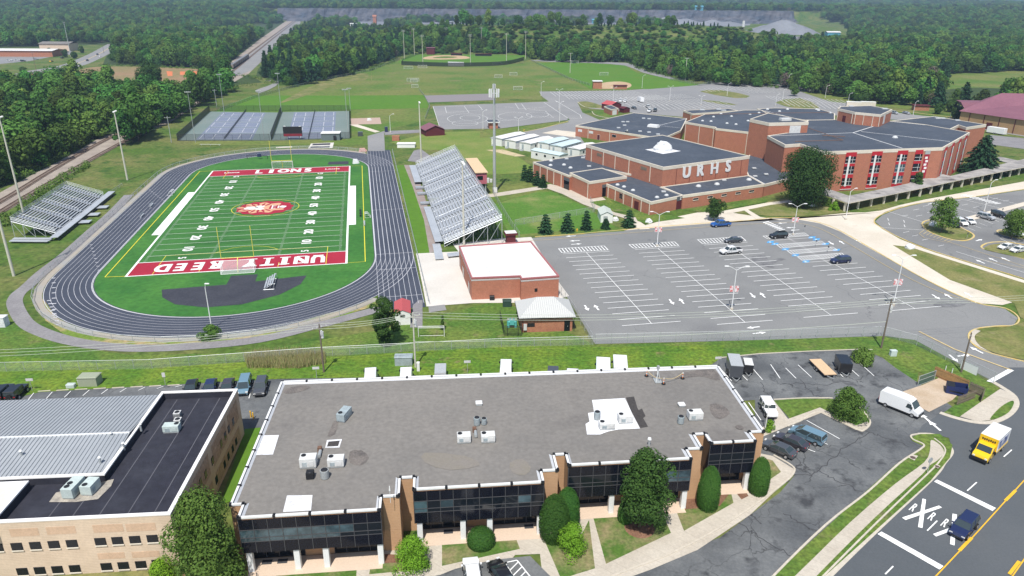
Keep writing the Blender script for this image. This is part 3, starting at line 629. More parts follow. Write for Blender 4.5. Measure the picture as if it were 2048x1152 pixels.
def arrow(mb, x, y, dx, dy, ln=2.9, z=Z3+.03):
	ZC[0] += 1; z += (ZC[0] % 20)*.0004
	c = G(x, y); e = G(x+dx, y+dy); d = (e-c); d.z = 0; d.normalize(); s = Vector((-d.y, d.x, 0)); c.z = z
	k = ln/3.2
	mb.face([c-d*1.6*k-s*.2*k, c+d*.2*k-s*.2*k, c+d*.2*k-s*.6*k, c+d*1.6*k, c+d*.2*k+s*.6*k, c+d*.2*k+s*.2*k, c-d*1.6*k+s*.2*k])
for q in ((1141, 473, -9, .5), (1149, 482.5, -9, .5), (1153, 489, 9, -.6), (1173, 617, 4, 6), (1193, 616, -5, -6), (1343, 605, 5, 6), (1363, 603, -5, -6), (1505, 592, 6, 6), (1525, 591, -6, -6), (1506, 656, -9, 1), (1519, 667, 9, -1), (1662, 487, 6, 4), (1683, 485.5, -6, -4), (1717, 483, -6, -4), (1872, 595, 8, 5), (1896, 593, -8, -5), (1936, 590, -8, -5), (1564, 447, -8, .5), (1581, 456, -8, .5), (1589, 461, -8, .5), (1952, 701, -8, -4), (1928, 712, 8, -1), (1907, 718, 6, 5)): arrow(wt, *q)
wt.face([G(*q, Z3+.03) for q in ((1973, 762), (2018, 737), (2028, 741), (1985, 765))])
struct(wt.build('parking_lines', white_paint)); struct(bl.build('disabled_bay_marks', blue_paint))
yf = MB()
pxline(yf, [(1110, 479), (1280, 465), (1420, 454), (1540, 447), (1590, 446), (1640, 458), (1700, 490), (1800, 548), (1880, 585), (1950, 606)], .15, Z3+.03, 3)
pxline(yf, [(1838, 664), (1910, 700), (2022, 741)], .35, Z3+.03); pxline(yf, [(1040, 483), (1110, 479)], .12, Z3)
struct(yf.build('lane_line', yellow_faded))
st = MB()
for q in (smoothpx([(1866, 610), (1880, 604), (1910, 606), (1932, 609), (1910, 614), (1880, 614)], 3), smoothpx([(1830, 601), (1855, 598), (1862, 601), (1838, 604)], 3), smoothpx([(1548, 519), (1562, 516), (1572, 519), (1555, 523), (1545, 530), (1538, 526)], 3), smoothpx([(1500, 514), (1530, 510), (1540, 528), (1550, 536), (1520, 530)], 2)): st.face([G(x, y, Z3-.02) for x, y in q])
struct(st.build('tar_stain', mat('tar_soft', (.12, .12, .125), .9, (.2, .2, .2), sc=.5, fine=.3)))
# broad concrete walk in front of the school and the strip along the car park
sheet('pavement', [(1250, 461), (1300, 448), (1340, 436), (1395, 425), (1430, 423), (1460, 425), (1560, 440), (1700, 425), (1730, 425), (1762, 421), (1800, 410), (1850, 399), (2048, 363), (2300, 320), (2300, 345), (2048, 379), (1960, 392), (1850, 404), (1800, 414), (1770, 424), (1750, 436), (1748, 446), (1765, 458), (1800, 478), (1850, 498), (1870, 505), (2048, 560), (2300, 640), (2300, 660), (2048, 573), (1820, 505), (1785, 490), (1820, 510), (1900, 560), (2028, 604), (2005, 610), (1950, 606), (1850, 559), (1740, 497), (1680, 463), (1640, 447), (1590, 438), (1545, 437), (1500, 442), (1420, 447), (1280, 458)], Z2, concrete)
sheet('lawn', [(1785, 490), (1820, 494), (1870, 510), (2048, 566), (2300, 650), (2300, 720), (2200, 715), (2040, 634), (2028, 606), (1900, 560)], Z2+.005, grass_dry)
sheet('lawn', smoothpx([(1950, 676), (1965, 664), (2000, 660), (2045, 645), (2100, 640), (2300, 700), (2300, 760), (2060, 722), (1975, 700)], 3), Z2+.12, grass_dry)
sheet('lawn', [(1460, 424), (1500, 416), (1545, 400), (1620, 395), (1700, 404), (1700, 424), (1600, 432), (1540, 432)], Z2+.01, grass_dry)
sheet('footpath', [(1395, 425), (1440, 423), (1536, 405), (1600, 398), (1600, 402), (1540, 410), (1460, 427)], Z2+.03, concrete)
sheet('footpath', [(1486, 419), (1494, 418), (1524, 436), (1512, 438)], Z2+.035, concrete)
# lawns and walks west of the gym
sheet('lawn', [(965, 380), (1068, 360), (1085, 378), (1140, 400), (1180, 425), (1250, 462), (1030, 476), (990, 420)], Z2, grass_mown)
sheet('lawn', [(985, 410), (1075, 383), (1105, 384), (1170, 413), (1230, 455), (1020, 470)], Z2+.01, mat('grass_court', (.075, .17, .02), .95, (.2, .22, .07), sc=.07, lo=.5, hi=.7, fine=.25, fsc=1.5))
sheet('footpath', [(890, 383), (980, 388), (1082, 372), (1100, 371), (1100, 376), (1020, 389), (985, 394), (890, 390)], Z2+.02, concrete_walk)
sheet('footpath', [(1080, 372), (1100, 368), (1140, 377), (1180, 398), (1205, 394), (1215, 402), (1190, 408), (1230, 425), (1285, 438), (1278, 445), (1210, 425), (1165, 408), (1125, 388)], Z2+.03, concrete_walk)
sheet('footpath', [(1275, 440), (1290, 450), (1300, 458), (1280, 459), (1262, 448)], Z2+.035, concrete)
sheet('lawn', [(1265, 423), (1300, 428), (1340, 430), (1370, 436), (1290, 447), (1275, 442)], Z2+.04, grass_lush)
sheet('lawn', [(1180, 404), (1215, 399), (1260, 418), (1250, 425), (1220, 422)], Z2+.04, grass_lush)
sheet('lawn', [(1370, 420), (1450, 412), (1530, 397), (1536, 403), (1440, 421), (1400, 424)], Z2+.04, grass_lush)
sheet('bare_patch', [(972, 300), (1005, 299), (1052, 312), (1030, 313)], Z2, mat('sand_patch', (.50, .40, .25), .95, (.2, .23, .07), sc=.2, lo=.5, hi=.7))
sheet('lawn', [(780, 285), (860, 265), (960, 262), (1000, 290), (1060, 330), (1070, 345), (965, 350), (900, 300), (850, 300)], Z1+.01, mat('grass_dull', (.19, .215, .055), .95, (.12, .19, .03), sc=.08, fine=.22, fsc=1.2))
# east car park
east = [(1750, 443), (1765, 430), (1800, 417), (1850, 405), (1960, 393), (2048, 380), (2300, 346), (2300, 636), (2048, 556), (1870, 503), (1800, 475), (1765, 456)]
sheet('car_park', east, Z1+.01, asphalt)
kerb('kerb_line', smoothpx([(2200, 606), (2048, 558), (1870, 504), (1800, 476), (1763, 456), (1748, 444), (1760, 431), (1800, 416), (1850, 405), (1960, 392), (2048, 379), (2300, 346)], 4, False), .3, .14, kerb_yellow)
ew = MB(); ey = MB()
isl1 = smoothpx([(1844, 448), (1860, 440), (1885, 440), (1930, 460), (1948, 472), (1935, 481), (1905, 480), (1860, 465)], 3)
isl2 = smoothpx([(1962, 495), (1985, 485), (2048, 490), (2200, 530), (2200, 560), (2048, 518), (1985, 503)], 3)
isl3 = smoothpx([(1996, 466), (2010, 460), (2100, 470), (2100, 482), (2040, 478)], 3)
for q in (isl1, isl2, isl3):
	cx = sum(p[0] for p in q)/len(q); cy = sum(p[1] for p in q)/len(q)
	sheet('grass_island', [(cx+(x-cx)*.94, cy+(y-cy)*.88) for x, y in q], .15, grass_dry); kerb('kerb_line', q+[q[0]], .45, .16, kerb_yellow)
rows(ey, (1839, 467), (1848, 461), (1895, 485), (1907, 480), 9, .13); pxline(ey, [(1838, 468), (1848, 476), (1895, 486)], .13)
pxline(ey, [(1960, 520), (2048, 537), (2200, 575)], .15); pxline(ey, [(1890, 482), (1960, 505), (2048, 533)], .15)
for q in ([(1777, 424), (1850, 446)], [(1860, 403), (2048, 452)], [(1905, 395), (2048, 428)], [(1765, 456), (1848, 461)], [(1912, 504), (2048, 546)], [(1974, 394), (2048, 412)]): pxline(ew, q, .14)
for q in ((1810, 432), (1832, 420), (1852, 412), (1870, 407), (1893, 408), (1915, 402), (1940, 400), (1968, 396), (1990, 398), (2012, 402), (1838, 432), (1860, 425), (1885, 420), (1905, 414), (1930, 410), (1952, 415), (1975, 408), (1812, 465), (1830, 472), (1850, 480), (1882, 492)): pxline(ew, [(q[0]-6, q[1]+1.2), (q[0]+6, q[1]-1.2)], .14)
for q in ((1776, 440), (1778, 449), (1808, 444), (1809, 453)): pxline(ew, [(q[0]-1, q[1]-3), (q[0]+1, q[1]+2)], .14)
for k in range(12):
	t = k/12; a = G(1926, 390).lerp(G(2000, 409), t); b = G(1926, 390).lerp(G(2000, 409), t+.04); s = Vector((0, 0, 0)); n = (b-a).normalized(); n = Vector((-n.y, n.x, 0))*1.5
	ew.face([Vector((*q.xy, Z3+.03)) for q in (a-n, b-n, b+n, a+n)])
rows(ew, (1935, 456), (1950, 462), (2000, 428), (2020, 436), 7, .13); rows(ew, (2000, 478), (2018, 486), (2100, 500), (2120, 508), 5, .13)
for q in ((1862, 408, 8, -1.5), (1915, 466, 8, -2), (1958, 481, 8, -2), (1960, 524, -7, -3), (1985, 520, -7, -3), (2010, 519, -7, -3)): arrow(ew, *q)
struct(ew.build('parking_lines', white_paint)); struct(ey.build('island_hatching', yellow_faded))
sheet('island_walk', [(1910, 440), (2048, 404), (2300, 350), (2300, 372), (2048, 412), (1925, 446)], .16, concrete)

# ---------------- foreground: office car parks, main road ----------------
sheet('car_park', [(-500, 830), (0, 805), (80, 783), (370, 768), (560, 758), (1400, 745), (1440, 716), (1520, 707), (1620, 702), (1725, 698), (1745, 700), (1790, 735), (1835, 765), (1885, 800), (1960, 850), (1890, 860), (1760, 985), (1560, 1260), (1150, 1260), (1200, 1155), (1300, 1130), (1440, 1075), (1560, 985), (1590, 950), (1582, 935), (1510, 915), (1510, 800), (500, 870), (-500, 920)], Z1, asphalt_dark)
sheet('road', [(1880, 912), (1902, 890), (1898, 876), (1870, 869), (1830, 873), (1845, 850), (1880, 828), (1930, 843), (1975, 847), (2020, 830), (2036, 808), (2020, 780), (1985, 765), (2018, 735), (2048, 735), (2600, 800), (2900, 1300), (1420, 1500), (1560, 1260), (1663, 1152), (1868, 957)], Z1+.012, road_asphalt)
# pavement strip beside the road
sheet('verge', [(1545, 1152), (1440, 1270), (1520, 1270), (1650, 1152), (1860, 963), (1900, 915), (1905, 890), (1880, 868), (1840, 868), (1820, 875), (1825, 882), (1850, 893), (1830, 905), (1790, 930)], Z1+.05, grass_lush)
kerb('kerb_line', smoothpx([(1400, 1310), (1545, 1155), (1650, 1052), (1735, 985), (1798, 928), (1840, 900), (1847, 890), (1826, 880), (1822, 872), (1836, 869)], 4, False), .25, .15, kerb_mat)
kerb('gutter', smoothpx([(1838, 870), (1872, 872), (1893, 890), (1900, 905), (1885, 925), (1862, 955), (1760, 1050), (1655, 1152), (1540, 1270)], 4, False), .9, .09, kerb_mat)
kerb('kerb_line', smoothpx([(1868, 878), (1885, 892), (1890, 905), (1878, 925), (1856, 948), (1755, 1045), (1648, 1152), (1530, 1270)], 4, False), .2, .17, kerb_mat)
sheet('pavement', smoothpx([(1862, 880), (1880, 890), (1888, 905), (1876, 920), (1858, 932), (1845, 948), (1750, 1035), (1633, 1152), (1500, 1290), (1440, 1290), (1590, 1152), (1700, 1045), (1790, 968), (1848, 925), (1860, 900)], 3), Z2+.06, concrete_walk)
sheet('drain_cover', [(1816, 915), (1823, 908), (1836, 912), (1829, 921)], Z3+.04, kerb_mat); sheet('drain_cover', [(1867, 932), (1873, 929), (1881, 932), (1876, 937)], Z3+.06, kerb_mat)
for x, y in ((1826, 915), (1874, 933)): struct(MB().dome(G(x, y, Z3+.06), .38, .03, 12, 2).build('drain_grate', mat('grate', (.10, .07, .06), .9) if x == 1826 else MT['grate']))
# corner by the bins
sheet('verge', [(1885, 826), (1892, 822), (1945, 785), (1700, 690), (1770, 674), (1830, 690), (1900, 725), (1985, 768), (1998, 778), (1940, 828), (1915, 835)], Z1+.04, grass_lush)
sheet('pavement', [(1920, 833), (1960, 805), (2000, 778), (2018, 785), (2030, 798), (2028, 808), (2015, 826), (1985, 840), (1955, 843)], Z2+.03, concrete_walk)
sheet('verge', smoothpx([(1980, 838), (2000, 815), (2022, 802), (2028, 806), (2018, 824), (1996, 836)], 3), Z2+.1, grass_lush)
kerb('gutter', smoothpx([(1880, 826), (1910, 836), (1950, 845), (1985, 845), (2015, 832), (2032, 812), (2028, 793), (2005, 776), (1985, 764)], 4, False), .8, .1, kerb_mat)
sheet('concrete_pad', [(1794, 787), (1845, 770), (1880, 755), (1925, 780), (1905, 800), (1858, 824), (1835, 812)], Z2+.02, mat('sand_concrete', (.50, .40, .30), .9, (.42, .32, .22), sc=.3, fine=.12))
# island between the two office car parks
isl = [(1547, 801), (1600, 797), (1660, 798), (1715, 800), (1730, 825), (1738, 845), (1730, 858), (1715, 858), (1640, 820), (1580, 838)]
sheet('grass_island', isl, Z2, grass_lush)
sheet('pavement', [(1576, 838), (1640, 815), (1712, 851), (1735, 843), (1740, 852), (1728, 862), (1712, 860), (1642, 826), (1582, 850), (1510, 880), (1510, 860), (1550, 845), (1540, 812), (1547, 800)], Z2+.03, concrete_walk)
kerb('kerb_line', smoothpx([(1547, 800), (1610, 797), (1665, 797)], 3, False), .22, .15, kerb_mat); kerb('kerb_line', smoothpx([(1708, 808), (1728, 825), (1740, 846), (1728, 861), (1712, 859), (1642, 825), (1600, 843), (1575, 853)], 4, False), .28, .16, kerb_mat)
sheet('mulch_bed', smoothpx([(1668, 820), (1690, 815), (1715, 820), (1712, 835), (1685, 836)], 3), Z3, mulch)
# front lawn, beds and sidewalk of the office
front = smoothpx([(1560, 948), (1588, 944), (1570, 965), (1440, 1055), (1300, 1115), (1200, 1152), (1080, 1200), (1060, 1152), (1030, 1140), (940, 1135), (700, 1165), (300, 1190), (100, 1210), (100, 1150), (460, 1128), (700, 1100), (1100, 1040), (1400, 1010), (1520, 935)], 2)
sheet('pavement', [(1395, 1100), (1500, 1030), (1590, 945), (1588, 938), (1545, 912), (1510, 905), (1490, 960), (1330, 1000), (1000, 1060), (750, 1105), (480, 1150), (300, 1175), (-200, 1240), (-200, 1400), (1080, 1400), (1000, 1152), (1030, 1110), (1080, 1108), (1085, 1152), (1110, 1230), (1160, 1190), (1300, 1140)], Z1+.03, concrete_walk)
kerb('kerb_line', smoothpx([(1160, 1185), (1240, 1147), (1330, 1113), (1420, 1068), (1510, 1010), (1570, 965), (1588, 945), (1583, 932), (1547, 911)], 4, False), .25, .15, kerb_mat)
sheet('car_park', [(880, 1150), (910, 1138), (985, 1120), (1060, 1112), (1100, 1152), (1140, 1220), (900, 1300), (500, 1300), (700, 1185)], Z2+.01, asphalt_dark)
fw = MB()
pxline(fw, [(1034, 1122), (1058, 1152), (1080, 1180)], .14); pxline(fw, [(1010, 1127), (1030, 1160)], .14); pxline(fw, [(1034, 1122), (1010, 1127)], .14)
for k in range(5): pxline(fw, [(1036+k*8, 1126+k*9), (1018+k*8, 1144+k*9)], .13)
def lawn(q, m=None, z=Z2): return sheet('lawn', q, z, m or mat_front)
mat_front = mat('grass_front', (.068, .135, .02), .95, (.24, .20, .10), sc=.3, lo=.42, hi=.66, fine=.25, fsc=3)
lawn([(1185, 1030), (1325, 1027), (1342, 1066), (1212, 1128)]); lawn([(1352, 1021), (1428, 1010), (1462, 985), (1467, 1006), (1368, 1062)])
lawn([(1085, 1072), (1160, 1076), (1178, 1040), (1190, 1137), (1122, 1158)]); lawn([(884, 1086), (1030, 1072), (1040, 1098), (884, 1132)])
lawn([(742, 1128), (858, 1120), (860, 1137), (738, 1149)]); lawn([(555, 1140), (714, 1128), (712, 1165), (545, 1185)]); lawn([(1526, 916), (1545, 921), (1562, 944), (1536, 962), (1500, 978)])
lawn([(186, 1145), (355, 1135), (400, 1165), (186, 1190), (-200, 1240), (-200, 1180)], grass_dry)
for q in ([(884, 1086), (884, 1070), (1028, 1062), (1030, 1072), (960, 1084)], [(548, 1145), (560, 1128), (660, 1118), (705, 1130), (690, 1136)], [(742, 1128), (762, 1108), (850, 1112), (850, 1122)], [(1190, 1030), (1178, 1010), (1320, 1000), (1325, 1026)], [(1352, 1021), (1350, 1000), (1440, 980), (1462, 983), (1440, 1012)], [(1472, 985), (1490, 981), (1497, 992), (1483, 999)], [(330, 1150), (520, 1125), (545, 1150), (400, 1190)]): sheet('mulch_bed', q, Z2+.03, mulch)
struct(MB().dome(G(1279, 1056, Z2), 1.9, .12, 18, 3).build('mulch_ring', mulch)) 
sheet('lawn', [(490, 858), (522, 855), (470, 1000), (440, 1010)], Z2, grass_bright)
# bay lines of the office car parks
for q in ([(1536+20/4, 730), (1560, 758)], [(1571, 737), (1592, 758)], [(1596, 731), (1623, 756)], [(1720, 728), (1748, 753)], [(1640, 738), (1655, 755)], [(1670, 738), (1686, 755)], [(1700, 738), (1718, 754)], [(1440, 738), (1463, 763)], [(1480, 747), (1495, 762)], [(1505, 738), (1525, 761)], [(1497, 806), (1522, 842)], [(1613, 842), (1679, 879)], [(1600, 894), (1630, 905)], [(1640, 885), (1655, 890)]): pxline(fw, q, .13)
for k in range(9): pxline(fw, [(55+k*37, 803-k*3.5), (68+k*37, 787-k*1.9)], .12)
pxline(fw, [(498, 798), (503, 780)], .12)
for q in ((1850, 837, -6, -5), (1868, 852, -6, -5)): arrow(fw, *q)
struct(fw.build('parking_lines', white_paint))
for k in range(8):
	a, b = G(77+k*37, 783.5-k*1.7), G(100+k*37, 782-k*1.7); d = b-a
	o = tag(MB().box(Vector((0, 0, Z1)), (1.9, .16, .12), 0, 0, .97, .6).build('wheel_stop', kerb_mat), 'low concrete wheel stop at the head of the parking bays behind the metal roof', 'wheel stop', 'wheel stops in the office car park')
	o.location = (a+b)/2; o.rotation_euler[2] = atan2(d.y, d.x)
kerb('kerb_line', [(1440, 716), (1520, 708), (1620, 703), (1725, 699), (1745, 700)], .2, .12, kerb_mat)
# main road paint
rm = MB(); ry = MB()
def quad(mb, pts, z=Z3+.02): mb.face([G(x, y, z) for x, y in pts])
quad(rm, [(1868, 963), (1874, 959), (1992, 1016), (1985, 1022)]); quad(rm, [(1755, 1068), (1763, 1063), (1887, 1132), (1879, 1139)])
def dash(a, b, wd=.15): pxline(rm, [a, b], wd)
dash((1934, 983), (1953, 966)); dash((2007, 915), (2023, 901)); dash((1854, 1063), (1874, 1043)); dash((1770, 1150), (1786, 1134)); dash((2062, 868), (2078, 856))
# X markings and R letters
quad(rm, [(1804, 1035), (1811, 1040), (1884, 1015), (1878, 1011)]); quad(rm, z=Z3+.024, pts=[(1836, 1054), (1845, 1056), (1852, 999), (1845, 997)])
quad(rm, [(1866, 1068), (1872, 1073), (1945, 1046), (1938, 1041)]); quad(rm, z=Z3+.024, pts=[(1900, 1088), (1909, 1091), (1914, 1029), (1905, 1027)])
RD = (G(1874, 1043)-G(1770, 1150)); RD.z = 0; RD.normalize(); ra = atan2(RD.y, RD.x)
struct(rm.build('road_marking', white_paint))
ck = MB(); RC = random.Random(4)
for q in ([(1738, 866), (1700, 888), (1655, 925), (1620, 952), (1587, 948), (1565, 968)], [(1633, 940), (1671, 960), (1722, 985)], [(1738, 866), (1762, 872), (1821, 893)], [(1738, 866), (1715, 850), (1680, 842)], [(1452, 1035), (1490, 1056), (1530, 1085), (1580, 1112)], [(1285, 1127), (1340, 1096), (1400, 1070), (1452, 1035), (1500, 1028), (1522, 1050)], [(1560, 770), (1600, 766), (1650, 772), (1700, 762)], [(1600, 760), (1625, 790), (1660, 798)], [(1520, 765), (1530, 785), (1545, 796)], [(1566, 1028), (1600, 1046), (1634, 1068)]):
	w_ = [G(*q[0])]
	for a, b in zip(q, q[1:]):
		for k in range(1, 7): p = G(a[0]+(b[0]-a[0])*k/6, a[1]+(b[1]-a[1])*k/6); w_.append(p+Vector((RC.uniform(-.3, .3), RC.uniform(-.3, .3), 0)))
	strip(ck, w_, .11, Z1+.036)
struct(ck.build('crack_sealant', stain))
for x, y in ((1826, 1017), (1863, 1035), (1889, 1048), (1935, 1065)):
	p = G(x, y); text('road_letter', 'R', 1.5, Matrix.Translation((p.x, p.y, Z3+.03)) @ Matrix.Rotation(ra-pi/2, 4, 'Z'), white_paint, sx=.6, sy=1.8, kind='structure', bold=.03)
pxline(ry, [(1873, 1152), (1943, 1078), (2048, 962), (2150, 860)], .14); pxline(ry, [(1860, 1166), (1873, 1152)], .14)
for q in ([(1918, 1103), (1943, 1077)], [(2010, 1003), (2031, 982)], [(2018, 1150), (2038, 1124)]): pxline(ry, q, .35, Z3+.032)
pxline(ry, [(2020, 1160), (2048, 1120), (2120, 1040)], .14)
struct(ry.build('road_marking', yellow_paint))
# far right field grass + baseball / softball fields
sheet('baseball_outfield', smoothpx([(803, 128), (815, 113), (850, 108), (950, 104), (1040, 107), (1050, 115), (1030, 124), (940, 130)], 3), Z3, grass_bright)
sheet('baseball_infield', smoothpx([(845, 116), (870, 111), (915, 111), (938, 114), (930, 118), (860, 119)], 3), Z3+.03, dirt)
sheet('baseball_infield', smoothpx([(866, 115), (890, 112.5), (915, 114), (900, 116), (875, 116.5)], 3), Z3+.06, grass_mown)
sheet('softball_infield', smoothpx([(1190, 176), (1203, 166), (1240, 163), (1262, 168), (1255, 176), (1210, 178)], 3), Z3, dirt)
sheet('gravel_drive', smoothpx([(1060, 121), (1110, 124), (1180, 126), (1250, 131), (1285, 145), (1340, 158), (1345, 155), (1290, 139), (1255, 126), (1180, 122.5), (1110, 119)], 2), Z3, asphalt_far)
sheet('footpath', smoothpx([(512, 180), (535, 172), (552, 163), (532, 162), (534, 160), (556, 161), (552, 172), (520, 186)], 2), Z3, asphalt_far)
pf = MB()
for q in ([(1120, 150.5), (1200, 151.5), (1330, 158)], [(800, 131), (900, 133)], [(743, 146), (743, 163)]): pxline(pf, q, .5)
struct(pf.build('faint_field_lines', grass_dry))
# ================= buildings =================
def xy(p): return Vector((p[0], p[1], 0))
def block(px, h, root, wall=brick, roof=roof_dark, cop=cream, copd=.8, z0=0, proud=.07, world=False, roofz=.12, wname='wall', rim=.35):
	"""walls, roof and coping band following a roof outline given in pixels at height h; returns the corner list"""
	P = [xy(p) for p in px] if world else [xy(G(x, y, h)) for x, y in px]
	a = sum(P[i].x*P[(i+1) % len(P)].y-P[(i+1) % len(P)].x*P[i].y for i in range(len(P)))
	if a < 0: P.reverse()
	MB().prism(P, z0, h-roofz, 0).build(wname, wall, root)
	MB().face([(p.x, p.y, h-roofz+.01) for p in offset(P, -.05)]).build('roof', roof, root)
	if cop:
		o = offset(P, proud); i_ = offset(P, -rim); n = len(P); vs = [(p.x, p.y, h-copd) for p in o]+[(p.x, p.y, h+.05) for p in o]+[(p.x, p.y, h+.05) for p in i_]+[(p.x, p.y, h-roofz-.05) for p in i_]
		fs = []
		for k in range(n):
			j = (k+1) % n
			for L_ in range(3): fs.append((L_*n+k, L_*n+j, (L_+1)*n+j, (L_+1)*n+k))
		inner = offset(P, -.01); m0 = len(vs); vs += [(p.x, p.y, h-copd) for p in inner]
		for k in range(n): j = (k+1) % n; fs.append((m0+k, m0+j, j, k))
		MB().mesh(vs, fs).build('coping', cop, root)
	return P
def offset(P, d):
	n = len(P); out = []
	for i in range(n):
		a, b, c = P[i-1], P[i], P[(i+1) % n]
		d1 = (b-a).normalized(); d2 = (c-b).normalized()
		n1 = Vector((d1.y, -d1.x, 0)); n2 = Vector((d2.y, -d2.x, 0)); m_ = n1+n2
		if m_.length < .2: m_ = n1
		m_.normalize(); k = 1/max(.4, m_.dot(n1)); out.append(b+m_*d*k)
	return out
def frame(A, B):
	"""unit vector along A-B and outward normal facing the camera"""
	d = (xy(B)-xy(A)).normalized(); n = Vector((d.y, -d.x, 0))
	if n.dot(CAMP-xy(A)) < 0: n = -n
	return d, n
def wb(mb, A, B, P, w, z0, z1, out=.05, th=.12, m=0):
	"""box of width w, from z0 to z1, centred at P on wall A-B, standing 'out' proud of it"""
	d, n = frame(A, B); c = xy(P); s = d*w/2
	mb.prism([c-s-n*(th-out), c+s-n*(th-out), c+s+n*out, c-s+n*out], z0, z1, m); return mb
def window(root, A, B, px, w, h, glass=glassd, fr=white_metal, sill=None, zc=None, name='window'):
	P = onwall(*px, A, B); z = P.z if zc is None else zc
	f = wb(MB(), A, B, P, w+.12, z-h/2-.06, z+h/2+.06, .04).build(name, fr, root)
	g = wb(MB(), A, B, P, w, z-h/2, z+h/2, .06).build('pane', glass, f)
	if sill: wb(MB(), A, B, P, w+.2, z-h/2-.16, z-h/2-.065, .14).build('sill', sill, f)
	return P

# ---------------- the office with stepped black glass bays ----------------
office = thing('office_building', 'low brick office with stepped black glass bays, white columns and a broad gravel roof', 'building', tuple(xy(G(1000, 900))))
OH = 7.6
seq = [('', 563, 763), ('', 460.5, 1009), ('', 485, 1010.5), ('a', 475, 1036.6), ('b', 765, 1019), ('', 759.5, 993.8), ('', 798.6, 991.8), ('', 800.5, 955.7), ('', 828, 955), ('a', 826, 978), ('b', 1091.6, 965.4), ('', 1080, 942.6), ('', 1117.5, 940), ('', 1107, 909.8), ('', 1133, 908.6), ('a', 1134, 929.7), ('b', 1385.8, 918), ('', 1373, 899), ('', 1405.8, 896.5), ('', 1387, 868.7), ('', 1412, 868.2), ('a', 1417.5, 885), ('b', 1513.6, 883), ('', 1499.5, 864), ('', 1529, 863.5), ('', 1436, 731)]
OD = (G(765, 1019, OH)-G(475, 1036.6, OH)); OD.z = 0; OD.normalize(); ON = Vector((OD.y, -OD.x, 0))
if ON.y > 0: ON = -ON
pts = [(t, G(x, y, OH)) for t, x, y in seq]
# square the outline to the building's own axes
loc = [[t, p.dot(OD), p.dot(-ON)] for t, p in pts]
def sq(i, j, ax): m_ = (loc[i][ax]+loc[j][ax])/2; loc[i][ax] = loc[j][ax] = m_
N_ = len(loc)
for i, j, ax in ((1, 2, 2), (2, 3, 1), (3, 4, 2), (4, 5, 1), (5, 6, 2), (6, 7, 1), (7, 8, 2), (8, 9, 1), (9, 10, 2), (10, 11, 1), (11, 12, 2), (12, 13, 1), (13, 14, 2), (14, 15, 1), (15, 16, 2), (16, 17, 1), (17, 18, 2), (18, 19, 1), (19, 20, 2), (20, 21, 1), (21, 22, 2), (22, 23, 1), (23, 24, 2)): sq(i, j, ax)
W_ = [(t, OD*a-ON*b) for t, a, b in loc]
P = [xy(p) for t, p in W_]
lower = []
for k, (t, p) in enumerate(W_): lower.append(xy(p) - (ON*2.3 if t else Vector((0, 0, 0))))
MB().prism(lower, 0, 3.0, 0).build('ground_floor_wall', brick_office, office)
MB().prism(P, 3.02, OH-.25, 0).build('upper_wall', brick_office, office)
sgn = sum(P[i].x*P[(i+1) % N_].y-P[(i+1) % N_].x*P[i].y for i in range(N_))
Q = P[:] if sgn > 0 else P[::-1]
MB().face([(p.x, p.y, OH-.24) for p in offset(Q, -.05)]).build('roof', roof_gravel, office)
# coping: white lengths with dark joint clips, pale flashing inside
cp = MB(); clip = MB(); fl_ = MB()
inn = offset(Q, -.55)
for k in range(len(Q)):
	a, b = Q[k], Q[(k+1) % len(Q)]; d = (b-a); ln = d.length; d.normalize(); n = Vector((d.y, -d.x, 0)); n_ = max(1, round(ln/3.6))
	a2, b2 = a+n*.04, b+n*.04
	back = (a-b).length > 60
	for j in range(n_):
		s0, s1 = ln*j/n_+.16, ln*(j+1)/n_-.16
		if s1-s0 < .3: s0, s1 = .05, ln-.05
		cp.prism([a2+d*s0, a2+d*s1, a2+d*s1-n*.26, a2+d*s0-n*.26], OH-.12, OH+.1)
	for j in range(n_+1):
		s = ln*j/n_; MB().prism([a2+d*(s-.13)+n*.015, a2+d*(s+.13)+n*.015, a2+d*(s+.13)-n*.4, a2+d*(s-.13)-n*.4], OH-.16, OH+.12).build('coping_joint', black_metal, office) if (j < n_ or ln < 3) else None
	for q in (1,): fl_.face([(a.x-n.x*.3, a.y-n.y*.3, OH-.02), (b.x-n.x*.3, b.y-n.y*.3, OH-.02), (inn[(k+1) % len(Q)].x, inn[(k+1) % len(Q)].y, OH-.225), (inn[k].x, inn[k].y, OH-.225)])
cp.build('coping', white_metal, office); fl_.build('flashing', mat('flashing', (.52, .53, .55), .6, fine=.1), office)
bayn = [10, 10, 10, 4]; bi = 0; bays = []
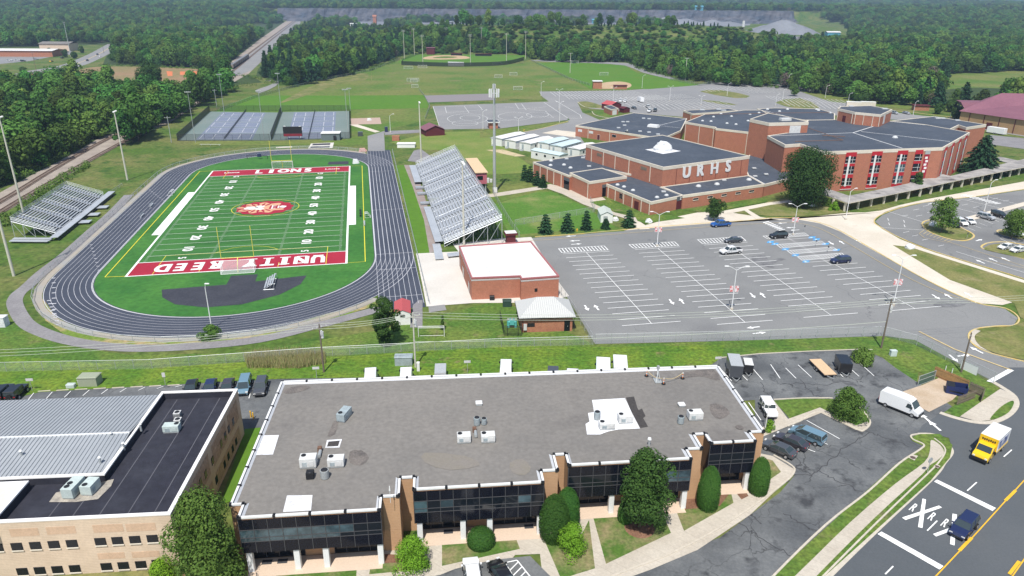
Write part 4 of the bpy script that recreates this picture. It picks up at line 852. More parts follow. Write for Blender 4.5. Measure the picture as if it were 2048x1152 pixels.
for k in range(N_):
	if W_[k][0] == 'a':
		A, B = P[k], P[k+1]; d, n = frame(A, B); ln = (B-A).length; nc = bayn[bi]; bays.append((A, B, d, n, ln, nc)); cw = ln/nc; z0, z1 = 2.95, OH-.26
		# cladding box around the bay
		g = MB(); g.prism([A-d*.06+n*.06, B+d*.06+n*.06, B+d*.06-n*2.25, A-d*.06-n*2.25], z0, z1); bay = g.build('glass_bay', dark_plate, office)
		rows_ = ((z1-1.28, z1-.06, 0), (z1-2.32, z1-1.36, 1), (z1-2.85, z1-2.40, 1), (z0+.08, z1-2.93, 0))
		for r_, (za, zb_, win) in enumerate(rows_):
			for c in range(nc):
				s0, s1 = c*cw+.04, (c+1)*cw-.04; lit = False
				if win: lit = (bi == 0 and c < 8 and not (r_ == 2 and c == 7)) or (bi == 1 and (c, r_) in ((0, 1), (0, 2), (2, 1), (8, 1))) or (bi == 2 and c in (8, 9) and r_ in (1, 2))
				a_ = A+d*s0+n*.075; b_ = A+d*s1+n*.075
				q = MB().face([(a_.x, a_.y, za), (b_.x, b_.y, za), (b_.x, b_.y, zb_), (a_.x, a_.y, zb_)])
				if win: q.build('window_pane', glassb if lit else glassd, bay)
				else: q.build('spandrel_panel', dark_plate, bay)
		mu = MB()
		for c in range(nc+1): s = A+d*(c*cw)+n*.09; mu.prism([s-d*.03-n*.03, s+d*.03-n*.03, s+d*.03+n*.03, s-d*.03+n*.03], z0, z1-.02)
		for zz in (z1-1.32, z1-2.36, z1-2.89): mu.prism([A+n*.055, B+n*.055, B+n*.115, A+n*.115], zz-.03, zz+.03)
		mu.build('mullion', mat('mullion', (.07, .07, .075), .4) if bi == 0 else MT['mullion'], bay)
		# ground floor: dark shopfront and white columns
		Ab, Bb = A-n*2.3, B-n*2.3
		for s0, s1 in (((.3, ln*.40), (ln*.62, ln-.4)) if bi < 3 else ((.5, ln-.5),)):
			q = MB().prism([Ab+d*s0-n*.05, Ab+d*s1-n*.05, Ab+d*s1+n*.05, Ab+d*s0+n*.05], .15, 2.75); sf = q.build('shopfront', glassd, office)
			mu = MB(); k_ = int((s1-s0)/1.2)
			for c in range(k_+1): s = Ab+d*(s0+(s1-s0)*c/k_)+n*.07; mu.prism([s-d*.03, s+d*.03, s+d*.03+n*.04, s-d*.03+n*.04], .15, 2.75)
			mu.prism([Ab+d*s0+n*.055, Ab+d*s1+n*.055, Ab+d*s1+n*.1, Ab+d*s0+n*.1], 2.0, 2.08); mu.build('door_frame', MT['mullion'], sf)
		for s in ((.5, ln*.37, ln*.58, ln-.35) if bi < 3 else (ln-.35,)):
			c = A+d*s-n*.45; MB().prism([c-d*.32-n*.32, c+d*.32-n*.32, c+d*.32+n*.32, c-d*.32+n*.32], 0, 2.98).build('column', white_metal, office, bev=.05)
		sl_ = MB().prism([A+d*.2-n*2.2, B-d*.2-n*2.2, B-d*.2+n*.6, A+d*.2+n*.6], .02, .12); sl_.build('entrance_slab', mat('slab_peach', (.60, .47, .36), .9, fine=.08) if bi == 0 else MT['slab_peach'], office)
		bi += 1
# signs beneath the bays
A, B, d, n, ln, nc = bays[2]
s = MB(); s.prism([A+d*3.0-n*2.1, A+d*6.6-n*2.1, A+d*6.6-n*2.02, A+d*3.0-n*2.02], 2.2, 2.75); sg = s.build('sign', mat('sign_red', (.33, .02, .03), .5), office)
A, B, d, n, ln, nc = bays[1]
s = MB()
for i in range(9): s.prism([A+d*(3.7+i*.22)-n*2.1, A+d*(3.85+i*.22)-n*2.1, A+d*(3.85+i*.22)-n*2.07, A+d*(3.7+i*.22)-n*2.07], 2.3-(i % 2)*.04, 2.48)
s.build('sign_lettering', white_metal, office)
for bi_, s0, lb_ in ((0, 1.3, 'under the leftmost glass bay, left of the pair'), (0, 3.0, 'under the leftmost glass bay, right of the pair'), (1, 3.2, 'outside the entrance with small white lettering'), (1, 14.2, 'beside the right column of the second bay'), (3, 1.0, 'outside the door under the narrow right-hand bay')):
	A, B, d, n, ln, nc = bays[bi_]; s0 = min(s0, ln-2)
	s = MB().prism([A+d*s0-n*1.9, A+d*(s0+1.1)-n*1.9, A+d*(s0+1.1)-n*1.2, A+d*s0-n*1.2], .125, .15); tag(s.build('door_mat', stain), 'dark doormat '+lb_, 'doormat', 'doormats at the office entrances')
# roof patches
ZR = OH-.2
def rp(name, px, m, z=ZR, par=None): return MB().face([G(x, y, z) for x, y in px]).build(name, m, par or office)
rp('roof_patch', [(518, 871), (558, 870), (546, 909), (509, 910)], white_coat); rp('roof_patch', [(574, 991), (625, 990), (622, 1021), (566, 1024)], white_coat)
rp('roof_patch', [(1184, 800), (1250, 796), (1262, 822), (1280, 857), (1236, 859), (1216, 863), (1200, 869), (1174, 869), (1171, 848), (1179, 843), (1176, 826), (1188, 824)], white_coat)
rp('roof_patch', [(1252, 795), (1268, 793), (1275, 816), (1296, 853), (1281, 856), (1262, 822)], patch_dark, ZR+.003)
rp('roof_patch', [(1277, 820), (1284, 817), (1291, 832), (1286, 836)], patch_dark, ZR+.004)
rp('roof_patch', [(654, 880), (684, 878), (679, 895), (650, 896)], white_coat, ZR+.004); rp('roof_patch', [(657, 883), (680, 881), (676, 892), (654, 893)], patch_dark, ZR+.008)
stn = mat('roof_stain', (.10, .09, .085), .95, (.17, .15, .135), sc=.7, lo=.3, hi=.6, fine=.3)
for q in (smoothpx([(700, 903), (722, 900), (738, 915), (722, 930), (700, 925)], 2), smoothpx([(1420, 808), (1444, 810), (1460, 826), (1440, 838), (1424, 828)], 2), smoothpx([(568, 779), (600, 771), (622, 774), (600, 783), (572, 787)], 2), smoothpx([(668, 842), (676, 845), (670, 868), (655, 872), (662, 855)], 2), smoothpx([(1370, 745), (1426, 738), (1440, 760), (1420, 757), (1400, 752), (1350, 757)], 2)): rp('roof_stain', q, stn, ZR+.002)
for q in (smoothpx([(1020, 925), (1045, 918), (1062, 935), (1050, 950), (1025, 945)], 2), smoothpx([(850, 905), (930, 912), (960, 930), (900, 940), (850, 925)], 2)): rp('roof_stain', q, mat('olive_stain', (.205, .185, .15), .95, (.21, .19, .17), sc=.5, lo=.35, hi=.65, fine=.1) if 'olive_stain' not in MT else MT['olive_stain'], ZR+.001)
MB().tube(G(1479, 855, ZR), G(1479, 855, ZR)+Vector((0, 0, .06)), .5, .5, 16).build('roof_drain', stn, office)
# ---- machines on the roofs: things of their own ----
def rtu(px, rz, sz, m, label, fans=1, z=ZR, group='rooftop air units', fanpos=.28):
	p = G(*px, z); r = thing('rooftop_air_unit', label, 'air conditioner', tuple(p), rz, group)
	l, wd, h = sz; c = MB(); c.box((0, 0, .18), (l, wd, h)); b = c.build('casing', m, r, world=False, bev=.03)
	MB().box((0, 0, .02), (l*.94, wd*.94, .18)).build('base_rail', galv, r, world=False)
	for i in range(fans):
		fx = -l*fanpos+(i*.62 if fans > 1 else 0); q = MB(); q.tube((fx, wd*.16, h+.17), (fx, wd*.16, h+.22), .3, .3, 14); q.build('fan_guard', black_metal, r, world=False)
	v = MB(); 
	for i in range(5): v.box((-l*.2, -wd/2-.012, .3+i*h*.11), (l*.3, .03, .05))
	v.build('louvre', hvac_grey, r, world=False); MB().box((l*.22, -wd/2-.01, .3), (l*.28, .03, h*.6)).build('access_panel', m, r, world=False)
	return r
def cond(px, rad, h, m, label, z=ZR, square=False):
	p = G(*px, z); r = thing('condenser_unit', label, 'condenser unit', tuple(p), radians(6), 'condenser units on the roofs')
	q = MB(); q.box((0, 0, .05), (rad*2, rad*2, h)) if square else q.tube((0, 0, .05), (0, 0, h), rad, rad, 20); q.build('casing', m, r, world=False)
	q = MB(); q.tube((0, 0, h+.045), (0, 0, h+.09), rad*.82, rad*.7, 18); q.build('fan_guard', black_metal, r, world=False)
	q = MB()
	for i in range(9): q.tube((0, 0, .12+i*(h-.2)/9), (0, 0, .15+i*(h-.2)/9), rad*1.02, rad*1.02, 20, cap=False) if not square else q.box((0, 0, .1+i*(h-.15)/9), (rad*2.04, rad*2.04, .03))
	q.build('coil_guard', black_metal if square else galv, r, world=False)
	return r
R6 = radians(6)
rtu((689, 836), radians(76), (2.3, 1.15, 1.0), hvac_grey, 'weathered blue-grey air unit standing alone near the left end of the gravel roof')
rtu((618, 931), R6, (1.9, 1.3, 1.15), hvac, 'white air unit left of the round condenser group on the gravel roof')
rtu((673, 930), R6, (1.9, 1.2, .95), hvac, 'white air unit with a rusty corner right of the round condenser group', fanpos=.3)
cond((650, 955), .5, 1.05, galv, 'tall silver round condenser between two white air units')
cond((621, 955), .42, .8, black_metal, 'small square black condenser beside the silver round one', square=True)
rtu((928, 882), R6, (1.7, 1.2, .85), hvac, 'white air unit, left of the pair beside the central rusty curb'); rtu((976, 881), R6, (1.75, 1.2, .85), hvac, 'white air unit, right of the pair beside the central rusty curb')
cond((954, 849), .42, 1.05, hvac_grey, 'taller round condenser behind the central pair of white units'); cond((968, 848), .36, .85, hvac_grey, 'shorter round condenser behind the central pair of white units')
rtu((1213, 856), R6, (2.0, 1.1, .75), hvac, 'white air unit at the front of the big white roof patch'); rtu((1250, 843), R6, (1.9, 1.2, .9), hvac, 'white air unit at the right of the big white roof patch')
cond((1194, 838), .42, 1.1, hvac_grey, 'dark grey round condenser on the big white roof patch'); cond((1361, 846), .42, 1.0, hvac_grey, 'blue-grey round condenser beside the rightmost white air unit')
rtu((1389, 837), R6, (1.9, 1.2, .95), hvac, 'rightmost white air unit on the gravel roof')
for px, lb in (((958, 809), 'square white roof hatch near the middle of the gravel roof'), ((1363, 812), 'small white roof hood behind the rightmost air unit')):
	t = thing('roof_hatch', lb, 'roof hatch', tuple(G(*px, ZR)), R6, 'roof hatches'); MB().box((0, 0, 0), (.8, .75, .3)).build('curb', galv, t, world=False); MB().box((0, 0, .3), (.95, .85, .12), 0, 0, .85, .85).build('lid', white_metal, t, world=False)
t = thing('roof_vent', 'white capped vent pipe behind the large tree at the front of the gravel roof', 'vent', tuple(G(1298, 891, ZR))); MB().tube((0, 0, 0), (0, 0, .9), .14, .14, 10).build('pipe', galv, t, world=False); MB().tube((0, 0, .9), (0, 0, 1.1), .26, .2, 12).build('cap', white_metal, t, world=False)
t = thing('roof_antenna', 'thin white antenna mast on the brick pier between the first two bays', 'antenna', tuple(G(781, 1004, 7.7))); MB().tube((0, 0, -.1), (0, 0, 1.9), .03, .03, 6).build('mast', white_metal, t, world=False); MB().tube((0, 0, 1.5), (0, 0, 2.1), .1, .04, 8).build('head', white_metal, t, world=False)
for q in (((932, 873), 'rusty duct box between the pair of white air units', .45), ((640, 912), 'rusty duct elbow between the two white units at left', .5)):
	t = thing('duct', q[1], 'duct', tuple(G(q[0][0]+17 if q[0][0] > 900 else q[0][0], q[0][1]-10, ZR)), R6); MB().box((0, 0, 0), (.5, .5, .6)).build('duct_box', rust, t, world=False); MB().tube((.1, -.3, .25), (.1, -1.5, .25), .2, .2, 10).build('pipe', galv, t, world=False)
# roof-edge hoist with warning posts and rope
t = thing('roof_hoist', 'grey metal hoist frame at the back edge of the gravel roof, ringed by warning posts', 'hoist', tuple(G(1315, 762, ZR)), R6)
q = MB(); q.box((0, 0, 0), (1.0, 1.4, .12)); q.tube((-.3, -.4, .1), (.1, .5, 1.5), .06); q.tube((.3, -.4, .1), (.1, .5, 1.5), .06); q.tube((.1, .5, 0), (.1, .5, 2.0), .09); q.box((.1, .5, 1.7), (.35, .35, .5)); q.tube((-.4, .6, 0), (-.5, .7, 1.1), .05); q.build('hoist_frame', galv, t, world=False)
wp = [G(1293, 752, ZR), G(1327, 768, ZR), G(1365, 757, ZR)]
for i, p in enumerate(wp):
	t = thing('warning_post', ['orange and white warning post left of the roof hoist', 'orange and white warning post in front of the roof hoist', 'orange and white warning post right of the roof hoist'][i], 'warning post', tuple(p), 0, 'warning posts round the hoist')
	MB().tube((0, 0, 0), (0, 0, .12), .32, .28, 12).build('base', black_metal, t, world=False)
	for j in range(4): MB().tube((0, 0, .12+j*.22), (0, 0, .34+j*.22), .07, .06, 8).build('post_band', mat('safety_orange', (.75, .22, .05), .6) if 'safety_orange' not in MT and not j % 2 else (MT['safety_orange'] if not j % 2 else white_metal), t, world=False)
rp_ = [a.lerp(b, k/5)+Vector((0, 0, .95-.5*sin(pi*k/5))) for a, b in ((wp[0], wp[1]), (wp[1], wp[2])) for k in range(6)]
tag(MB().path(rp_, .035).build('warning_rope', yellow_faded), 'pale rope sagging between the three warning posts on the roof', 'rope')

# ---------------- left building with metal roof ----------------
lf = thing('commercial_building', 'tan brick commercial block with white coping, black flat roof and grey ribbed metal roof', 'building', tuple(xy(G(200, 1100))))
LH = 7.5
c0, c1, c2, c3, c4 = (G(340, 1028, LH), G(475, 778, LH), G(330, 781, LH), G(235, 948, LH), G(0, 965, LH))
ld = (c1-c0); ld.z = 0; ld.normalize(); lx = Vector((-ld.y, ld.x, 0))
if lx.x > 0: lx = -lx
def ll(a, b): return xy(c0)+lx*a+ld*b            # a = metres to the left, b = metres back
depth = (c1-c0).length; wbk = (xy(c2)-xy(c1)).length; bfr = (xy(c3)-xy(c0)).dot(ld)
RZ = LH-1.05
MB().prism([ll(0, 0), ll(70, 0), ll(70, depth), ll(0, depth)], 0, RZ).build('wall', brick_tan, lf)
def para(name, pts, th=.35, closed=False):
	q = MB(); n_ = len(pts)
	for a, b in zip(pts, pts[1:]):
		d = (b-a).normalized(); s = Vector((-d.y, d.x, 0))*th/2; e = d*th/2
		q.prism([a-s-e, b-s+e, b+s+e, a+s-e], RZ+.0, LH-.1)
	return q
MB().face([(p.x, p.y, RZ+.02) for p in (ll(.35, .35), ll(wbk+.2, .35), ll(wbk+.2, depth-.35), ll(.35, depth-.35))]).build('flat_roof', roof_black, lf)
MB().face([(p.x, p.y, RZ+.016) for p in (ll(wbk-.2, .35), ll(70, .35), ll(70, bfr), ll(wbk-.2, bfr))]).build('flat_roof', roof_black, lf)
# parapets: tan outside, black membrane inside
outer = MB(); 
outer.prism([ll(0, 0), ll(70, 0), ll(70, .2), ll(0, .2)], RZ, LH-.12); outer.prism([ll(0, .2), ll(.2, .2), ll(.2, depth), ll(0, depth)], RZ, LH-.12); outer.prism([ll(.2, depth-.2), ll(wbk, depth-.2), ll(wbk, depth), ll(.2, depth)], RZ, LH-.12)
outer.build('parapet', brick_tan, lf)
il = MB(); il.prism([ll(.2, .2), ll(70, .2), ll(70, .34), ll(.2, .34)], RZ+.01, LH-.12); il.prism([ll(.2, .34), ll(.34, .34), ll(.34, depth-.2), ll(.2, depth-.2)], RZ+.01, LH-.12); il.prism([ll(.34, depth-.34), ll(wbk, depth-.34), ll(wbk, depth-.2), ll(.34, depth-.2)], RZ+.01, LH-.12)
il.prism([ll(wbk, bfr), ll(wbk+.3, bfr), ll(wbk+.3, depth), ll(wbk, depth)], RZ+.01, LH-.12); il.prism([ll(wbk, bfr), ll(70, bfr), ll(70, bfr+.3), ll(wbk, bfr+.3)], RZ+.012, LH-.12); il.build('parapet_membrane', roof_black, lf)
cp = MB()
for a, b in (((-.05, -.05), (70, .38)), ((-.05, .38), (.38, depth+.05)), ((.38, depth-.38), (wbk+.35, depth+.05)), ((wbk-.04, bfr-.04), (wbk+.36, depth-.38)), ((wbk+.36, bfr-.04), (70, bfr+.36))): cp.prism([ll(a[0], a[1]), ll(b[0], a[1]), ll(b[0], b[1]), ll(a[0], b[1])], LH-.12, LH+.04)
cp.build('coping', mat('coping_white', (.80, .78, .76), .6, fine=.03), lf)
# metal roof: two slopes with standing seams
mr = MB(); rd = depth-.3; rm_ = bfr+.3+(rd-bfr)*.42; x0 = wbk+.3
a0, a1 = LH-.5, LH+.35
for (b0, z0_, b1, z1_) in ((bfr+.3, a0, rm_, a1), (rm_, a1, rd+.5, a0-.1)):
	A0, A1, B0, B1 = ll(x0, b0), ll(70, b0), ll(x0, b1), ll(70, b1); mr.face([(A0.x, A0.y, z0_), (A1.x, A1.y, z0_), (B1.x, B1.y, z1_), (B0.x, B0.y, z1_)])
mr.build('metal_roof', roof_metal, lf)
seam = MB()
for k in range(110):
	xx = x0+.2+k*.5
	for (b0, z0_, b1, z1_) in ((bfr+.3, a0, rm_, a1), (rm_, a1, rd+.5, a0-.1)):
		q0, q1 = ll(xx, b0), ll(xx+.07, b0); r0, r1 = ll(xx, b1), ll(xx+.07, b1)
		seam.mesh([(q0.x, q0.y, z0_), (q1.x, q1.y, z0_), (r1.x, r1.y, z1_), (r0.x, r0.y, z1_), (q0.x, q0.y, z0_+.08), (q1.x, q1.y, z0_+.08), (r1.x, r1.y, z1_+.08), (r0.x, r0.y, z1_+.08)], [(4, 5, 6, 7), (0, 4, 7, 3), (1, 2, 6, 5), (0, 1, 5, 4)])
seam.build('standing_seams', mat('seam', (.27, .29, .31), .5), lf)
rc = MB(); q0, q1 = ll(x0, rm_-.12), ll(70, rm_+.12); rc.prism([ll(x0, rm_-.13), ll(70, rm_-.13), ll(70, rm_+.13), ll(x0, rm_+.13)], a1-.02, a1+.11); rc.build('ridge_cap', mat('ridge_white', (.66, .67, .67), .6), lf)
# gutter strip / wall between rear eave and ground
# white inner roof with its own parapet at far left
wr = [G(57, 962, LH), G(-60, 972, LH), G(-180, 1100, LH), G(0, 1020, LH)]
e0, e1 = G(58, 962, LH), G(-2, 1040, LH)
q = MB().prism([xy(e0), xy(e0)+lx*30, xy(e0)+lx*30-ld*8.2, xy(e0)-ld*8.2+lx*0], RZ+.02, LH-.12); q.build('roof_upstand', roof_black, lf)
q = MB(); b_ = xy(e0); 
for a, c in (((0, 0), (.35, -8.2)), ((.35, 0), (30, -.35))): q.prism([b_+lx*a[0]+ld*a[1], b_+lx*c[0]+ld*a[1], b_+lx*c[0]+ld*c[1], b_+lx*a[0]+ld*c[1]], LH-.12, LH+.06)
q.build('coping', MT['coping_white'], lf); MB().face([(p.x, p.y, LH-.1) for p in (b_+lx*.35-ld*.35, b_+lx*30-ld*.35, b_+lx*30-ld*8.1, b_+lx*.35-ld*8.1)]).build('pale_roof', mat('pale_roof', (.62, .58, .52), .8, fine=.08), lf)
sm = MB()
for a in (2.4, 5.2, 8.2): strip(sm, [ll(a, .5), ll(a, depth-.6 if a < wbk-.5 else bfr-.3)], .12, RZ+.035)
for a in (11, 13.5): strip(sm, [ll(a, .5), ll(a, bfr-.2)], .12, RZ+.035)
sm.build('membrane_seam', mat('seam_grey', (.10, .10, .115), .9), lf)
MB().face([G(x, y, RZ+.045) for x, y in [(112, 985), (140, 978), (228, 958), (222, 972), (196, 998), (150, 1004), (98, 1004)]]).build('roof_patch', mat('patch_tan', (.40, .36, .30), .9, (.2, .18, .16), sc=1, lo=.4, hi=.7, fine=.2), lf)
# windows front and right side
A, B = ll(0, 0), ll(60, 0)
for x, y in ((201, 1083), (235, 1081), (270, 1079), (305, 1077), (144, 1087), (108, 1089), (71, 1091), (34, 1093), (-5, 1095)): window(lf, A, B, (x, y), 1.05, .85, glassd, black_metal, cream)
for x, y in ((213, 1133), (247, 1131), (282, 1129), (315, 1126), (150, 1137), (115, 1139), (80, 1141), (45, 1143)): window(lf, A, B, (x, y), 1.05, .85, glassd, black_metal, cream)
for x0_, x1_, y_, hh in ((186, 247, 1058, 1.1), (252, 312, 1056, 1.1), (93, 152, 1062, 1.1), (20, 78, 1066, 1.1), (196, 250, 1113, .9), (264, 320, 1110, .9)):
	p0, p1 = onwall(x0_, y_, A, B), onwall(x1_, y_, A, B); d, n = frame(A, B)
	MB().prism([xy(p0)-n*.05, xy(p1)-n*.05, xy(p1)+n*.02, xy(p0)+n*.02], p0.z-hh*.45, p0.z+hh*.45).build('brick_panel', brick_tan2, lf)
A2, B2 = ll(0, 0), ll(0, depth)
for (s0, s1, z0_, z1_) in ((1.0, 4.5, 3.6, 6.6), (6, 12.5, 3.6, 6.6), (14, 20, 3.6, 6.6), (21, 25.5, 3.6, 6.6), (1, 12.5, .6, 2.6), (14, 25, .6, 2.6)): 
	MB().prism([ll(-.03, s0), ll(.05, s0), ll(.05, s1), ll(-.03, s1)], z0_, z1_).build('brick_panel', brick_side, lf)
for x, y in ((466, 843), (457.5, 857.5), (450, 871), (442, 887), (425, 921), (411, 948), (401, 964), (472, 883), (465, 897), (456.5, 912.5), (449, 928.5), (433, 959)): window(lf, A2, B2, (x, y), .75, .95, glassd, black_metal)
R2 = atan2(-lx.y, -lx.x)
rtu((150, 985), R2+radians(83), (2.6, 1.3, 1.2), hvac_green, 'long pale air unit with two fans beside the parapet of the black roof', 2, RZ+.03); rtu((183, 982), R2+radians(83), (1.9, 1.3, 1.1), hvac_green, 'square pale green air unit right of the two-fan unit on the black roof', 1, RZ+.03)
rtu((345, 862), R2, (2.0, 1.1, .85), hvac_green, 'pale green air unit in front of two small condensers on the black roof', 1, RZ+.03, fanpos=-.3)
cond((357, 848), .42, .75, hvac, 'small white square condenser nearest the pale green unit', RZ+.03, True); cond((356, 834), .42, .75, hvac, 'small white square condenser furthest back on the black roof', RZ+.03, True)
for px, lb in (((282, 858), 'silver vent stack on the ridge beside the black parapet'), ((223, 876), 'silver vent stack mid-slope on the metal roof'), ((201, 925), 'silver vent stack near the corner of the metal roof'), ((248, 896), 'short white vent pipe by the sloping parapet'), ((44, 912), 'low white vent cap on the left of the metal roof')):
	t = thing('roof_vent', lb, 'vent', tuple(G(*px, LH-.1)), 0, 'vents on the metal roof'); MB().tube((0, 0, -.3), (0, 0, .7), .13, .13, 8).build('pipe', galv, t, world=False); MB().tube((0, 0, .7), (0, 0, .85), .22, .12, 8).build('cap', white_metal, t, world=False)

# ---------------- concession / field house ----------------
fh = thing('field_house', 'brick field house with flat white roof, red coping and white stripes beside the concrete apron', 'building', tuple(xy(G(1030, 580))))
P = block([(918, 492), (943, 555.5), (1040, 551.5), (1042.5, 557), (1118, 551.5), (1062, 482.5)], 5.0, fh, brick, roof_white, mat('coping_red', (.36, .13, .13), .6), .28, roofz=.22, rim=.24)
o = offset(P, .05); bandm = MB()
for z in (4.35, 4.52):
	n_ = len(o)
	for k in range(n_):
		a, b = o[k], o[(k+1) % n_]; bandm.face([(a.x, a.y, z-.05), (b.x, b.y, z-.05), (b.x, b.y, z+.05), (a.x, a.y, z+.05)])
bandm.build('white_band', white_metal, fh)
A, B = G(918, 492, 5), G(943, 555.5, 5)
for x, y, w_ in ((921, 540, 1.2), (927, 545, 3.0), (938, 568, 2.2)): window(fh, A, B, (x, y), w_, 2.2, glassd, maroon, zc=1.4, name='door')
A, B = G(1042.5, 557, 5), G(1118, 551.5, 5); window(fh, A, B, (1072, 580), .5, .6, black_metal, black_metal)
for x, y in ((946, 522), (961, 505), (1005, 502), (1018, 531), (1027, 546), (974, 536), (978, 543), (1044, 513), (1060, 511), (1054, 549), (1096, 546)):
	p = G(x, y, 4.8); q = MB(); q.box((p.x, p.y, 4.79), (.55, .55, .14)); q.build('roof_vent_cap', hvac, fh)
bt = thing('ticket_booth', 'small red ticket booth with flat white roof behind the field house', 'kiosk', tuple(xy(G(1022, 486))))
c = G(1021, 487); q = MB(); q.box((c.x, c.y, 0), (2.3, 2.1, 2.6), .2); q.build('wall', maroon, bt); q = MB(); q.box((c.x, c.y, 2.6), (3.2, 2.8, .5), .2); q.build('fascia', maroon, bt); q = MB(); q.box((c.x, c.y, 3.11), (2.9, 2.5, .05), .2); q.build('roof', roof_white, bt)

# ---------------- pump house with hip roof ----------------
ph = thing('pump_house', 'small brick utility building with pale ribbed hip roof and one dark door', 'building', tuple(xy(G(1090, 660))))
c = [G(1038, 637, 3.2), G(1152, 633.5, 3.2)]; d = (c[1]-c[0]); wln = d.length; d.z = 0; d.normalize(); n = Vector((-d.y, d.x, 0)); o_ = xy(c[0])
e = .55; dp = 8.6
cor = [o_, o_+d*wln, o_+d*wln+n*dp, o_+n*dp]
MB().prism([o_+d*e+n*e, o_+d*(wln-e)+n*e, o_+d*(wln-e)+n*(dp-e), o_+d*e+n*(dp-e)], 0, 3.15).build('wall', brick_pale, ph)
r0, r1 = o_+d*(wln*.36)+n*dp*.55, o_+d*(wln*.66)+n*dp*.55; zt = 5.5; q = MB(); vs = [(p.x, p.y, 3.2) for p in cor]+[(r0.x, r0.y, zt), (r1.x, r1.y, zt)]
q.mesh(vs, [(0, 1, 5, 4), (1, 2, 5), (2, 3, 4, 5), (3, 0, 4)]); hip = q.build('roof', roof_metal_pump, ph)
q = MB()
for k in range(1, 27):
	s = wln*k/27; a = o_+d*s; fr = min(1, (s/(wln*.36)), ((wln-s)/(wln*.34))); b = a.lerp(o_+d*s+n*dp*.55, fr); q.tube((a.x, a.y, 3.22), (b.x, b.y, 3.22+(zt-3.2)*fr), .03, .03, 4)
q.build('roof_rib', galv, hip)
q = MB(); 
for i in range(4):
	a, b = cor[i], cor[(i+1) % 4]; dd = (b-a).normalized(); s = Vector((-dd.y, dd.x, 0))*.06; q.prism([a-s, b-s, b+s, a+s], 3.02, 3.19)
q.build('gutter', black_metal, ph)
A, B = o_+n*e, o_+d*wln+n*e
window(ph, A, B, (1062, 650), 1.3, .65, black_metal, black_metal, name='vent_panel'); P_ = onwall(1134, 653, A, B); dd_ = wb(MB(), A, B, P_, 1.1, .1, 2.2, .06).build('door', glassd, ph); wb(MB(), A, B, P_+d*.1, .08, 1, 1.15, .12).build('handle', galv, dd_)
wb(MB(), A, B, onwall(1050, 660, A, B), .6, .6, 1.9, .35).build('meter_box', hvac, ph)
for px in (1046, 1148): P_ = onwall(px, 650, A, B); MB().tube((P_.x, P_.y-.08, 0), (P_.x, P_.y-.08, 3.1), .05).build('downspout', black_metal, ph)

# ---------------- the school ----------------
sch = thing('school_building', 'sprawling red brick school with dark flat roofs and big white letters on its gym', 'school', tuple(xy(G(1450, 300))))
GH = 10.3
R1 = block([(1151.5, 250.5), (1325, 277), (1362, 261), (1374, 237), (1268, 225.5)], 5.0, sch)
R3 = block([(1066, 324), (1139, 351.5), (1205, 338), (1262, 348), (1185, 305), (1171, 309)], 5.0, sch, copd=.6)
R4 = block([(1139.5, 345.5), (1179, 363.5), (1253.5, 352.5), (1204, 336)], 5.6, sch)
R5 = block([(1207, 365.5), (1302.5, 404), (1366, 390.5), (1322, 372), (1255, 350), (1240, 358)], 4.1, sch)
R6_ = block([(1320, 374), (1366.2, 390.8), (1528, 368.5), (1497, 351)], 4.25, sch)
R7 = block([(1490, 335), (1496.5, 352), (1529, 369), (1561, 361), (1610, 350), (1600, 330), (1499, 309)], 4.0, sch)
MM = block([(1370.7, 244), (1430.5, 254), (1431.5, 256.5), (1497, 264), (1530, 262), (1550, 235), (1522, 220), (1489, 220), (1440, 226), (1411, 228)], 9.0, sch)
TW = block([(1500.2, 238.2), (1538.4, 246), (1617, 244), (1577, 233.5), (1536, 226)], 17.2, sch, copd=1.1, z0=3)
BB = block([(1535, 271.5), (1570, 289.6), (1600, 287.5), (1648, 303.5), (1886.5, 295), (1939.5, 265), (1851, 249), (1780, 241.5), (1740, 238), (1616, 240), (1600, 262)], 13.4, sch, copd=1.0)
CC = block([(1898, 259.5), (1917.5, 250), (1933, 255), (1972.5, 249), (1867.5, 232.5), (1780, 242), (1845, 251)], 12.4, sch, copd=1.0)
EE = block([(1514, 217.5), (1551, 215.7), (1637, 217.4), (1669.5, 227), (1669.5, 240), (1610, 240), (1556, 232)], 9.0, sch)
GG = block([(1366.6, 220.7), (1384.8, 227.4), (1476, 221), (1456, 216.6)], 5.0, sch)
GY = block([(1172, 289), (1326.5, 334.5), (1499, 312), (1325, 270)], GH, sch, copd=.95)
pb = [G(1672, 240, 13.4), G(1706, 248, 13.4), G(1744, 252, 13.4), G(1758, 253.5, 13.4), G(1780, 242, 13.4)]
pq = pb+[G(1739.8, 211, 18), G(1681, 213, 18)]
PH = block([(p.x, p.y) for p in pq], 18.0, sch, copd=.9, z0=12, world=True)
# joints on the big roofs
jt = MB()
for q, z in ((((1538, 272), (1706, 265.5)), 13.4), (((1706, 265.5), (1780, 242)), 13.4), (((1706, 265.5), (1805, 296.5)), 13.4), (((1722, 263), (1900, 283)), 13.4), (((1780, 243), (1851, 250)), 13.4)):
	strip(jt, [G(*p, z-.09) for p in q], .4)
for q, z in ((((1317, 251), (1372, 238)), 5), (((1317, 251), (1361, 256)), 5), (((1166, 311), (1190, 319)), 5), (((1530, 221), (1570, 232)), 9), (((1499, 350.5), (1530, 368)), 4.2)): strip(jt, [G(*p, z-.07) for p in q], .3)
jt.build('roof_joint', white_metal, sch)
def skylight(x, y, z, r=.75, dome=True):
	p = G(x, y, z-.1); q = MB()
	if dome: q.dome(p, r, r*.75, 8, 3)
	else: q.box(p, (r*2.2, r*1.6, .35))
	q.build('skylight' if dome else 'roof_vent_cap', mat('skylight', (.52, .53, .53), .4) if 'skylight' not in MT else MT['skylight'], sch)
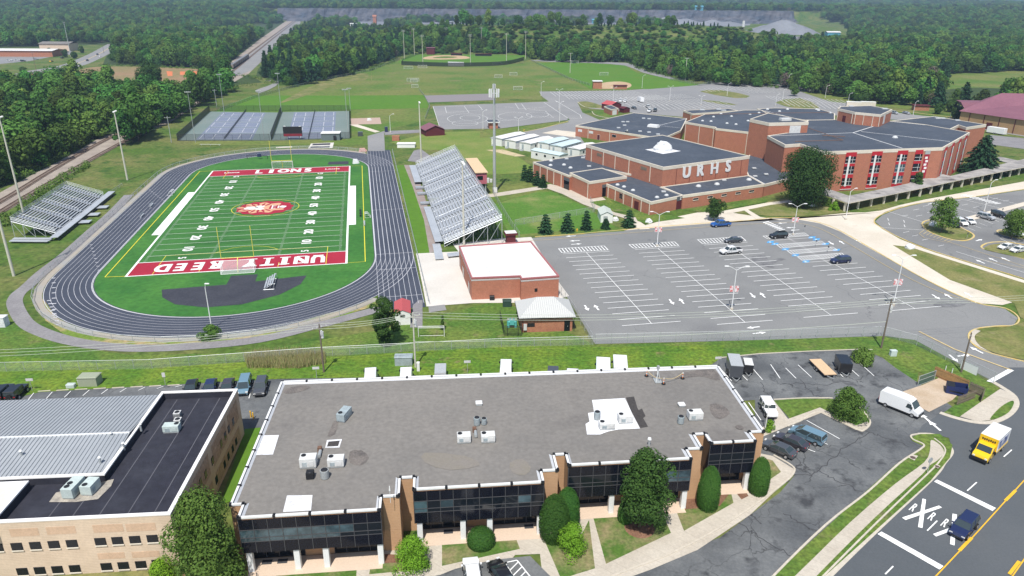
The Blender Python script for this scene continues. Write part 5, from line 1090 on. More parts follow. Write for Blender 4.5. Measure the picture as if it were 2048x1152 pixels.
for x, y in ((1102, 322), (1101, 331), (1128, 330), (1141, 336)): skylight(x, y, 5)
for x, y in ((1133, 318), (1178, 333), (1166, 316)): skylight(x, y, 5, .6, False)
for x, y in ((1235, 370), (1248, 374), (1266, 381), (1314, 395), (1333, 391)): skylight(x, y, 4.1, .7)
for x, y in ((1397, 373), (1434, 369), (1498, 360)): skylight(x, y, 4.3, .9)
for x, y in ((1327, 384), (1448, 361), (1508, 337), (1532, 349), (1510, 353)): skylight(x, y, 4.2, .6, False)
for x, y in ((1246, 244), (1255, 244), (1287, 237), (1298, 238), (1237, 256), (1249, 251), (1280, 263), (1298, 265), (1316, 269)): skylight(x, y, 5, .7, False)
for x, y in ((1405, 242), (1422, 243), (1427, 234), (1463, 233), (1442, 228), (1454, 247), (1472, 249), (1496, 242), (1500, 229), (1518, 226)): skylight(x, y, 9, .7)
for x, y in ((1535, 219), (1559, 223), (1575, 219), (1633, 219), (1637, 221), (1660, 226)): skylight(x, y, 9, .8)
skylight(1790, 275.5, 13.4, 1.0); skylight(1702, 213, 18, .8, False); skylight(1769, 218, 18, 1, False)
for x, y in ((1885, 237), (1914, 241), (1875, 237)): skylight(x, y, 12.4, .9, False)
for x, y in ((1404, 220), (1437, 219), (1447, 221)): skylight(x, y, 5, 1.1, False)
q = MB(); q.box(G(1307, 254, 5), (5, 3, 1.1), -.6, 0, .9, .9); q.build('roof_unit', white_metal, sch)
q = MB(); q.box(G(1570, 241, 17.2), (4, 2, .9), .2); q.build('roof_unit', hvac, sch)
# pipes on roof
q = MB(); q.path([G(1590, 283, 13.9), G(1686, 280, 13.9)], .12, 4); q.path([G(1617, 256, 13.9), G(1686, 280, 13.9)], .12, 4); q.path([G(1645, 271, 13.9), G(1690, 273, 13.9)], .12, 4); q.build('roof_pipe', rust, sch)
q = MB(); q.path([G(1410, 229, 9.6), G(1560, 226, 9.6), G(1660, 225, 9.6)], .12, 4); q.build('roof_pipe', rust, sch)
# gym: letters, pilaster joints, downspouts, vents
A, B = xy(GY[0]), xy(GY[1])
gf = [xy(G(1326.5, 334.5, GH)), xy(G(1499, 312, GH))]; gl = [xy(G(1172, 289, GH)), xy(G(1326.5, 334.5, GH))]
gd, gn = frame(*gf); gang = atan2(gd.y, gd.x)
for ch, x, y in (('U', 1373, 345), ('R', 1400, 341.5), ('H', 1428.5, 337), ('S', 1456, 333)):
	p = onwall(x, y, *gf)+gn*.12
	M_ = Matrix.Translation(p) @ Matrix.Rotation(gang, 4, 'Z') @ Matrix.Rotation(pi/2, 4, 'X')
	text('letter', ch, 5.1, M_, white_metal, ext=.06, sx=.95, parent=sch, bold=.27)
j = MB()
for k in range(1, 7):
	t_ = k/6.6; c = gf[0].lerp(gf[1], t_)+gn*.02; MB().prism([c-gd*.07, c+gd*.07, c+gd*.07+gn*.04, c-gd*.07+gn*.04], 4.2, GH-.95).build('wall_joint', maroon, sch)
def spouts(A, B, ts, z0, z1, m=cream, r=.1):
	d, n = frame(A, B)
	for t_ in ts: c = xy(A).lerp(xy(B), t_)+n*.12; MB().prism([c-d*r-n*r, c+d*r-n*r, c+d*r+n*r, c-d*r+n*r], z0, z1).build('downspout', m, sch)
spouts(*gl, (.09, .26, .42, .6, .86), 4.5, GH-.9)
for t_ in (.2, .78): c = gl[0].lerp(gl[1], t_); wb(MB(), *gl, c, 3.0, 7.6, 8.6, .06).build('louvre', wood_grey, sch)
for (a, b, h, ts) in (((1066, 324), (1139, 351.5), 5, (.02, .22, .42, .6, .8)), ((1139.5, 345.5), (1179, 363.5), 5.6, (.06, .95)), ((1207, 365.5), (1302.5, 404), 4.1, (.12, .28, .46, .64, .82, .98)), ((1151.5, 250.5), (1325, 277), 5, (.16, .42)), ((1370.7, 244), (1430.5, 254), 9, (.03, .5, .97)), ((1431.5, 256.5), (1497, 264), 9, (.98,)), ((1366.6, 220.7), (1384.8, 227.4), 5, (.9,))): spouts(G(*a, h), G(*b, h), ts, 0, h-.6)
d_, n_ = frame(pb[0], pb[1]); spouts(pb[0], pb[1], (.05, .9), 13.4, 17.2); spouts(pb[1], pb[2], (.05, .5, .98), 13.4, 17.2); spouts(pb[2], pb[3], (.9,), 13.4, 17.2)
wb(MB(), pb[0], pb[1], pb[0].lerp(pb[1], .45), 1.8, 13.4, 15.8, .08).build('door', maroon, sch)
wb(MB(), pb[3], pb[4], pb[3].lerp(pb[4], .35), 2.6, 13.8, 17.1, .08).build('louvre', hvac, sch)
wb(MB(), G(1538.4, 246, 17.2), G(1617, 244, 17.2), xy(G(1538.4, 246, 17.2)).lerp(xy(G(1617, 244, 17.2)), .68), 4.4, 11.5, 16, .08).build('louvre', hvac, sch)
# entrances (dark recesses under dark lintels)
for A, B, x, y, w_, h_ in ((G(1066, 324, 5), G(1139, 351.5, 5), 1133, 370, 3.2, 3.0), (G(1179, 363.5, 5.6), G(1253.5, 352.5, 5.6), 1214, 385, 4, 3.0)):
	P_ = onwall(x, y, A, B); e = wb(MB(), A, B, P_, w_, .1, h_, .06).build('entrance', glassd, sch)
	wb(MB(), A, B, P_, w_+.2, h_, h_+1.0, .1).build('lintel', mat('lintel_grey', (.10, .11, .12), .6) if 'lintel_grey' not in MT else MT['lintel_grey'], sch)
A, B = G(1302.5, 404, 4.1), G(1366, 390.5, 4.1); P_ = onwall(1359, 410, A, B); wb(MB(), A, B, P_, 2.9, .1, 2.7, .12).build('entrance', maroon, sch); wb(MB(), A, B, P_, 3.0, 2.7, 4.0, .16).build('lintel', MT['lintel_grey'], sch)
d, n = frame(A, B); p = xy(P_)+n*.22+Vector((0, 0, 3.35)); text('entrance_number', '2', 1.3, Matrix.Translation(p) @ Matrix.Rotation(atan2(d.y, d.x), 4, 'Z') @ Matrix.Rotation(pi/2, 4, 'X'), white_metal, parent=sch, bold=.04, ext=.02)
A, B = G(1207, 365.5, 4.1), G(1302.5, 404, 4.1)
for x, y, w_, h_, m_ in ((1242, 392, 1.7, 1.6, glassd), (1273, 408, 2.2, 2.4, maroon)): window(sch, A, B, (x, y), w_, h_, m_, cream if m_ is glassd else maroon, zc=2.2 if m_ is glassd else 1.3, name='window' if m_ is glassd else 'door')
A, B = G(1366.2, 390.8, 4.25), G(1528, 368.5, 4.25)
for x, y in ((1391, 401), (1420, 396), (1448, 391), (1476, 387), (1503, 382)): window(sch, A, B, (x, y), 2.0, .55, glassd, cream, cream, zc=2.6)
A, B = G(1151.5, 250.5, 5), G(1325, 277, 5)
for x, y in ((1160, 265), (1182, 267), (1228, 275)): window(sch, A, B, (x, y), 2.2, 1.0, hvac if x < 1200 else glassd, white_metal, zc=2.9)
window(sch, A, B, (1197, 275), 1.4, 2.2, maroon, white_metal, zc=1.2, name='door')
# window strips of the classroom block: front and receding wall
A, B = G(1648, 303.5, 13.4), G(1886.5, 295, 13.4); d, n = frame(A, B)
def strip_w(A, B, xpx, y, w_, full=True):
	d, n = frame(A, B); P_ = onwall(xpx, y, A, B); c = xy(P_)
	s = wb(MB(), A, B, c, w_, .7, 12.9, .10).build('window_strip', red_panel, sch)
	for z0_, z1_ in ((9.4, 11.5), (5.8, 8.3), (2.0, 4.4)):
		wb(MB(), A, B, c, w_*.96, z0_, z1_, .12).build('window', glassb if (int(xpx)+int(z0_)) % 3 == 1 else glassd, s)
		mu = MB(); wb(mu, A, B, c, w_*.94, (z0_+z1_)/2-.05, (z0_+z1_)/2+.05, .15); wb(mu, A, B, c+d*w_*.2, .1, z0_, z1_, .15); wb(mu, A, B, c, w_*.96, z0_-.12, z0_, .15); mu.build('window_frame', white_metal, s)
	if full: wb(MB(), A, B, c-d*w_*.12, w_*.17, 1.6, 11.7, .2).build('fin', white_metal, s)
	wb(MB(), A, B, c, w_+.3, .55, .7, .2).build('sill', white_metal, s)
for x in (1698, 1749, 1799.5): strip_w(A, B, x, 335, 3.9)
strip_w(A, B, 1833, 330, 2.9, False)
P_ = onwall(1849, 333, A, B); bn = wb(MB(), A, B, P_, 1.9, 3.3, 11.3, .18).build('banner', maroon_paint, sch); wb(MB(), A, B, P_, 1.9, 11.35, 12.6, .2).build('banner_bracket', galv, sch)
q = MB()
for k in range(5): wb(q, A, B, P_+d*(.2 if k % 2 else -.15), 1.0, 5.2+k*1.15, 5.95+k*1.15, .2)
q.build('banner_print', letters, sch)
A, B = G(1886.5, 295, 13.4), G(1939.5, 265, 13.4)
for t_ in (.12, .38, .64, .88):
	c = xy(A).lerp(xy(B), t_); s = wb(MB(), A, B, c, 3.6, .7, 12.9, .10).build('window_strip', red_panel, sch)
	for z0_, z1_ in ((9.4, 11.5), (5.8, 8.3), (2.0, 4.4)): wb(MB(), A, B, c, 3.3, z0_, z1_, .12).build('window', glassd, s)
	wb(MB(), A, B, c, .5, 1.6, 11.7, .3).build('fin', white_metal, s)
tag(MB().dome(G(1326, 300, GH-.1), 3.3, 3.0, 14, 5).build('roof_dome', tarp), 'large white wrapped dome sitting on a white square on the gym roof', 'dome cover')
o = bpy.data.objects['roof_dome']
for v_ in o.data.vertices:
	if v_.co.z > GH+.1: v_.co += Vector((random.uniform(-.35, .35), random.uniform(-.35, .35), random.uniform(-.3, .25)))
MB().face([G(x, y, GH-.08) for x, y in ((1290, 299), (1326, 308), (1362, 302), (1325, 295))]).build('roof_patch', white_coat, sch)
q = MB(); q.path([G(1241, 277, 0)+Vector((0, 0, 2)), G(1254, 266, 5)+Vector((0, 0, 1.2)), G(1262, 276, 2)], .35, 6); q.build('duct', galv, sch)
# ---- portable classrooms ----
pd = Vector((10.6, 14.1, 0)).normalized(); pn = Vector((pd.y, -pd.x, 0))
def portable(px, ln, w_, h, label, roofm, hw=.55):
	b = xy(G(*px)); r = thing('portable_classroom', label, 'portable classroom', tuple(b), 0, 'white portable classrooms beside the school')
	c = [b, b+pn*w_, b+pn*w_+pd*ln, b+pd*ln]
	MB().prism(c, 0, h).build('wall', white_wall, r)
	e = .25; A0 = b-pn*e-pd*e; B0 = b+pn*(w_+e)-pd*e; M0 = b+pn*w_/2-pd*e; L_ = pd*(ln+2*e); q = MB()
	vs = [(A0.x, A0.y, h), (M0.x, M0.y, h+hw), (B0.x, B0.y, h)]; vs += [((Vector(v)+L_).x, (Vector(v)+L_).y, v[2]) for v in vs]
	q.mesh(vs, [(0, 1, 4, 3), (1, 2, 5, 4), (0, 2, 1), (3, 4, 5), (0, 3, 5, 2)]); rf = q.build('roof', roofm, r)
	for s in (.22, .5, .78):
		cc = b+pd*ln*s+pn*(w_+.03); MB().prism([cc-pd*.5, cc+pd*.5, cc+pd*.5+pn*.04, cc-pd*.5+pn*.04], 1.5, 2.4).build('window', glassd, r)
	cc = b+pn*w_*.3-pd*.03; MB().prism([cc-pn*.45, cc+pn*.45, cc+pn*.45-pd*.04, cc-pn*.45-pd*.04], .6, 2.6).build('door', hvac_grey, r)
	q = MB()
	for k in range(4): q.prism([cc-pn*.7-pd*(.3+k*.3), cc+pn*.7-pd*(.3+k*.3), cc+pn*.7-pd*(.6+k*.3), cc-pn*.7-pd*(.6+k*.3)], 0, .6-k*.15)
	q.build('steps', galv, r)
pr_ = mat('roof_portable_blue', (.50, .60, .62), .6, fine=.05)
for i, (px, ln, m_, lb) in enumerate((((983, 290), 17, roof_white, 'furthest left in the back group with cream roof'), ((1010, 295), 17, roof_white, 'second from the left in the back group'), ((1039, 300), 17, roof_white, 'third from the left with bright white roof'), ((1075, 300), 15, pr_, 'with pale blue roof behind the near ones'), ((1100, 306), 15, pr_, 'with pale blue roof beside the gym'), ((1135, 312), 14, roof_white, 'right beside the left wall of the gym'))): portable(px, ln, 5.6, 3.3, 'white portable classroom, '+lb, m_)
b = G(1062, 316); r = thing('portable_classroom', 'white portable classroom with long pale side nearest the dark-roofed wing', 'portable classroom', tuple(xy(b)), 0, 'white portable classrooms beside the school')
A, B = xy(G(1062, 316)), xy(G(1136, 331)); d = (B-A).normalized(); n = Vector((-d.y, d.x, 0)); ln = 15
MB().prism([A, A+d*ln, A+d*ln+n*5, A+n*5], 0, 3.2).build('wall', white_wall, r); q = MB(); a_, b_ = A-d*.2-n*.2, A+d*(ln+.2)-n*.2; q.mesh([(a_.x, a_.y, 3.2), (b_.x, b_.y, 3.2), (b_.x+n.x*5.4, b_.y+n.y*5.4, 3.2), (a_.x+n.x*5.4, a_.y+n.y*5.4, 3.2), (a_.x+n.x*2.7, a_.y+n.y*2.7, 3.75), (b_.x+n.x*2.7, b_.y+n.y*2.7, 3.75)], [(0, 1, 5, 4), (3, 4, 5, 2), (0, 4, 3), (1, 2, 5)]); q.build('roof', pr_, r)
for s in (3, 7.5, 12): c = A+d*s-n*.03; MB().prism([c-d*.5, c+d*.5, c+d*.5-n*.04, c-d*.5-n*.04], 1.5, 2.3).build('window', glassd, r)
# ---- covered walkway ----
wk = thing('covered_walkway', 'long flat-roofed covered walkway on pale concrete posts along the bus lane', 'walkway', tuple(xy(G(1800, 400))))
fr = [(1696, 404), (1843, 376), (1912, 361), (2048, 333), (2200, 300)]; bk = [(1660, 392), (1700, 395), (1845, 364), (1905, 352), (2048, 320), (2200, 287)]
zt = 3.1
top = [G(*p, zt) for p in [(1660, 393), (1697, 406), (1843, 376), (1912, 361), (2048, 334), (2200, 303), (2200, 286), (2048, 318), (1905, 351), (1840, 362), (1700, 391)]]
MB().prism([xy(p) for p in top], zt-.25, zt-.02).build('fascia', cream, wk); MB().face([(p.x, p.y, zt) for p in top]).build('roof', shingle, wk)
br = [G(*p, zt-.06) for p in ((1843, 364), (1880, 358), (1905, 353), (1880, 347), (1850, 350))]; MB().prism([xy(p) for p in br], zt-.3, zt-.05).build('roof_link', shingle, wk)
br = [G(*p, zt-.06) for p in ((1640, 372), (1700, 392), (1672, 396), (1640, 388))]; MB().prism([xy(p) for p in br], zt-.3, zt-.07).build('roof_link', shingle, wk)
br = [G(*p, zt-.06) for p in ((1985, 318), (2000, 313), (2060, 326), (2048, 333))]; MB().prism([xy(p) for p in br], zt-.3, zt-.08).build('roof_link', shingle, wk)
fl0 = [G(*p, zt) for p in fr]; 
def along(pts, step):
	out = []; acc = 0
	for a, b in zip(pts, pts[1:]):
		l = (b-a).length
		while acc < l: out.append((a+(b-a)*acc/l, (b-a).normalized())); acc += step
		acc -= l
	return out
for i, (p, d) in enumerate(along(fl0, 6.2)):
	n = Vector((-d.y, d.x, 0)); c = xy(p)+n*.7; MB().prism([c-d*.25-n*.25, c+d*.25-n*.25, c+d*.25+n*.25, c-d*.25+n*.25], 0, zt-.24).build('post', cream, wk)
	c = c+n*4.2; MB().prism([c-d*.25-n*.25, c+d*.25-n*.25, c+d*.25+n*.25, c-d*.25+n*.25], 0, zt-.24).build('post', cream, wk)
# ---- far right purple-roofed building ----
pu = thing('recreation_building', 'long tan building with a huge dull purple hipped roof at the right edge', 'building', tuple(xy(G(2000, 240))))
ev = [G(1918, 222, 7), G(2200, 262, 7), G(2330, 205, 7), G(1968, 198, 7)]; wq = offset([xy(p) for p in ev], -.9)
MB().prism(wq, 0, 6.9).build('wall', mat('tan_wall', (.42, .27, .14), .9, (.36, .23, .12), sc=.1, fine=.1), pu)
rdg = [G(2004, 186, 15), G(2250, 192, 15)]
MB().mesh([*ev, *rdg], [(0, 1, 5, 4), (1, 2, 5), (2, 3, 4, 5), (3, 0, 4)]).build('roof', roof_purple, pu)
ev = [G(1930, 219, 6.5), G(1912, 200, 6.5), G(1965, 201, 6.5), G(1985, 214, 6.5)]; rdg = [G(1922, 204, 10), G(1980, 206, 10)]
MB().mesh([*ev, *rdg], [(0, 1, 4), (1, 2, 5, 4), (2, 3, 5), (3, 0, 4, 5)]).build('roof', roof_purple, pu)
for k in range(8): t_ = .08+k*.12; P_ = wq[0].lerp(wq[1], t_); wb(MB(), wq[0], wq[1], P_, .35, 0, 6.7, .15).build('pilaster', maroon, pu)
P_ = wq[0].lerp(wq[1], .25); wb(MB(), wq[0], wq[1], P_, 3, 0, 3.4, .1).build('door', maroon, pu)
# ---- small outbuildings ----
def shed(name, px, front, depthm, w_, h, rh, wallm, roofm, label, cat, over=.25, door=None, gable_front=True):
	"""gabled shed: front-left base pixel, direction towards 'front' pixel along the front wall"""
	a = xy(G(*px)); d = (xy(G(*front))-a).normalized(); n = Vector((-d.y, d.x, 0)); r = thing(name, label, cat, tuple(a))
	MB().prism([a, a+d*w_, a+d*w_+n*depthm, a+n*depthm], 0, h).build('wall', wallm, r)
	e = over; q = MB()
	if gable_front:
		f = [a-d*e-n*e, a+d*w_/2-n*e, a+d*(w_+e)-n*e]; L_ = n*(depthm+2*e)
	else:
		f = [a-n*e-d*e, a+n*depthm/2-d*e, a+n*(depthm+e)-d*e]; L_ = d*(w_+2*e)
	vs = [(f[0].x, f[0].y, h), (f[1].x, f[1].y, h+rh), (f[2].x, f[2].y, h)]; vs += [(v[0]+L_.x, v[1]+L_.y, v[2]) for v in vs]
	q.mesh(vs, [(0, 1, 4, 3), (1, 2, 5, 4)]); rf = q.build('roof', roofm, r)
	q = MB(); i0 = (0, 1, 2); s = .25
	g0 = [(a.x, a.y, h), ((a+d*w_/2).x, (a+d*w_/2).y, h+rh*.92), ((a+d*w_).x, (a+d*w_).y, h)] if gable_front else [(a.x, a.y, h), ((a+n*depthm/2).x, (a+n*depthm/2).y, h+rh*.92), ((a+n*depthm).x, (a+n*depthm).y, h)]
	LL = n*depthm if gable_front else d*w_
	q.face(g0); q.face([(g[0]+LL.x, g[1]+LL.y, g[2]) for g in g0]); q.build('gable', wallm, r)
	if door: c = a+d*w_*door[0]-n*.03; MB().prism([c-d*door[1]/2, c+d*door[1]/2, c+d*door[1]/2-n*.05, c-d*door[1]/2-n*.05], door[3], door[3]+door[2]).build(door[4] if len(door) > 4 else 'door', door[5] if len(door) > 5 else maroon, r)
	return r
sd = shed('storage_shed', (791, 651), (828, 649), 6.0, 2.9, 2.5, .7, white_wall, roof_red, 'white shed with red gabled roof beside the end of the track straight', 'shed', .15, (.5, .9, .5, 1.7, 'window', glassd))
shed('storage_shed', (852, 273), (883, 271), 9.5, 9.0, 2.7, 2.0, maroon, mat('roof_maroon', (.20, .085, .11), .8), 'large maroon shed with purple-brown gabled roof beside the play area', 'shed', .4)
shed('storage_shed', (1201, 446), (1224, 446), 6.5, 3.4, 2.4, .9, white_wall, mat('roof_sage', (.46, .50, .45), .8), 'white garden shed with grey-green roof between the small conifers', 'shed', .2, (.4, 1.2, 1.9, .1, 'door', galv))
shed('storage_shed', (1203, 217), (1220, 220), 8, 8, 2.8, 1.6, maroon, roof_red, 'shed with bright maroon roof behind the guard hut in the north car park', 'shed', .3, gable_front=False)
gh = thing('guard_hut', 'brick hut with flat dark roof and white garage door at the car park entrance', 'hut', tuple(xy(G(1224, 230)))); P = block([(1208, 213), (1222, 219), (1237, 217), (1222, 210)], 3.2, gh, brick, roof_dark, cream, .5); A, B = G(1222, 219, 3.2), G(1237, 217, 3.2); window(gh, A, B, (1229, 226), 3.4, 2.4, white_metal, cream, zc=1.3, name='garage_door')
shed('storage_shed', (1247, 226), (1259, 225), 4, 4.3, 2.3, .9, maroon, maroon, 'small dark red shed right of the brick guard hut', 'shed', .3)
tk = thing('brick_kiosk', 'brick kiosk with dark roof and white overhanging fascia beneath the tall cell tower', 'kiosk', tuple(xy(G(988, 258)))); c = xy(G(986, 256)); MB().box((c.x, c.y, 0), (4.2, 4.2, 2.9), .2).build('wall', brick, tk); MB().box((c.x, c.y, 2.9), (5.8, 5.8, .45), .2).build('fascia', white_metal, tk); MB().box((c.x, c.y, 3.36), (5.4, 5.4, .25), .2, 0, .8, .8).build('roof', roof_dark, tk)
sb = thing('baseball_press_box', 'maroon press box tower behind the home plate of the far baseball field', 'press box', tuple(xy(G(862, 109)))); c = xy(G(862, 109)); MB().box((c.x, c.y, 0), (9, 7, 7)).build('wall', maroon, sb); MB().box((c.x, c.y, 7), (10, 8, .6)).build('roof', roof_purple, sb)
sb = thing('white_garage', 'white flat-roofed garage with grey doors behind the baseball field', 'garage', tuple(xy(G(948, 99)))); c = xy(G(948, 99)); MB().box((c.x, c.y, 0), (15, 12, 6)).build('wall', white_wall, sb); MB().box((c.x-1, c.y-6.1, .2), (5, .3, 4)).build('garage_door', hvac_grey, sb); MB().box((c.x, c.y, 6), (15.5, 12.5, .4)).build('roof', roof_white, sb)
sb = thing('softball_press_box', 'salmon coloured two-storey press box with white roof beside the softball diamond', 'press box', tuple(xy(G(1194, 176)))); c = xy(G(1194, 177)); MB().box((c.x, c.y, 0), (6.2, 5, 5)).build('wall', brick_pale, sb); MB().box((c.x, c.y, 5), (7, 6, .4)).build('roof', roof_white, sb)
sb = thing('dugout', 'long low brick dugout beside the softball infield', 'dugout', tuple(xy(G(1240, 178)))); c = xy(G(1240, 178)); MB().box((c.x, c.y, 0), (9, 4, 2.4)).build('wall', brick_pale, sb); MB().box((c.x, c.y, 2.4), (9.8, 5, .3)).build('roof', maroon, sb)
for x, y, w_, lb in ((913, 111, 12, 'long dark dugout left of the baseball gate'), (967, 112, 18, 'long dark dugout right of the baseball gate')):
	sb = thing('dugout', lb, 'dugout', tuple(xy(G(x, y)))); c = xy(G(x, y)); MB().box((c.x, c.y, 0), (w_, 4, 2.2)).build('wall', black_metal, sb); MB().box((c.x, c.y, 2.2), (w_+.8, 5, .3)).build('roof', maroon, sb)
for x, lb in ((1706, 'left'), (1735, 'right')):
	sb = thing('shipping_container', 'cream storage container on the grass beyond the school roofs, %s one of two' % lb, 'container', tuple(xy(G(x, 215)))); c = xy(G(x, 214)); MB().box((c.x, c.y, 0), (8, 3, 3), -.25).build('body', cream, sb); MB().box((c.x, c.y, 3), (8.1, 3.1, .15), -.25).build('roof', white_wall, sb)
sb = thing('bin_store', 'small brown walled bin store with flat roof near the round trees', 'bin store', tuple(xy(G(1840, 218)))); c = xy(G(1840, 220)); MB().box((c.x, c.y, 0), (8, 5, 2.6), -.2).build('wall', brick_pale, sb); MB().box((c.x, c.y, 2.6), (9, 6, .3), -.2).build('roof', maroon, sb)
# quarry works and other far buildings
def far_b(x, y, w_, dpt, h, m_, lb, name='industrial_building', rm_=None, gb=False):
	c = G(x, y); t_ = 0
	for _ in range(12): c = G(x, y, terr(c.x, c.y))
	z = terr(c.x, c.y); r = thing(name, lb, 'building', (c.x, c.y, z-1)); MB().box((0, 0, 0), (w_, dpt, h+1)).build('wall', m_, r, world=False); q = MB(); e = 1
	q.mesh([(-w_/2-e, -dpt/2-e, h+1), (w_/2+e, -dpt/2-e, h+1), (w_/2+e, 0, h+1+h*.25), (-w_/2-e, 0, h+1+h*.25), (w_/2+e, dpt/2+e, h+1), (-w_/2-e, dpt/2+e, h+1)], [(0, 1, 2, 3), (3, 2, 4, 5)]); q.build('roof', rm_ or m_, r, world=False); return r
bl_ = mat('works_blue', (.12, .36, .46), .6, (.1, .32, .42), sc=.02); 
far_b(1192, 47, 22, 14, 9, bl_, 'small bright blue industrial shed in front of the quarry face'); far_b(1300, 47, 44, 20, 10, bl_, 'long blue industrial building beside the grey gravel heaps'); far_b(1394, 44, 24, 16, 11, bl_, 'blue shed between two grey gravel heaps')
far_b(1664, 73, 22, 14, 7, bl_, 'small blue shed with white roof at the edge of the right-hand woods', rm_=roof_white)
far_b(1000, 44, 70, 30, 11, white_wall, 'large white industrial plant below the quarry face', rm_=mat('plant_roof', (.35, .42, .44), .7)); far_b(750, 47, 8, 8, 16, brick_pale, 'slim pale tower building at the foot of the quarry'); far_b(712, 52, 24, 10, 5, white_wall, 'low white sheds among the trees left of the quarry')
far_b(52, 112, 70, 22, 6, brick_pale, 'long shopping strip with white roof beside the highway', rm_=roof_white); far_b(120, 101, 34, 20, 8, brick_tan, 'tan brick store at the end of the shopping strip', rm_=roof_gravel)
for x, y, w_ in ((648, 13, 45), (695, 15, 60), (1790, 14, 140), (1880, 15, 110), (1330, 8, 60), (1440, 6, 50), (1650, 12, 60), (1990, 16, 80), (522, 25, 25), (540, 26, 20), (1185, 10, 50), (1090, 12, 60), (60, 11, 50), (250, 20, 60), (120, 7, 60), (1560, 9, 50), (400, 14, 40)): far_b(x, y, w_, 40, 9, white_wall, 'pale low building far off among the trees near the skyline', 'distant_building', rm_=roof_white)['group'] = 'distant pale buildings near the skyline'
q = thing('quarry_conveyor', 'long sloping conveyor gantry on legs above the quarry plant', 'conveyor', tuple(G(910, 40))); m_ = MB(); m_.path([G(885, 47, 3), G(935, 36, 3)], 1.6, 4); m_.path([G(880, 43, 3), G(930, 45, 3)], 1.2, 4); m_.build('belt', galv, q); m_ = MB()
for k in range(5): t_ = k/4; m_.tube(G(890+10*k, 46), G(890+10*k, 45-2*k, 0)+Vector((0, 0, 4)), .8)
m_.build('leg', galv, q)
q = thing('quarry_conveyor', 'pair of conveyor arms beside the tall grey silo at the spoil heap', 'conveyor', tuple(G(1490, 60))); m_ = MB(); m_.path([G(1420, 50, 2), G(1490, 62, 6)], 1.4, 4); m_.path([G(1430, 58, 2), G(1480, 60, 5)], 1.2, 4); m_.build('belt', galv, q); m_ = MB(); m_.tube(G(1485, 66), G(1485, 66)+Vector((0, 0, 22)), 3, 2.4, 10); m_.build('silo', hvac, q)
# quarry faces and heaps
q = MB(); vs = []; fs = []
K_ = 150
for i in range(K_+1):
	xx = -640+1400*i/K_
	for j_, (zz, yy) in enumerate(((-1, 2052), (8, 2060), (9, 2070), (18, 2078), (19, 2088), (31.5, 2098), (31.5, 2140))): vs.append((xx, yy+random.uniform(-5, 5)+9*sin(xx/60), zz*(1 if zz > 30 else .72+.28*sin(xx/47)*sin(xx/19))+random.uniform(-1, 1)))
for i in range(K_):
	for j_ in range(6): fs.append((i*7+j_, i*7+7+j_, i*7+8+j_, i*7+j_+1))
q.mesh(vs, fs); struct(q.build('quarry_face', rock))
for pts_ in ([(640, 47), (760, 50), (900, 48), (1000, 49), (1120, 48), (1290, 49), (1440, 50), (1500, 52), (1500, 40), (1300, 38), (900, 40), (640, 42)],): struct(MB().face([G(x, y, .3) for x, y in pts_]).build('quarry_floor', gravel))
def heap(x, y, r, h, z=0):
	c = G(x, y, z); v = MB(); n1 = 18; rings = ((1, 0), (.8, .25), (.5, .6), (.22, .9), (.08, 1))
	vs = []; fs = []
	for k, (rr, hh) in enumerate(rings):
		for i in range(n1): a = 2*pi*i/n1; w_ = random.uniform(.86, 1.14) if k < 3 else 1; vs.append((c.x+r*rr*w_*cos(a)*1.3, c.y+r*rr*w_*sin(a), z-2+(h+2)*hh*random.uniform(.93, 1.05)))
	vs.append((c.x, c.y, z+h))
	for k in range(4):
		for i in range(n1): fs.append((k*n1+i, k*n1+(i+1) % n1, (k+1)*n1+(i+1) % n1, (k+1)*n1+i))
	for i in range(n1): fs.append((4*n1+i, 4*n1+(i+1) % n1, 5*n1))
	v.mesh(vs, fs); return struct(v.build('gravel_heap', gravel))
heap(1335, 49, 60, 17); heap(1370, 48, 45, 13); heap(1425, 50, 40, 12); heap(1455, 52, 50, 10); heap(1565, 68, 55, 24); heap(1530, 66, 40, 14); heap(1600, 70, 40, 12)
struct(MB().face([G(x, y, .35) for x, y in [(1450, 62), (1500, 60), (1560, 62), (1650, 68), (1690, 78), (1560, 80), (1480, 76)]]).build('quarry_yard', gravel))
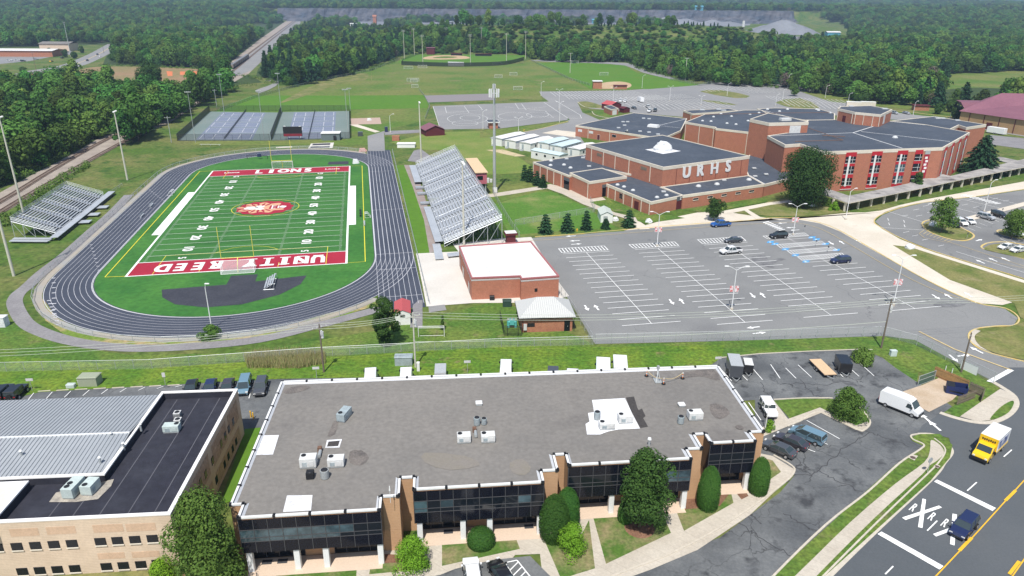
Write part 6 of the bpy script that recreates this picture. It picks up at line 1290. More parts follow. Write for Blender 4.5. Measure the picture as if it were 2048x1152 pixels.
# ================= vehicles =================
PAINT = {}
def paint(n, c):
	if n not in PAINT:
		m = mat('paint_'+n, c, .28, fine=.03, spec=.6); m.node_tree.nodes['Principled BSDF'].inputs['Coat Weight'].default_value = .5; PAINT[n] = m
	return PAINT[n]
for n_, c_ in (('black', (.012, .012, .014)), ('white', (.78, .78, .78)), ('grey', (.065, .07, .08)), ('silver', (.42, .43, .44)), ('navy', (.014, .022, .075)), ('blue', (.02, .11, .38)), ('slate', (.14, .24, .31)), ('yellow', (.80, .50, .01)), ('teal', (.05, .42, .50)), ('plum', (.045, .04, .05))): paint(n_, c_)
SPEC = {  # length, width, side profile (x,z), cabin bottom x0,x1, top x2,x3, belt z, roof z
 'sedan': (4.8, 1.84, [(-2.4, .32), (-2.42, .7), (-2.3, .98), (-1.7, 1.04), (-1.0, .98), (.9, .98), (1.6, .9), (2.25, .74), (2.42, .5), (2.38, .28)], -1.95, 1.2, -1.15, .3, .97, 1.44),
 'suv': (4.8, 1.93, [(-2.38, .36), (-2.42, .8), (-2.36, 1.12), (.95, 1.12), (1.7, 1.08), (2.3, .95), (2.42, .6), (2.38, .34)], -2.33, 1.15, -2.05, .35, 1.1, 1.74),
 'minivan': (5.1, 1.98, [(-2.5, .32), (-2.55, .8), (-2.5, 1.1), (1.2, 1.08), (1.9, .98), (2.45, .78), (2.55, .5), (2.5, .28)], -2.48, 1.7, -2.25, .6, 1.06, 1.76),
 'jeep': (4.3, 1.88, [(-2.05, .5), (-2.1, .8), (-2.08, 1.15), (.6, 1.18), (1.8, 1.12), (2.05, 1.08), (2.1, .62), (2.1, .5)], -2.06, .62, -2.03, .42, 1.15, 1.86),
 'pickup': (5.7, 1.98, [(-2.8, .52), (-2.86, .8), (-2.84, 1.15), (1.2, 1.14), (2.2, 1.12), (2.75, 1.0), (2.86, .62), (2.8, .45)], -1.0, 1.45, -.8, .7, 1.12, 1.86)}
def wheel(r, x, y, rad=.34, wd=.24, rim=True):
	s = 1 if y > 0 else -1; t = MB().tube((x, y-s*wd/2, rad), (x, y+s*wd/2, rad), rad, rad, 16); o = t.build('wheel', tyre_m, r, world=False)
	MB().tube((x, y+s*(wd/2-.02), rad), (x, y+s*(wd/2+.012), rad), rad*.62, rad*.55, 12).build('rim', rim_m if rim else tyre_m, o, world=False)
def car(kind, col, label, cat=None, bed=None):
	L_, W, prof, a, b, c, d, zb_, zr = SPEC[kind]; p = PAINT[col]; r = thing('parked_'+kind if kind != 'jeep' else 'parked_off_roader', label, cat or {'suv': 'car', 'jeep': 'car', 'minivan': 'minivan', 'pickup': 'pickup truck', 'sedan': 'car'}[kind])
	m = MB(); n = len(prof); hw = W/2
	vs = [(x, -hw*(.97 if z > .6 else .93)*(1 if abs(x) < L_/2-.25 else .9), z) for x, z in prof]+[(x, hw*(.97 if z > .6 else .93)*(1 if abs(x) < L_/2-.25 else .9), z) for x, z in prof]
	m.mesh(vs, [(i, (i+1) % n, n+(i+1) % n, n+i) for i in range(n)]+[tuple(range(n))[::-1], tuple(range(n, 2*n))]); body = m.build('body', p, r, world=False, bev=.07)
	hb, ht = hw*.94, hw*.76
	if kind == 'jeep': ht = hw*.86
	g = MB(); g.mesh([(a, -hb, zb_-.02), (b, -hb, zb_-.02), (b, hb, zb_-.02), (a, hb, zb_-.02), (c, -ht, zr-.03), (d, -ht, zr-.03), (d, ht, zr-.03), (c, ht, zr-.03)], [(0, 1, 5, 4), (1, 2, 6, 5), (2, 3, 7, 6), (3, 0, 4, 7), (4, 5, 6, 7)]); g.build('windows', glass_car, r, world=False)
	rf = MB(); rf.mesh([(c-.08, -ht-.02, zr-.08), (d+.1, -ht-.02, zr-.08), (d+.1, ht+.02, zr-.08), (c-.08, ht+.02, zr-.08), (c, -ht+.05, zr), (d-.05, -ht+.05, zr), (d-.05, ht-.05, zr), (c, ht-.05, zr)], [(0, 1, 5, 4), (1, 2, 6, 5), (2, 3, 7, 6), (3, 0, 4, 7), (4, 5, 6, 7)]); rf.build('roof', p, r, world=False)
	pl_ = MB()
	for s in (-1, 1):
		for (xb, xt) in ((a, c), (b, d), ((a+b)/2+.1, (c+d)/2+.05)): pl_.tube((xb, s*hb*.99, zb_), (xt, s*(ht+.01), zr-.05), .05, .04, 4)
	pl_.build('pillars', p, r, world=False)
	wr = .40 if kind in ('pickup', 'jeep', 'suv') else .34; ax = L_/2-.92
	for x in (-ax, ax):
		for s in (-1, 1): wheel(r, x, s*(hw-.09), wr)
	if kind == 'pickup': MB().box((-1.93, 0, 1.145), (1.7, W*.78, .03)).build('cargo_bed', black_metal, r, world=False)
	if kind == 'jeep': MB().tube((-2.28, 0, 1.05), (-2.08, 0, 1.05), .38, .38, 16).build('spare_wheel', tyre_m, r, world=False)
	e = L_/2
	for s in (-1, 1):
		MB().box((e-.12, s*hw*.68, .66), (.2, .36, .16)).build('headlight', lamp_m, r, world=False); MB().box((-e+.08, s*hw*.74, .82), (.06, .24, .13)).build('taillight', tail_m, r, world=False)
		MB().box((b-.25, s*(hw+.08), zb_), (.16, .2, .14)).build('wing_mirror', p, r, world=False)
	for s in (-1, 1): q = MB(); q.box(((a+b)/2+.1, s*hw*.965, .45), (.025, .02, zb_-.5)); q.box((b-.35, s*hw*.965, .45), (.025, .02, zb_-.5)); q.box((0, s*hw*.95, .26), (L_*.52, .05, .14)); q.build('door_seam', black_metal, r, world=False)
	MB().box((-e+.02, 0, .62), (.05, .5, .14)).build('number_plate', white_metal, r, world=False)
	MB().box((e-.03, 0, .38), (.1, W*.6, .2)).build('grille', black_metal, r, world=False)
	return r
def put(r, x, y, dx, dy, z=0, zt=0, s=1):
	"""stand at ground pixel (or where height zt shows at that pixel), facing the pixel direction (dx,dy)"""
	p = G(x, y, zt); e = G(x+dx, y+dy, zt); r.location = (p.x, p.y, z if z else .035); r.rotation_euler = (0, 0, atan2(e.y-p.y, e.x-p.x))
	if s != 1: r.scale = (s, s, s)
	return r
cars = [
 ('jeep', 'black', 8, 792, 14, -13, 'black boxy off-road car, half out of frame behind the metal roof', 0), ('jeep', 'black', 36, 792, 14, -13, 'black boxy off-road car with spare wheel, right of its twin behind the metal roof', 0),
 ('sedan', 'black', 381, 769, -5, 14, 'black car, leftmost of three behind the black roof parapet', 1.2), ('sedan', 'navy', 419, 768, -5, 14, 'dark navy car, middle of three behind the black roof parapet', 1.2), ('sedan', 'plum', 454, 767, -5, 14, 'dark car, rightmost of three behind the black roof parapet', 1.2),
 ('minivan', 'slate', 489, 772, -6, 20, 'blue-grey minivan parked beside the corner of the black-roofed block', .6), ('suv', 'grey', 522, 775, -6, 20, 'dark grey car parked next to the blue-grey minivan', .6),
 ('jeep', 'white', 1536, 824, 10, 18, 'white off-road car parked at the right end of the office', .2), ('sedan', 'grey', 1556, 905, -34, -15, 'dark grey sedan, nearest of the three at the right of the office', 0), ('sedan', 'plum', 1581, 890, -36, -15, 'dark sedan between a grey sedan and the blue-grey minivan', 0), ('minivan', 'slate', 1613, 878, -36, -15, 'blue-grey minivan parked next to two dark sedans', 0),
 ('suv', 'navy', 1926, 1062, -24, 28, 'dark navy car driving over the painted crossing letters on the road', 0), ('suv', 'white', 945, 1158, -3, -20, 'white car cut by the bottom edge in front of the office', 0), ('sedan', 'black', 1003, 1158, -10, -16, 'black sedan cut by the bottom edge beside the hatched bay', 0),
 ('pickup', 'blue', 1441, 453, -40, 3, 'bright blue pickup at the kerb beneath the small tree', 0), ('sedan', 'grey', 1466, 485, -40, 3, 'dark grey sedan parked beside the hatched row end', 0), ('suv', 'black', 1556, 476, -40, 3, 'black car in the disabled bays next to the lamp post', 0), ('pickup', 'white', 1461, 507, -40, 4, 'white pickup with dark bed in the middle of the school car park', 0), ('suv', 'navy', 1680, 526, -40, 3, 'navy car parked just below the hatched disabled bays', 0),
 ('suv', 'black', 1905, 453, 18, 9, 'black car nearest the tree on the first island', 0), ('suv', 'white', 1921, 449, 16, 8, 'white car between a black car and another white one by the island', 0), ('sedan', 'white', 1937, 446, 16, 8, 'white car at the right end of the row beside the first island', 0), ('suv', 'silver', 1971, 438, 20, 5, 'silver car by the long island walk', 0), ('suv', 'black', 1998, 434, 18, 6, 'black car beside the silver one on the long island walk', 0), ('suv', 'white', 2028, 470, 16, 6, 'white car under the island tree at the right edge', 0), ('sedan', 'white', 2012, 498, -20, 3, 'white car, left of two at the lower right island', 0), ('sedan', 'white', 2036, 504, -20, 3, 'white car, right of two at the lower right island', 0),
 ('sedan', 'white', 1231, 205, -3, 4, 'white car behind the maroon-roofed shed, leftmost of three', 0), ('suv', 'white', 1241, 204, -3, 4, 'white car behind the maroon-roofed shed, middle of three', 0), ('sedan', 'white', 1250, 204, -3, 4, 'white car behind the maroon-roofed shed, rightmost of three', 0), ('sedan', 'grey', 1268, 218, 9, 3, 'dark sedan alone near the small dark red shed', 0), ('pickup', 'white', 1296, 216, -5, -3, 'white pickup, further of two near the far brick wing', 0), ('pickup', 'white', 1299, 224, -5, 4, 'white pickup, nearer of two near the far brick wing', 0), ('suv', 'black', 1310, 223, -4, 5, 'black car next to the nearer white pickup', 0), ('suv', 'silver', 1788, 228, 10, 2, 'silver car behind the roof penthouse, left of two', 0), ('sedan', 'silver', 1812, 228, 10, 2, 'silver car behind the roof penthouse, right of two', 0),
 ('suv', 'black', 40, 151, -9, 2, 'dark car on the highway at far left by the orange clay', 0), ('suv', 'black', 150, 129, 6, -4, 'dark car on the highway below the white roofed strip', 0), ('suv', 'black', 175, 122, 6, -4, 'dark car following round the highway bend', 0), ('sedan', 'white', 116, 139, -6, 3, 'white car on the near side of the highway bend', 0), ('suv', 'grey', 195, 110, 5, -4, 'grey car furthest along the highway', 0), ('sedan', 'white', 200, 114, 5, -4, 'white car beside the furthest grey one on the highway', 0),
 ('suv', 'white', 20, 122, 6, 0, 'white car in the shopping strip lot, leftmost', 0), ('suv', 'white', 36, 122, 6, 0, 'white car in the shopping strip lot, second from left', 0), ('suv', 'black', 46, 123, 6, 0, 'dark car in the shopping strip lot', 0), ('suv', 'silver', 72, 119, 6, 0, 'silver car under the long white roof', 0), ('suv', 'yellow', 103, 124, 6, -1, 'yellow vehicle on the grass by the highway', 0), ('suv', 'black', 125, 117, 6, -1, 'dark car at the end of the shopping strip', 0)]
proto = {}; pend = []
for kd, cl, x, y, dx, dy, lb, zt in cars:
	k_ = (kd, cl)
	if k_ not in proto: proto[k_] = car(kd, cl, lb); put(proto[k_], x, y, dx, dy, 0, zt)
	else: pend.append((k_, x, y, dx, dy, lb, zt))
bpy.context.view_layer.update()
for k_, x, y, dx, dy, lb, zt in pend: r = dup(proto[k_], (0, 0, 0), 0, lb); put(r, x, y, dx, dy, 0, zt)
# high roof vans
def van(label, x, y, dx, dy, zt=0, col='white'):
	r = thing('white_van', label, 'van'); p = PAINT[col]
	prof = [(-3, .35), (-3.02, 2.3), (-2.85, 2.58), (-1, 2.68), (1.1, 2.6), (1.6, 2.35), (2.25, 1.35), (2.9, 1.05), (3.0, .6), (2.95, .3)]; n = len(prof)
	vs = [(a, -1.0*(.9 if z > 2.4 else 1), z) for a, z in prof]+[(a, 1.0*(.9 if z > 2.4 else 1), z) for a, z in prof]
	MB().mesh(vs, [(i, (i+1) % n, n+(i+1) % n, n+i) for i in range(n)]+[tuple(range(n))[::-1], tuple(range(n, 2*n))]).build('body', p, r, world=False, bev=.08)
	MB().face([(1.66, -.82, 2.3), (2.27, -.9, 1.42), (2.27, .9, 1.42), (1.66, .82, 2.3)]).build('windscreen', glass_car, r, world=False).location = (.035, 0, .03)
	for s in (-1, 1):
		MB().box((1.45, s*1.0, 1.35), (.9, .03, .7), 0, 0, .6, 1).build('side_window', glass_car, r, world=False); MB().box((1.9, s*1.13, 1.4), (.12, .2, .35)).build('wing_mirror', black_metal, r, world=False); MB().box((2.82, s*.8, .75), (.3, .3, .25)).build('headlight', lamp_m, r, world=False); MB().box((-3.02, s*.85, .9), (.06, .2, .6)).build('taillight', tail_m, r, world=False)
	MB().box((0, 0, .3), (6.06, 2.04, .22)).build('sill_trim', black_metal, r, world=False); MB().box((2.97, 0, .45), (.14, 1.7, .3)).build('bumper', black_metal, r, world=False)
	for a in (-1.9, 2.1):
		for s in (-1, 1): wheel(r, a, s*.93, .36)
	return put(r, x, y, dx, dy, 0, zt)
v0 = van('white high-roofed van driving past the sandy concrete bin pad', 1800, 820, 40, 16)
bpy.context.view_layer.update()
for x, y, lb in ((741, 739, 'white van roof behind the office, left of the utility pole'), (812, 738, 'white van roof behind the office at the utility pole'), (1012, 722, 'white high van behind the middle of the office roof edge'), (1145, 741, 'white van roof between a dark box and the teal truck')): put(dup(v0, (0, 0, 0), 0, lb), x, y+6, 1.5, -30, 0, 2.3)
# box trucks and trailers
def boxtruck(label, x, y, dx, dy, col, zt=0, L_=4.6, name='box_truck', boxm=None):
	r = thing(name, label, 'truck'); p = PAINT[col]; wm_ = boxm or PAINT['white']
	b = MB().box((-1.1, 0, .95), (L_, 2.3, 2.35)).build('cargo_box', wm_, r, world=False, bev=.05)
	MB().box((-1.1, 0, 3.3), (L_-.05, 2.25, .04)).build('box_roof', white_metal, b, world=False)
	MB().box((-1.1, 0, .6), (L_, 1.0, .34)).build('chassis', black_metal, r, world=False)
	pr = [(1.2, .5), (1.2, 2.35), (1.9, 2.3), (2.5, 1.45), (3.3, 1.25), (3.45, .9), (3.4, .5)]; n = len(pr)
	MB().mesh([(a, -1.0, z) for a, z in pr]+[(a, 1.0, z) for a, z in pr], [(i, (i+1) % n, n+(i+1) % n, n+i) for i in range(n)]+[tuple(range(n))[::-1], tuple(range(n, 2*n))]).build('cab', p, r, world=False, bev=.06)
	MB().face([(1.99, -.85, 2.2), (2.5, -.9, 1.5), (2.5, .9, 1.5), (1.99, .85, 2.2)]).build('windscreen', glass_car, r, world=False).location = (.03, 0, .02)
	for s in (-1, 1): MB().box((1.75, s*1.0, 1.35), (.7, .03, .7), 0, 0, .7).build('side_window', glass_car, r, world=False); MB().box((3.4, s*.75, .85), (.12, .3, .2)).build('headlight', lamp_m, r, world=False); MB().box((1.9, s*1.2, 1.35), (.15, .3, .4)).build('wing_mirror', black_metal, r, world=False)
	MB().box((3.42, 0, .45), (.2, 1.95, .4)).build('bumper', black_metal, r, world=False)
	for a in (-2.2, 2.4):
		for s in (-1, 1): wheel(r, a, s*.93, .4)
	return put(r, x, y, dx, dy, 0, zt), b
tr, tb = boxtruck('yellow-cabbed moving truck with white box driving down the road', 1975, 908, -46, 44, 'yellow')
MB().box((1.21, 0, .97), (.04, 2.3, 2.3)).build('front_panel', PAINT['yellow'], tb, world=False)
q = MB()
for i in range(7): q.box((1.24, -.75+i*.25, 2.6-(i % 2)*.05), (.03, .17, .3))
q.build('panel_lettering', black_metal, tb, world=False)
for s in (-1, 1):
	MB().box((-.9, s*1.16, 1.5), (3.4, .03, 1.3)).build('side_picture', mat('truck_picture', (.05, .07, .18), .6, (.5, .52, .6), sc=.9, lo=.4, hi=.6, fine=.2) if s < 0 else MT['truck_picture'], tb, world=False); MB().box((-1.1, s*1.16, 1.08), (4.5, .03, .3)).build('side_stripe', PAINT['yellow'], tb, world=False)
boxtruck('teal box truck with white roof parked behind the office', 1206, 731, 0, -30, 'teal', 2.4, boxm=PAINT['teal']); boxtruck('white box truck, taller one right of the teal truck', 1240, 722, -2, -30, 'white', 2.8)
def trailer(label, x, y, dx, dy, L_, W, h, col, roof=None, flat=False, zt=0):
	r = thing('trailer', label, 'trailer'); p = PAINT[col] if isinstance(col, str) else col
	if flat: b = MB().box((0, 0, .62), (L_, W, .12)).build('deck', wood_deck, r, world=False); MB().box((0, 0, .5), (L_+.1, W+.1, .1)).build('frame', black_metal, r, world=False)
	else: MB().box((0, 0, .45), (L_, W, h)).build('body', p, r, world=False, bev=.06); MB().box((0, 0, .45+h), (L_*.98, W*.96, .05)).build('roof', roof or p, r, world=False)
	q = MB(); q.tube((L_/2, W*.3, .5), (L_/2+1.1, 0, .5), .05); q.tube((L_/2, -W*.3, .5), (L_/2+1.1, 0, .5), .05); q.build('drawbar', galv, r, world=False)
	for a in ((-.4, .4) if L_ > 4 else (0,)):
		for s in (-1, 1): wheel(r, a, s*(W/2+.1), .34)
	return put(r, x, y, dx, dy, 0, zt)
tg = mat('trailer_roof', (.38, .40, .41), .5); trailer('charcoal enclosed cargo trailer with grey roof, larger of the pair', 1467, 748, 6, 20, 4.6, 2.1, 2.2, 'grey', tg); trailer('small dark cargo trailer with pale roof, smaller of the pair', 1494, 744, 5, 20, 2.7, 1.5, 1.5, 'black', hvac)
trailer('flat car trailer with tan plank deck', 1644, 741, 24, 24, 5.6, 2.1, .2, 'black', None, True); trailer('black utility trailer with roof racks beside the flat trailer', 1684, 741, 10, 18, 3.6, 2.0, 1.7, 'black')
trailer('white cargo trailer beside the purple-roofed building', 1992, 268, 20, 3, 8, 2.6, 2.6, 'white', roof_white); trailer('white camper trailer in the north car park', 1281, 204, 8, 3, 6, 2.4, 2.4, 'white', hvac)
trailer('low grey trailer with rounded lid behind the office', 881, 744, 1, -20, 3.4, 1.9, 1.6, 'silver', tg, zt=1.4); trailer('dark covered box behind the office left of a white van', 1106, 743, 1, -20, 2.8, 1.8, 1.3, 'grey', zt=1.5)
# dumpster
r = thing('dumpster', 'dark blue open-topped dumpster inside the wooden enclosure', 'dumpster', tuple(G(1911, 786)), radians(-28))
pr = [(-1.4, 0), (-1.5, 1.3), (1.5, 1.5), (1.4, 0)]; q = MB()
for s in (-.95, .95): q.mesh([(a, s-.03, z+.1) for a, z in pr]+[(a, s+.03, z+.1) for a, z in pr], [(3, 2, 1, 0), (4, 5, 6, 7), (0, 1, 5, 4), (1, 2, 6, 5), (2, 3, 7, 6)])
q.box((-1.45, 0, .1), (.08, 1.9, 1.3)); q.box((1.45, 0, .1), (.08, 1.9, 1.45)); q.box((0, 0, .1), (2.8, 1.9, .06)); q.build('container', mat('bin_blue', (.02, .03, .10), .5), r, world=False)
MB().box((-.9, 0, 1.42), (1.1, 1.9, .06)).build('lid', black_metal, r, world=False)
q = MB(); q.box((0, 1.0, .6), (2.0, .1, .15)); q.box((0, -1.0, .6), (2.0, .1, .15)); q.build('lifting_pocket', PAINT['black'], r, world=False)
# wooden enclosure
def board_fence(pts, h, m, label, name='board_fence', gap=.03, bw=.14, off=0):
	r = thing(name, label, 'fence', tuple(xy(pts[0]))); q = MB(); 
	for a, b in zip(pts, pts[1:]):
		a, b = xy(a), xy(b); d = (b-a); l = d.length; d.normalize(); n = Vector((-d.y, d.x, 0)); k = int(l/(bw+gap))
		for i in range(k): c = a+d*(i+.5)*(bw+gap); hh = h+random.uniform(-.06, .06); q.prism([c-d*bw/2-n*.015, c+d*bw/2-n*.015, c+d*bw/2+n*.015, c-d*bw/2+n*.015], .05, hh)
		for z in (.4, h-.35): MB().prism([a-n*.06, b-n*.06, b-n*.02, a-n*.02], z, z+.1).build('rail', m, r)
	q.build('boards', m, r); return r
board_fence([G(1866, 752), G(1935, 782)], 1.9, wood_tan, 'reddish board fence behind the blue dumpster'); board_fence([G(1936, 783), G(1966, 796), G(1961, 806)], 1.8, wood_grey, 'weathered grey board fence right of the dumpster')
board_fence([G(1912, 812), G(1950, 797)], 1.7, wood_grey, 'slatted gate with a white notice in front of the dumpster', 'gate', .12, .1)
r = thing('gate', 'open wire gate with green mesh at the left of the bin pad', 'gate', tuple(xy(G(1835, 772)))); a, b = G(1835, 772), G(1868, 760); q = MB()
for z in (.1, 1.0, 1.8): q.tube(a+Vector((0, 0, z)), b+Vector((0, 0, z)), .04)
for p in (a, b): q.tube(p, p+Vector((0, 0, 1.85)), .05)
q.build('frame', galv, r); MB().face([(a.x, a.y, .1), (b.x, b.y, .1), (b.x, b.y, 1.8), (a.x, a.y, 1.8)]).build('mesh_panel', fence_mat('green_mesh', (.06, .12, .11), .75), r)

# ================= poles and lamps =================
def stadium_light(bx, by, tx, ty, label, n=5, m=pole_conc, w_=3.6, rad=.32, fix=lamp_m, cat='floodlight', name='floodlight_pole', h=None, yaw=None, rows_=1):
	b = G(bx, by); h = h or hgt(bx, by, ty); r = thing(name, label, cat, tuple(b), (math.atan2(FV.y, FV.x) if yaw is None else yaw))
	MB().tube((0, 0, 0), (0, 0, h), rad, rad*.55, 10).build('pole', m, r, world=False)
	for j in range(rows_):
		z = h-.3-j*1.2; MB().box((0, 0, z), (w_, .15, .15)).build('crossarm', galv, r, world=False)
		for i in range(n): x = -w_/2+w_*(i+.5)/n; q = MB(); q.tube((x, .1, z+.25), (x, -.35, z+.05), .12, .28, 8); q.build('lamp', fix, r, world=False)
	return r
stadium_light(48, 430, 0, 213, 'tall pale floodlight pole behind the left grandstand', 5, h=28)
stadium_light(28, 552, -60, 0, 'tall pale floodlight pole nearest the camera at the left edge', 5, h=29)
stadium_light(255, 360, 228, 222, 'tall pale floodlight pole on the grass left of the track bend')
stadium_light(928, 490, 921, 325, 'tall pale floodlight pole standing before the big grandstand', 5)
stadium_light(843, 326, 838, 204, 'tall pale floodlight pole beyond the big grandstand', 4)
for i, (bx, by, tx, ty, lb) in enumerate(((391, 285, 375, 183, 'tennis lamp post at the near left court corner'), (528, 278, 517, 181, 'tennis lamp post between the two court blocks, near side'), (563, 225, 555, 146, 'tennis lamp post between the two court blocks, far side'), (697, 276, 689, 178, 'tennis lamp post at the near right court corner'), (701, 222, 697, 176, 'tennis lamp post at the far right court corner'), (449, 230, 439, 148, 'tennis lamp post at the far left court corner'))): stadium_light(bx, by, tx, ty, 'slim grey '+lb, 4, galv, 2.6, .14, yaw=.2)
for i, (bx, ty, by, lb) in enumerate(((809, 60, 118, 'leftmost'), (829, 56, 111, 'second from left, behind the outfield fence corner'), (846, 70, 130, 'in front of the fence left of centre field'), (893, 55, 103, 'behind the infield'), (941, 69, 130, 'in front of the fence near centre field'), (963, 54, 104, 'behind the right dugout'), (1013, 66, 124, 'at the right part of the outfield'), (1051, 62, 118, 'rightmost at the fence end'), (1140, 106, 146, 'beside the softball outfield'), (1370, 116, 161, 'at the wood edge right of the softball field'))): stadium_light(bx, by, bx, ty, 'tall baseball floodlight pole, '+lb, 4, pole_conc, 4, .3, yaw=.2, rows_=2 if by < 131 and i < 8 else 1)
def park_lamp(bx, by, ty, label, arms=2, banner=False, spread=2.2, yaw=0, rise=.8):
	b = G(bx, by); h = hgt(bx, by, ty); r = thing('street_lamp', label, 'street lamp', tuple(b), yaw, 'car park lamp posts')
	MB().tube((0, 0, 0), (0, 0, h-rise), .12, .07, 8).build('pole', white_metal, r, world=False)
	for s in ((-1, 1) if arms == 2 else (1,)):
		q = MB(); q.path([(0, 0, h-rise-.1), (s*spread*.5, 0, h-.25), (s*spread*.8, 0, h)], .05, 5); q.build('arm', white_metal, r, world=False); MB().box((s*(spread*.8+.3), 0, h-.08), (.85, .34, .14), 0, 0, .9, .7).build('lamp_head', white_metal, r, world=False)
	if banner:
		for s in (-1, 1): MB().box((s*.55, 0, h*.42), (.7, .03, 1.3)).build('banner', mat('banner_red', (.55, .12, .12), .7, (.75, .7, .7), sc=2, lo=.42, hi=.55, fine=.1) if 'banner_red' not in MT else MT['banner_red'], r, world=False)
	q = MB().tube((0, 0, 0), (0, 0, .5), .3, .3, 10).build('base', kerb_mat, r, world=False); return r
for bx, by, ty, lb, ba in ((1314, 493, 423, 'white two-armed lamp with banners at the top of the second bay row', True), (1463, 620, 532, 'white two-armed lamp with banners in the middle of the car park', True), (1586, 470, 407, 'white two-armed lamp with banners by the disabled bays', True), (1786, 612, 510, 'white two-armed lamp with banners near the long concrete walk', True)): park_lamp(bx, by, ty, lb, 2, ba)
for i, (bx, by, ty, ar, lb) in enumerate(((1968, 424, 360, 1, 'on the long island walk'), (1691, 440, 377, 1, 'beside the start of the covered walkway'), (1037, 262, 234, 2, 'beside the white portable classrooms'), (1119, 245, 203, 2, 'at the right edge of the play area'), (1118, 219, 178, 2, 'between play area and north car park'), (1082, 192, 163, 1, 'at the far edge of the play area'), (966, 258, 220, 1, 'in the play area near the brick kiosk'), (1226, 205, 174, 2, 'behind the maroon shed roof'), (1245, 224, 195, 2, 'by the guard hut'), (1339, 202, 172, 2, 'mid north car park'), (1402, 210, 191, 2, 'north car park, right of centre'), (1454, 192, 166, 1, 'north car park near the grass island'), (1480, 165, 144, 1, 'at the wood edge, left'), (1575, 178, 148, 1, 'at the wood edge behind the round tree'), (1608, 182, 158, 1, 'at the wood edge by the small tree'), (1650, 196, 171, 1, 'on the lawn edge beyond the roofs'), (1565, 200, 178, 1, 'far lot near the small tree'), (1551, 212, 188, 1, 'far lot left of the small tree'), (1695, 212, 186, 1, 'by the cream containers'), (1826, 230, 202, 1, 'by the bin store'), (1900, 236, 220, 1, 'beside the round trees'), (781, 266, 228, 1, 'by the path at the tennis patio'), (1284, 176, 150, 1, 'beside the softball drive'))): park_lamp(bx, by, ty, 'slim white lamp post '+lb, ar, False, 1.8, .3)
park_lamp(424, 660, 567, 'thin plain pole rising from the round bush by the track', 1, False, .2)
r = thing('yard_light', 'thin white lamp on a pole at the right corner of the office', 'street lamp', tuple(G(1530, 860)), 0); MB().tube((0, 0, 0), (0, 0, 4.2), .07, .05, 8).build('pole', white_metal, r, world=False); MB().box((0, 0, 4.2), (.5, .25, .12)).build('lamp_head', white_metal, r, world=False)
# cell tower
b = G(989, 386); ct = thing('cell_tower', 'tall grey mobile phone mast with white panel antennas beside the grandstand', 'mast', tuple(b)); MB().tube((0, 0, 0), (0, 0, 34.5), .55, .32, 12).build('pole', galv, ct, world=False)
for k in range(12): a = k*pi/6; MB().box((1.5*cos(a), 1.5*sin(a), 30.5), (.35, .25, 2.4), a).build('antenna_panel', white_metal, ct, world=False)
q = MB()
for k in range(6): a = k*pi/3; q.tube((0, 0, 31.6), (1.4*cos(a), 1.4*sin(a), 31.6), .08)
q.build('antenna_bracket', galv, ct, world=False); MB().box((0, .2, 33), (.9, .5, 1.4), .5).build('microwave_dish', hvac, ct, world=False); MB().box((.3, -.5, .3), (1.2, .6, 1.6)).build('equipment_cabinet', hvac, ct, world=False)
# stubs of utility cabinets on left floodlight
# utility poles and wires
def upole(bx, by, ty, label, arm=2.4, yaw=.5, trans=False, m=pole_wood, h=None):
	b = G(bx, by); h = h or hgt(bx, by, ty); r = thing('utility_pole', label, 'utility pole', tuple(b), yaw); MB().tube((0, 0, 0), (0, 0, h), .17, .11, 8).build('pole', m, r, world=False)
	MB().box((0, 0, h-.8), (arm, .1, .12)).build('crossarm', m, r, world=False)
	for s in (-.9, -.3, .3, .9): MB().tube((s*arm*.5, 0, h-.68), (s*arm*.5, 0, h-.42), .06, .04, 6).build('insulator', white_metal, r, world=False)
	if trans: MB().tube((.35, 0, h-2.6), (.35, 0, h-1.5), .26, .26, 10).build('transformer', hvac, r, world=False)
	if trans: MB().box((.2, -.15, h-2.1), (.25, .2, .9), .4).build('switch', white_metal, r, world=False)
	return Vector((b.x, b.y, h-.4))
u1 = upole(831, 735, 625, 'pale utility pole with transformer in front of the red-roofed shed', 2.6, .6, True, pole_conc); u0 = upole(648, 745, 648, 'dark utility pole with white gear beside the cattails', 2.6, .6, True, pole_wood); u2 = upole(1762, 697, 598, 'brown wooden utility pole at the corner of the chain link fence', 2.6, .4, True)
u3 = upole(1922, 745, 665, 'plain dark pole by the fence beside the bin enclosure', .3, 0, False); u4 = upole(343, 285, 232, 'grey utility pole near the tennis courts by the railway', 2.4, .3, False, galv); u5 = upole(434, 217, 178, 'slim utility pole beyond the far left court corner', 2.2, .3, False, galv)
upole(582, 168, 135, 'bare wooden pole by the path at the wood edge', .3, 0); upole(1797, 198, 168, 'leaning wooden pole beyond the school roofs', .3, 0)
stadium_light(142, 113, 121, 44, 'very tall pale mast by the shopping strip', 2, galv, 3, .4, yaw=.2); upole(208, 107, 82, 'utility pole on the bend of the highway', 3, .5); upole(74, 148, 104, 'utility pole beside the clay patch', 2, .3); upole(1485, 66, 40, 'distant grey mast at the quarry silo', 2, .3, m=galv)
def wire(a, b, sag, label, r=.028, n=14):
	pts = [a.lerp(b, i/n)-Vector((0, 0, sag*4*(i/n)*(1-i/n))) for i in range(n+1)]
	return tag(MB().path(pts, r, 4).build('power_line', mat('wire', (.42, .46, .38), .6) if 'wire' not in MT else MT['wire']), label, 'power line', 'overhead power lines')
lf_end = G(-200, 712, 6)
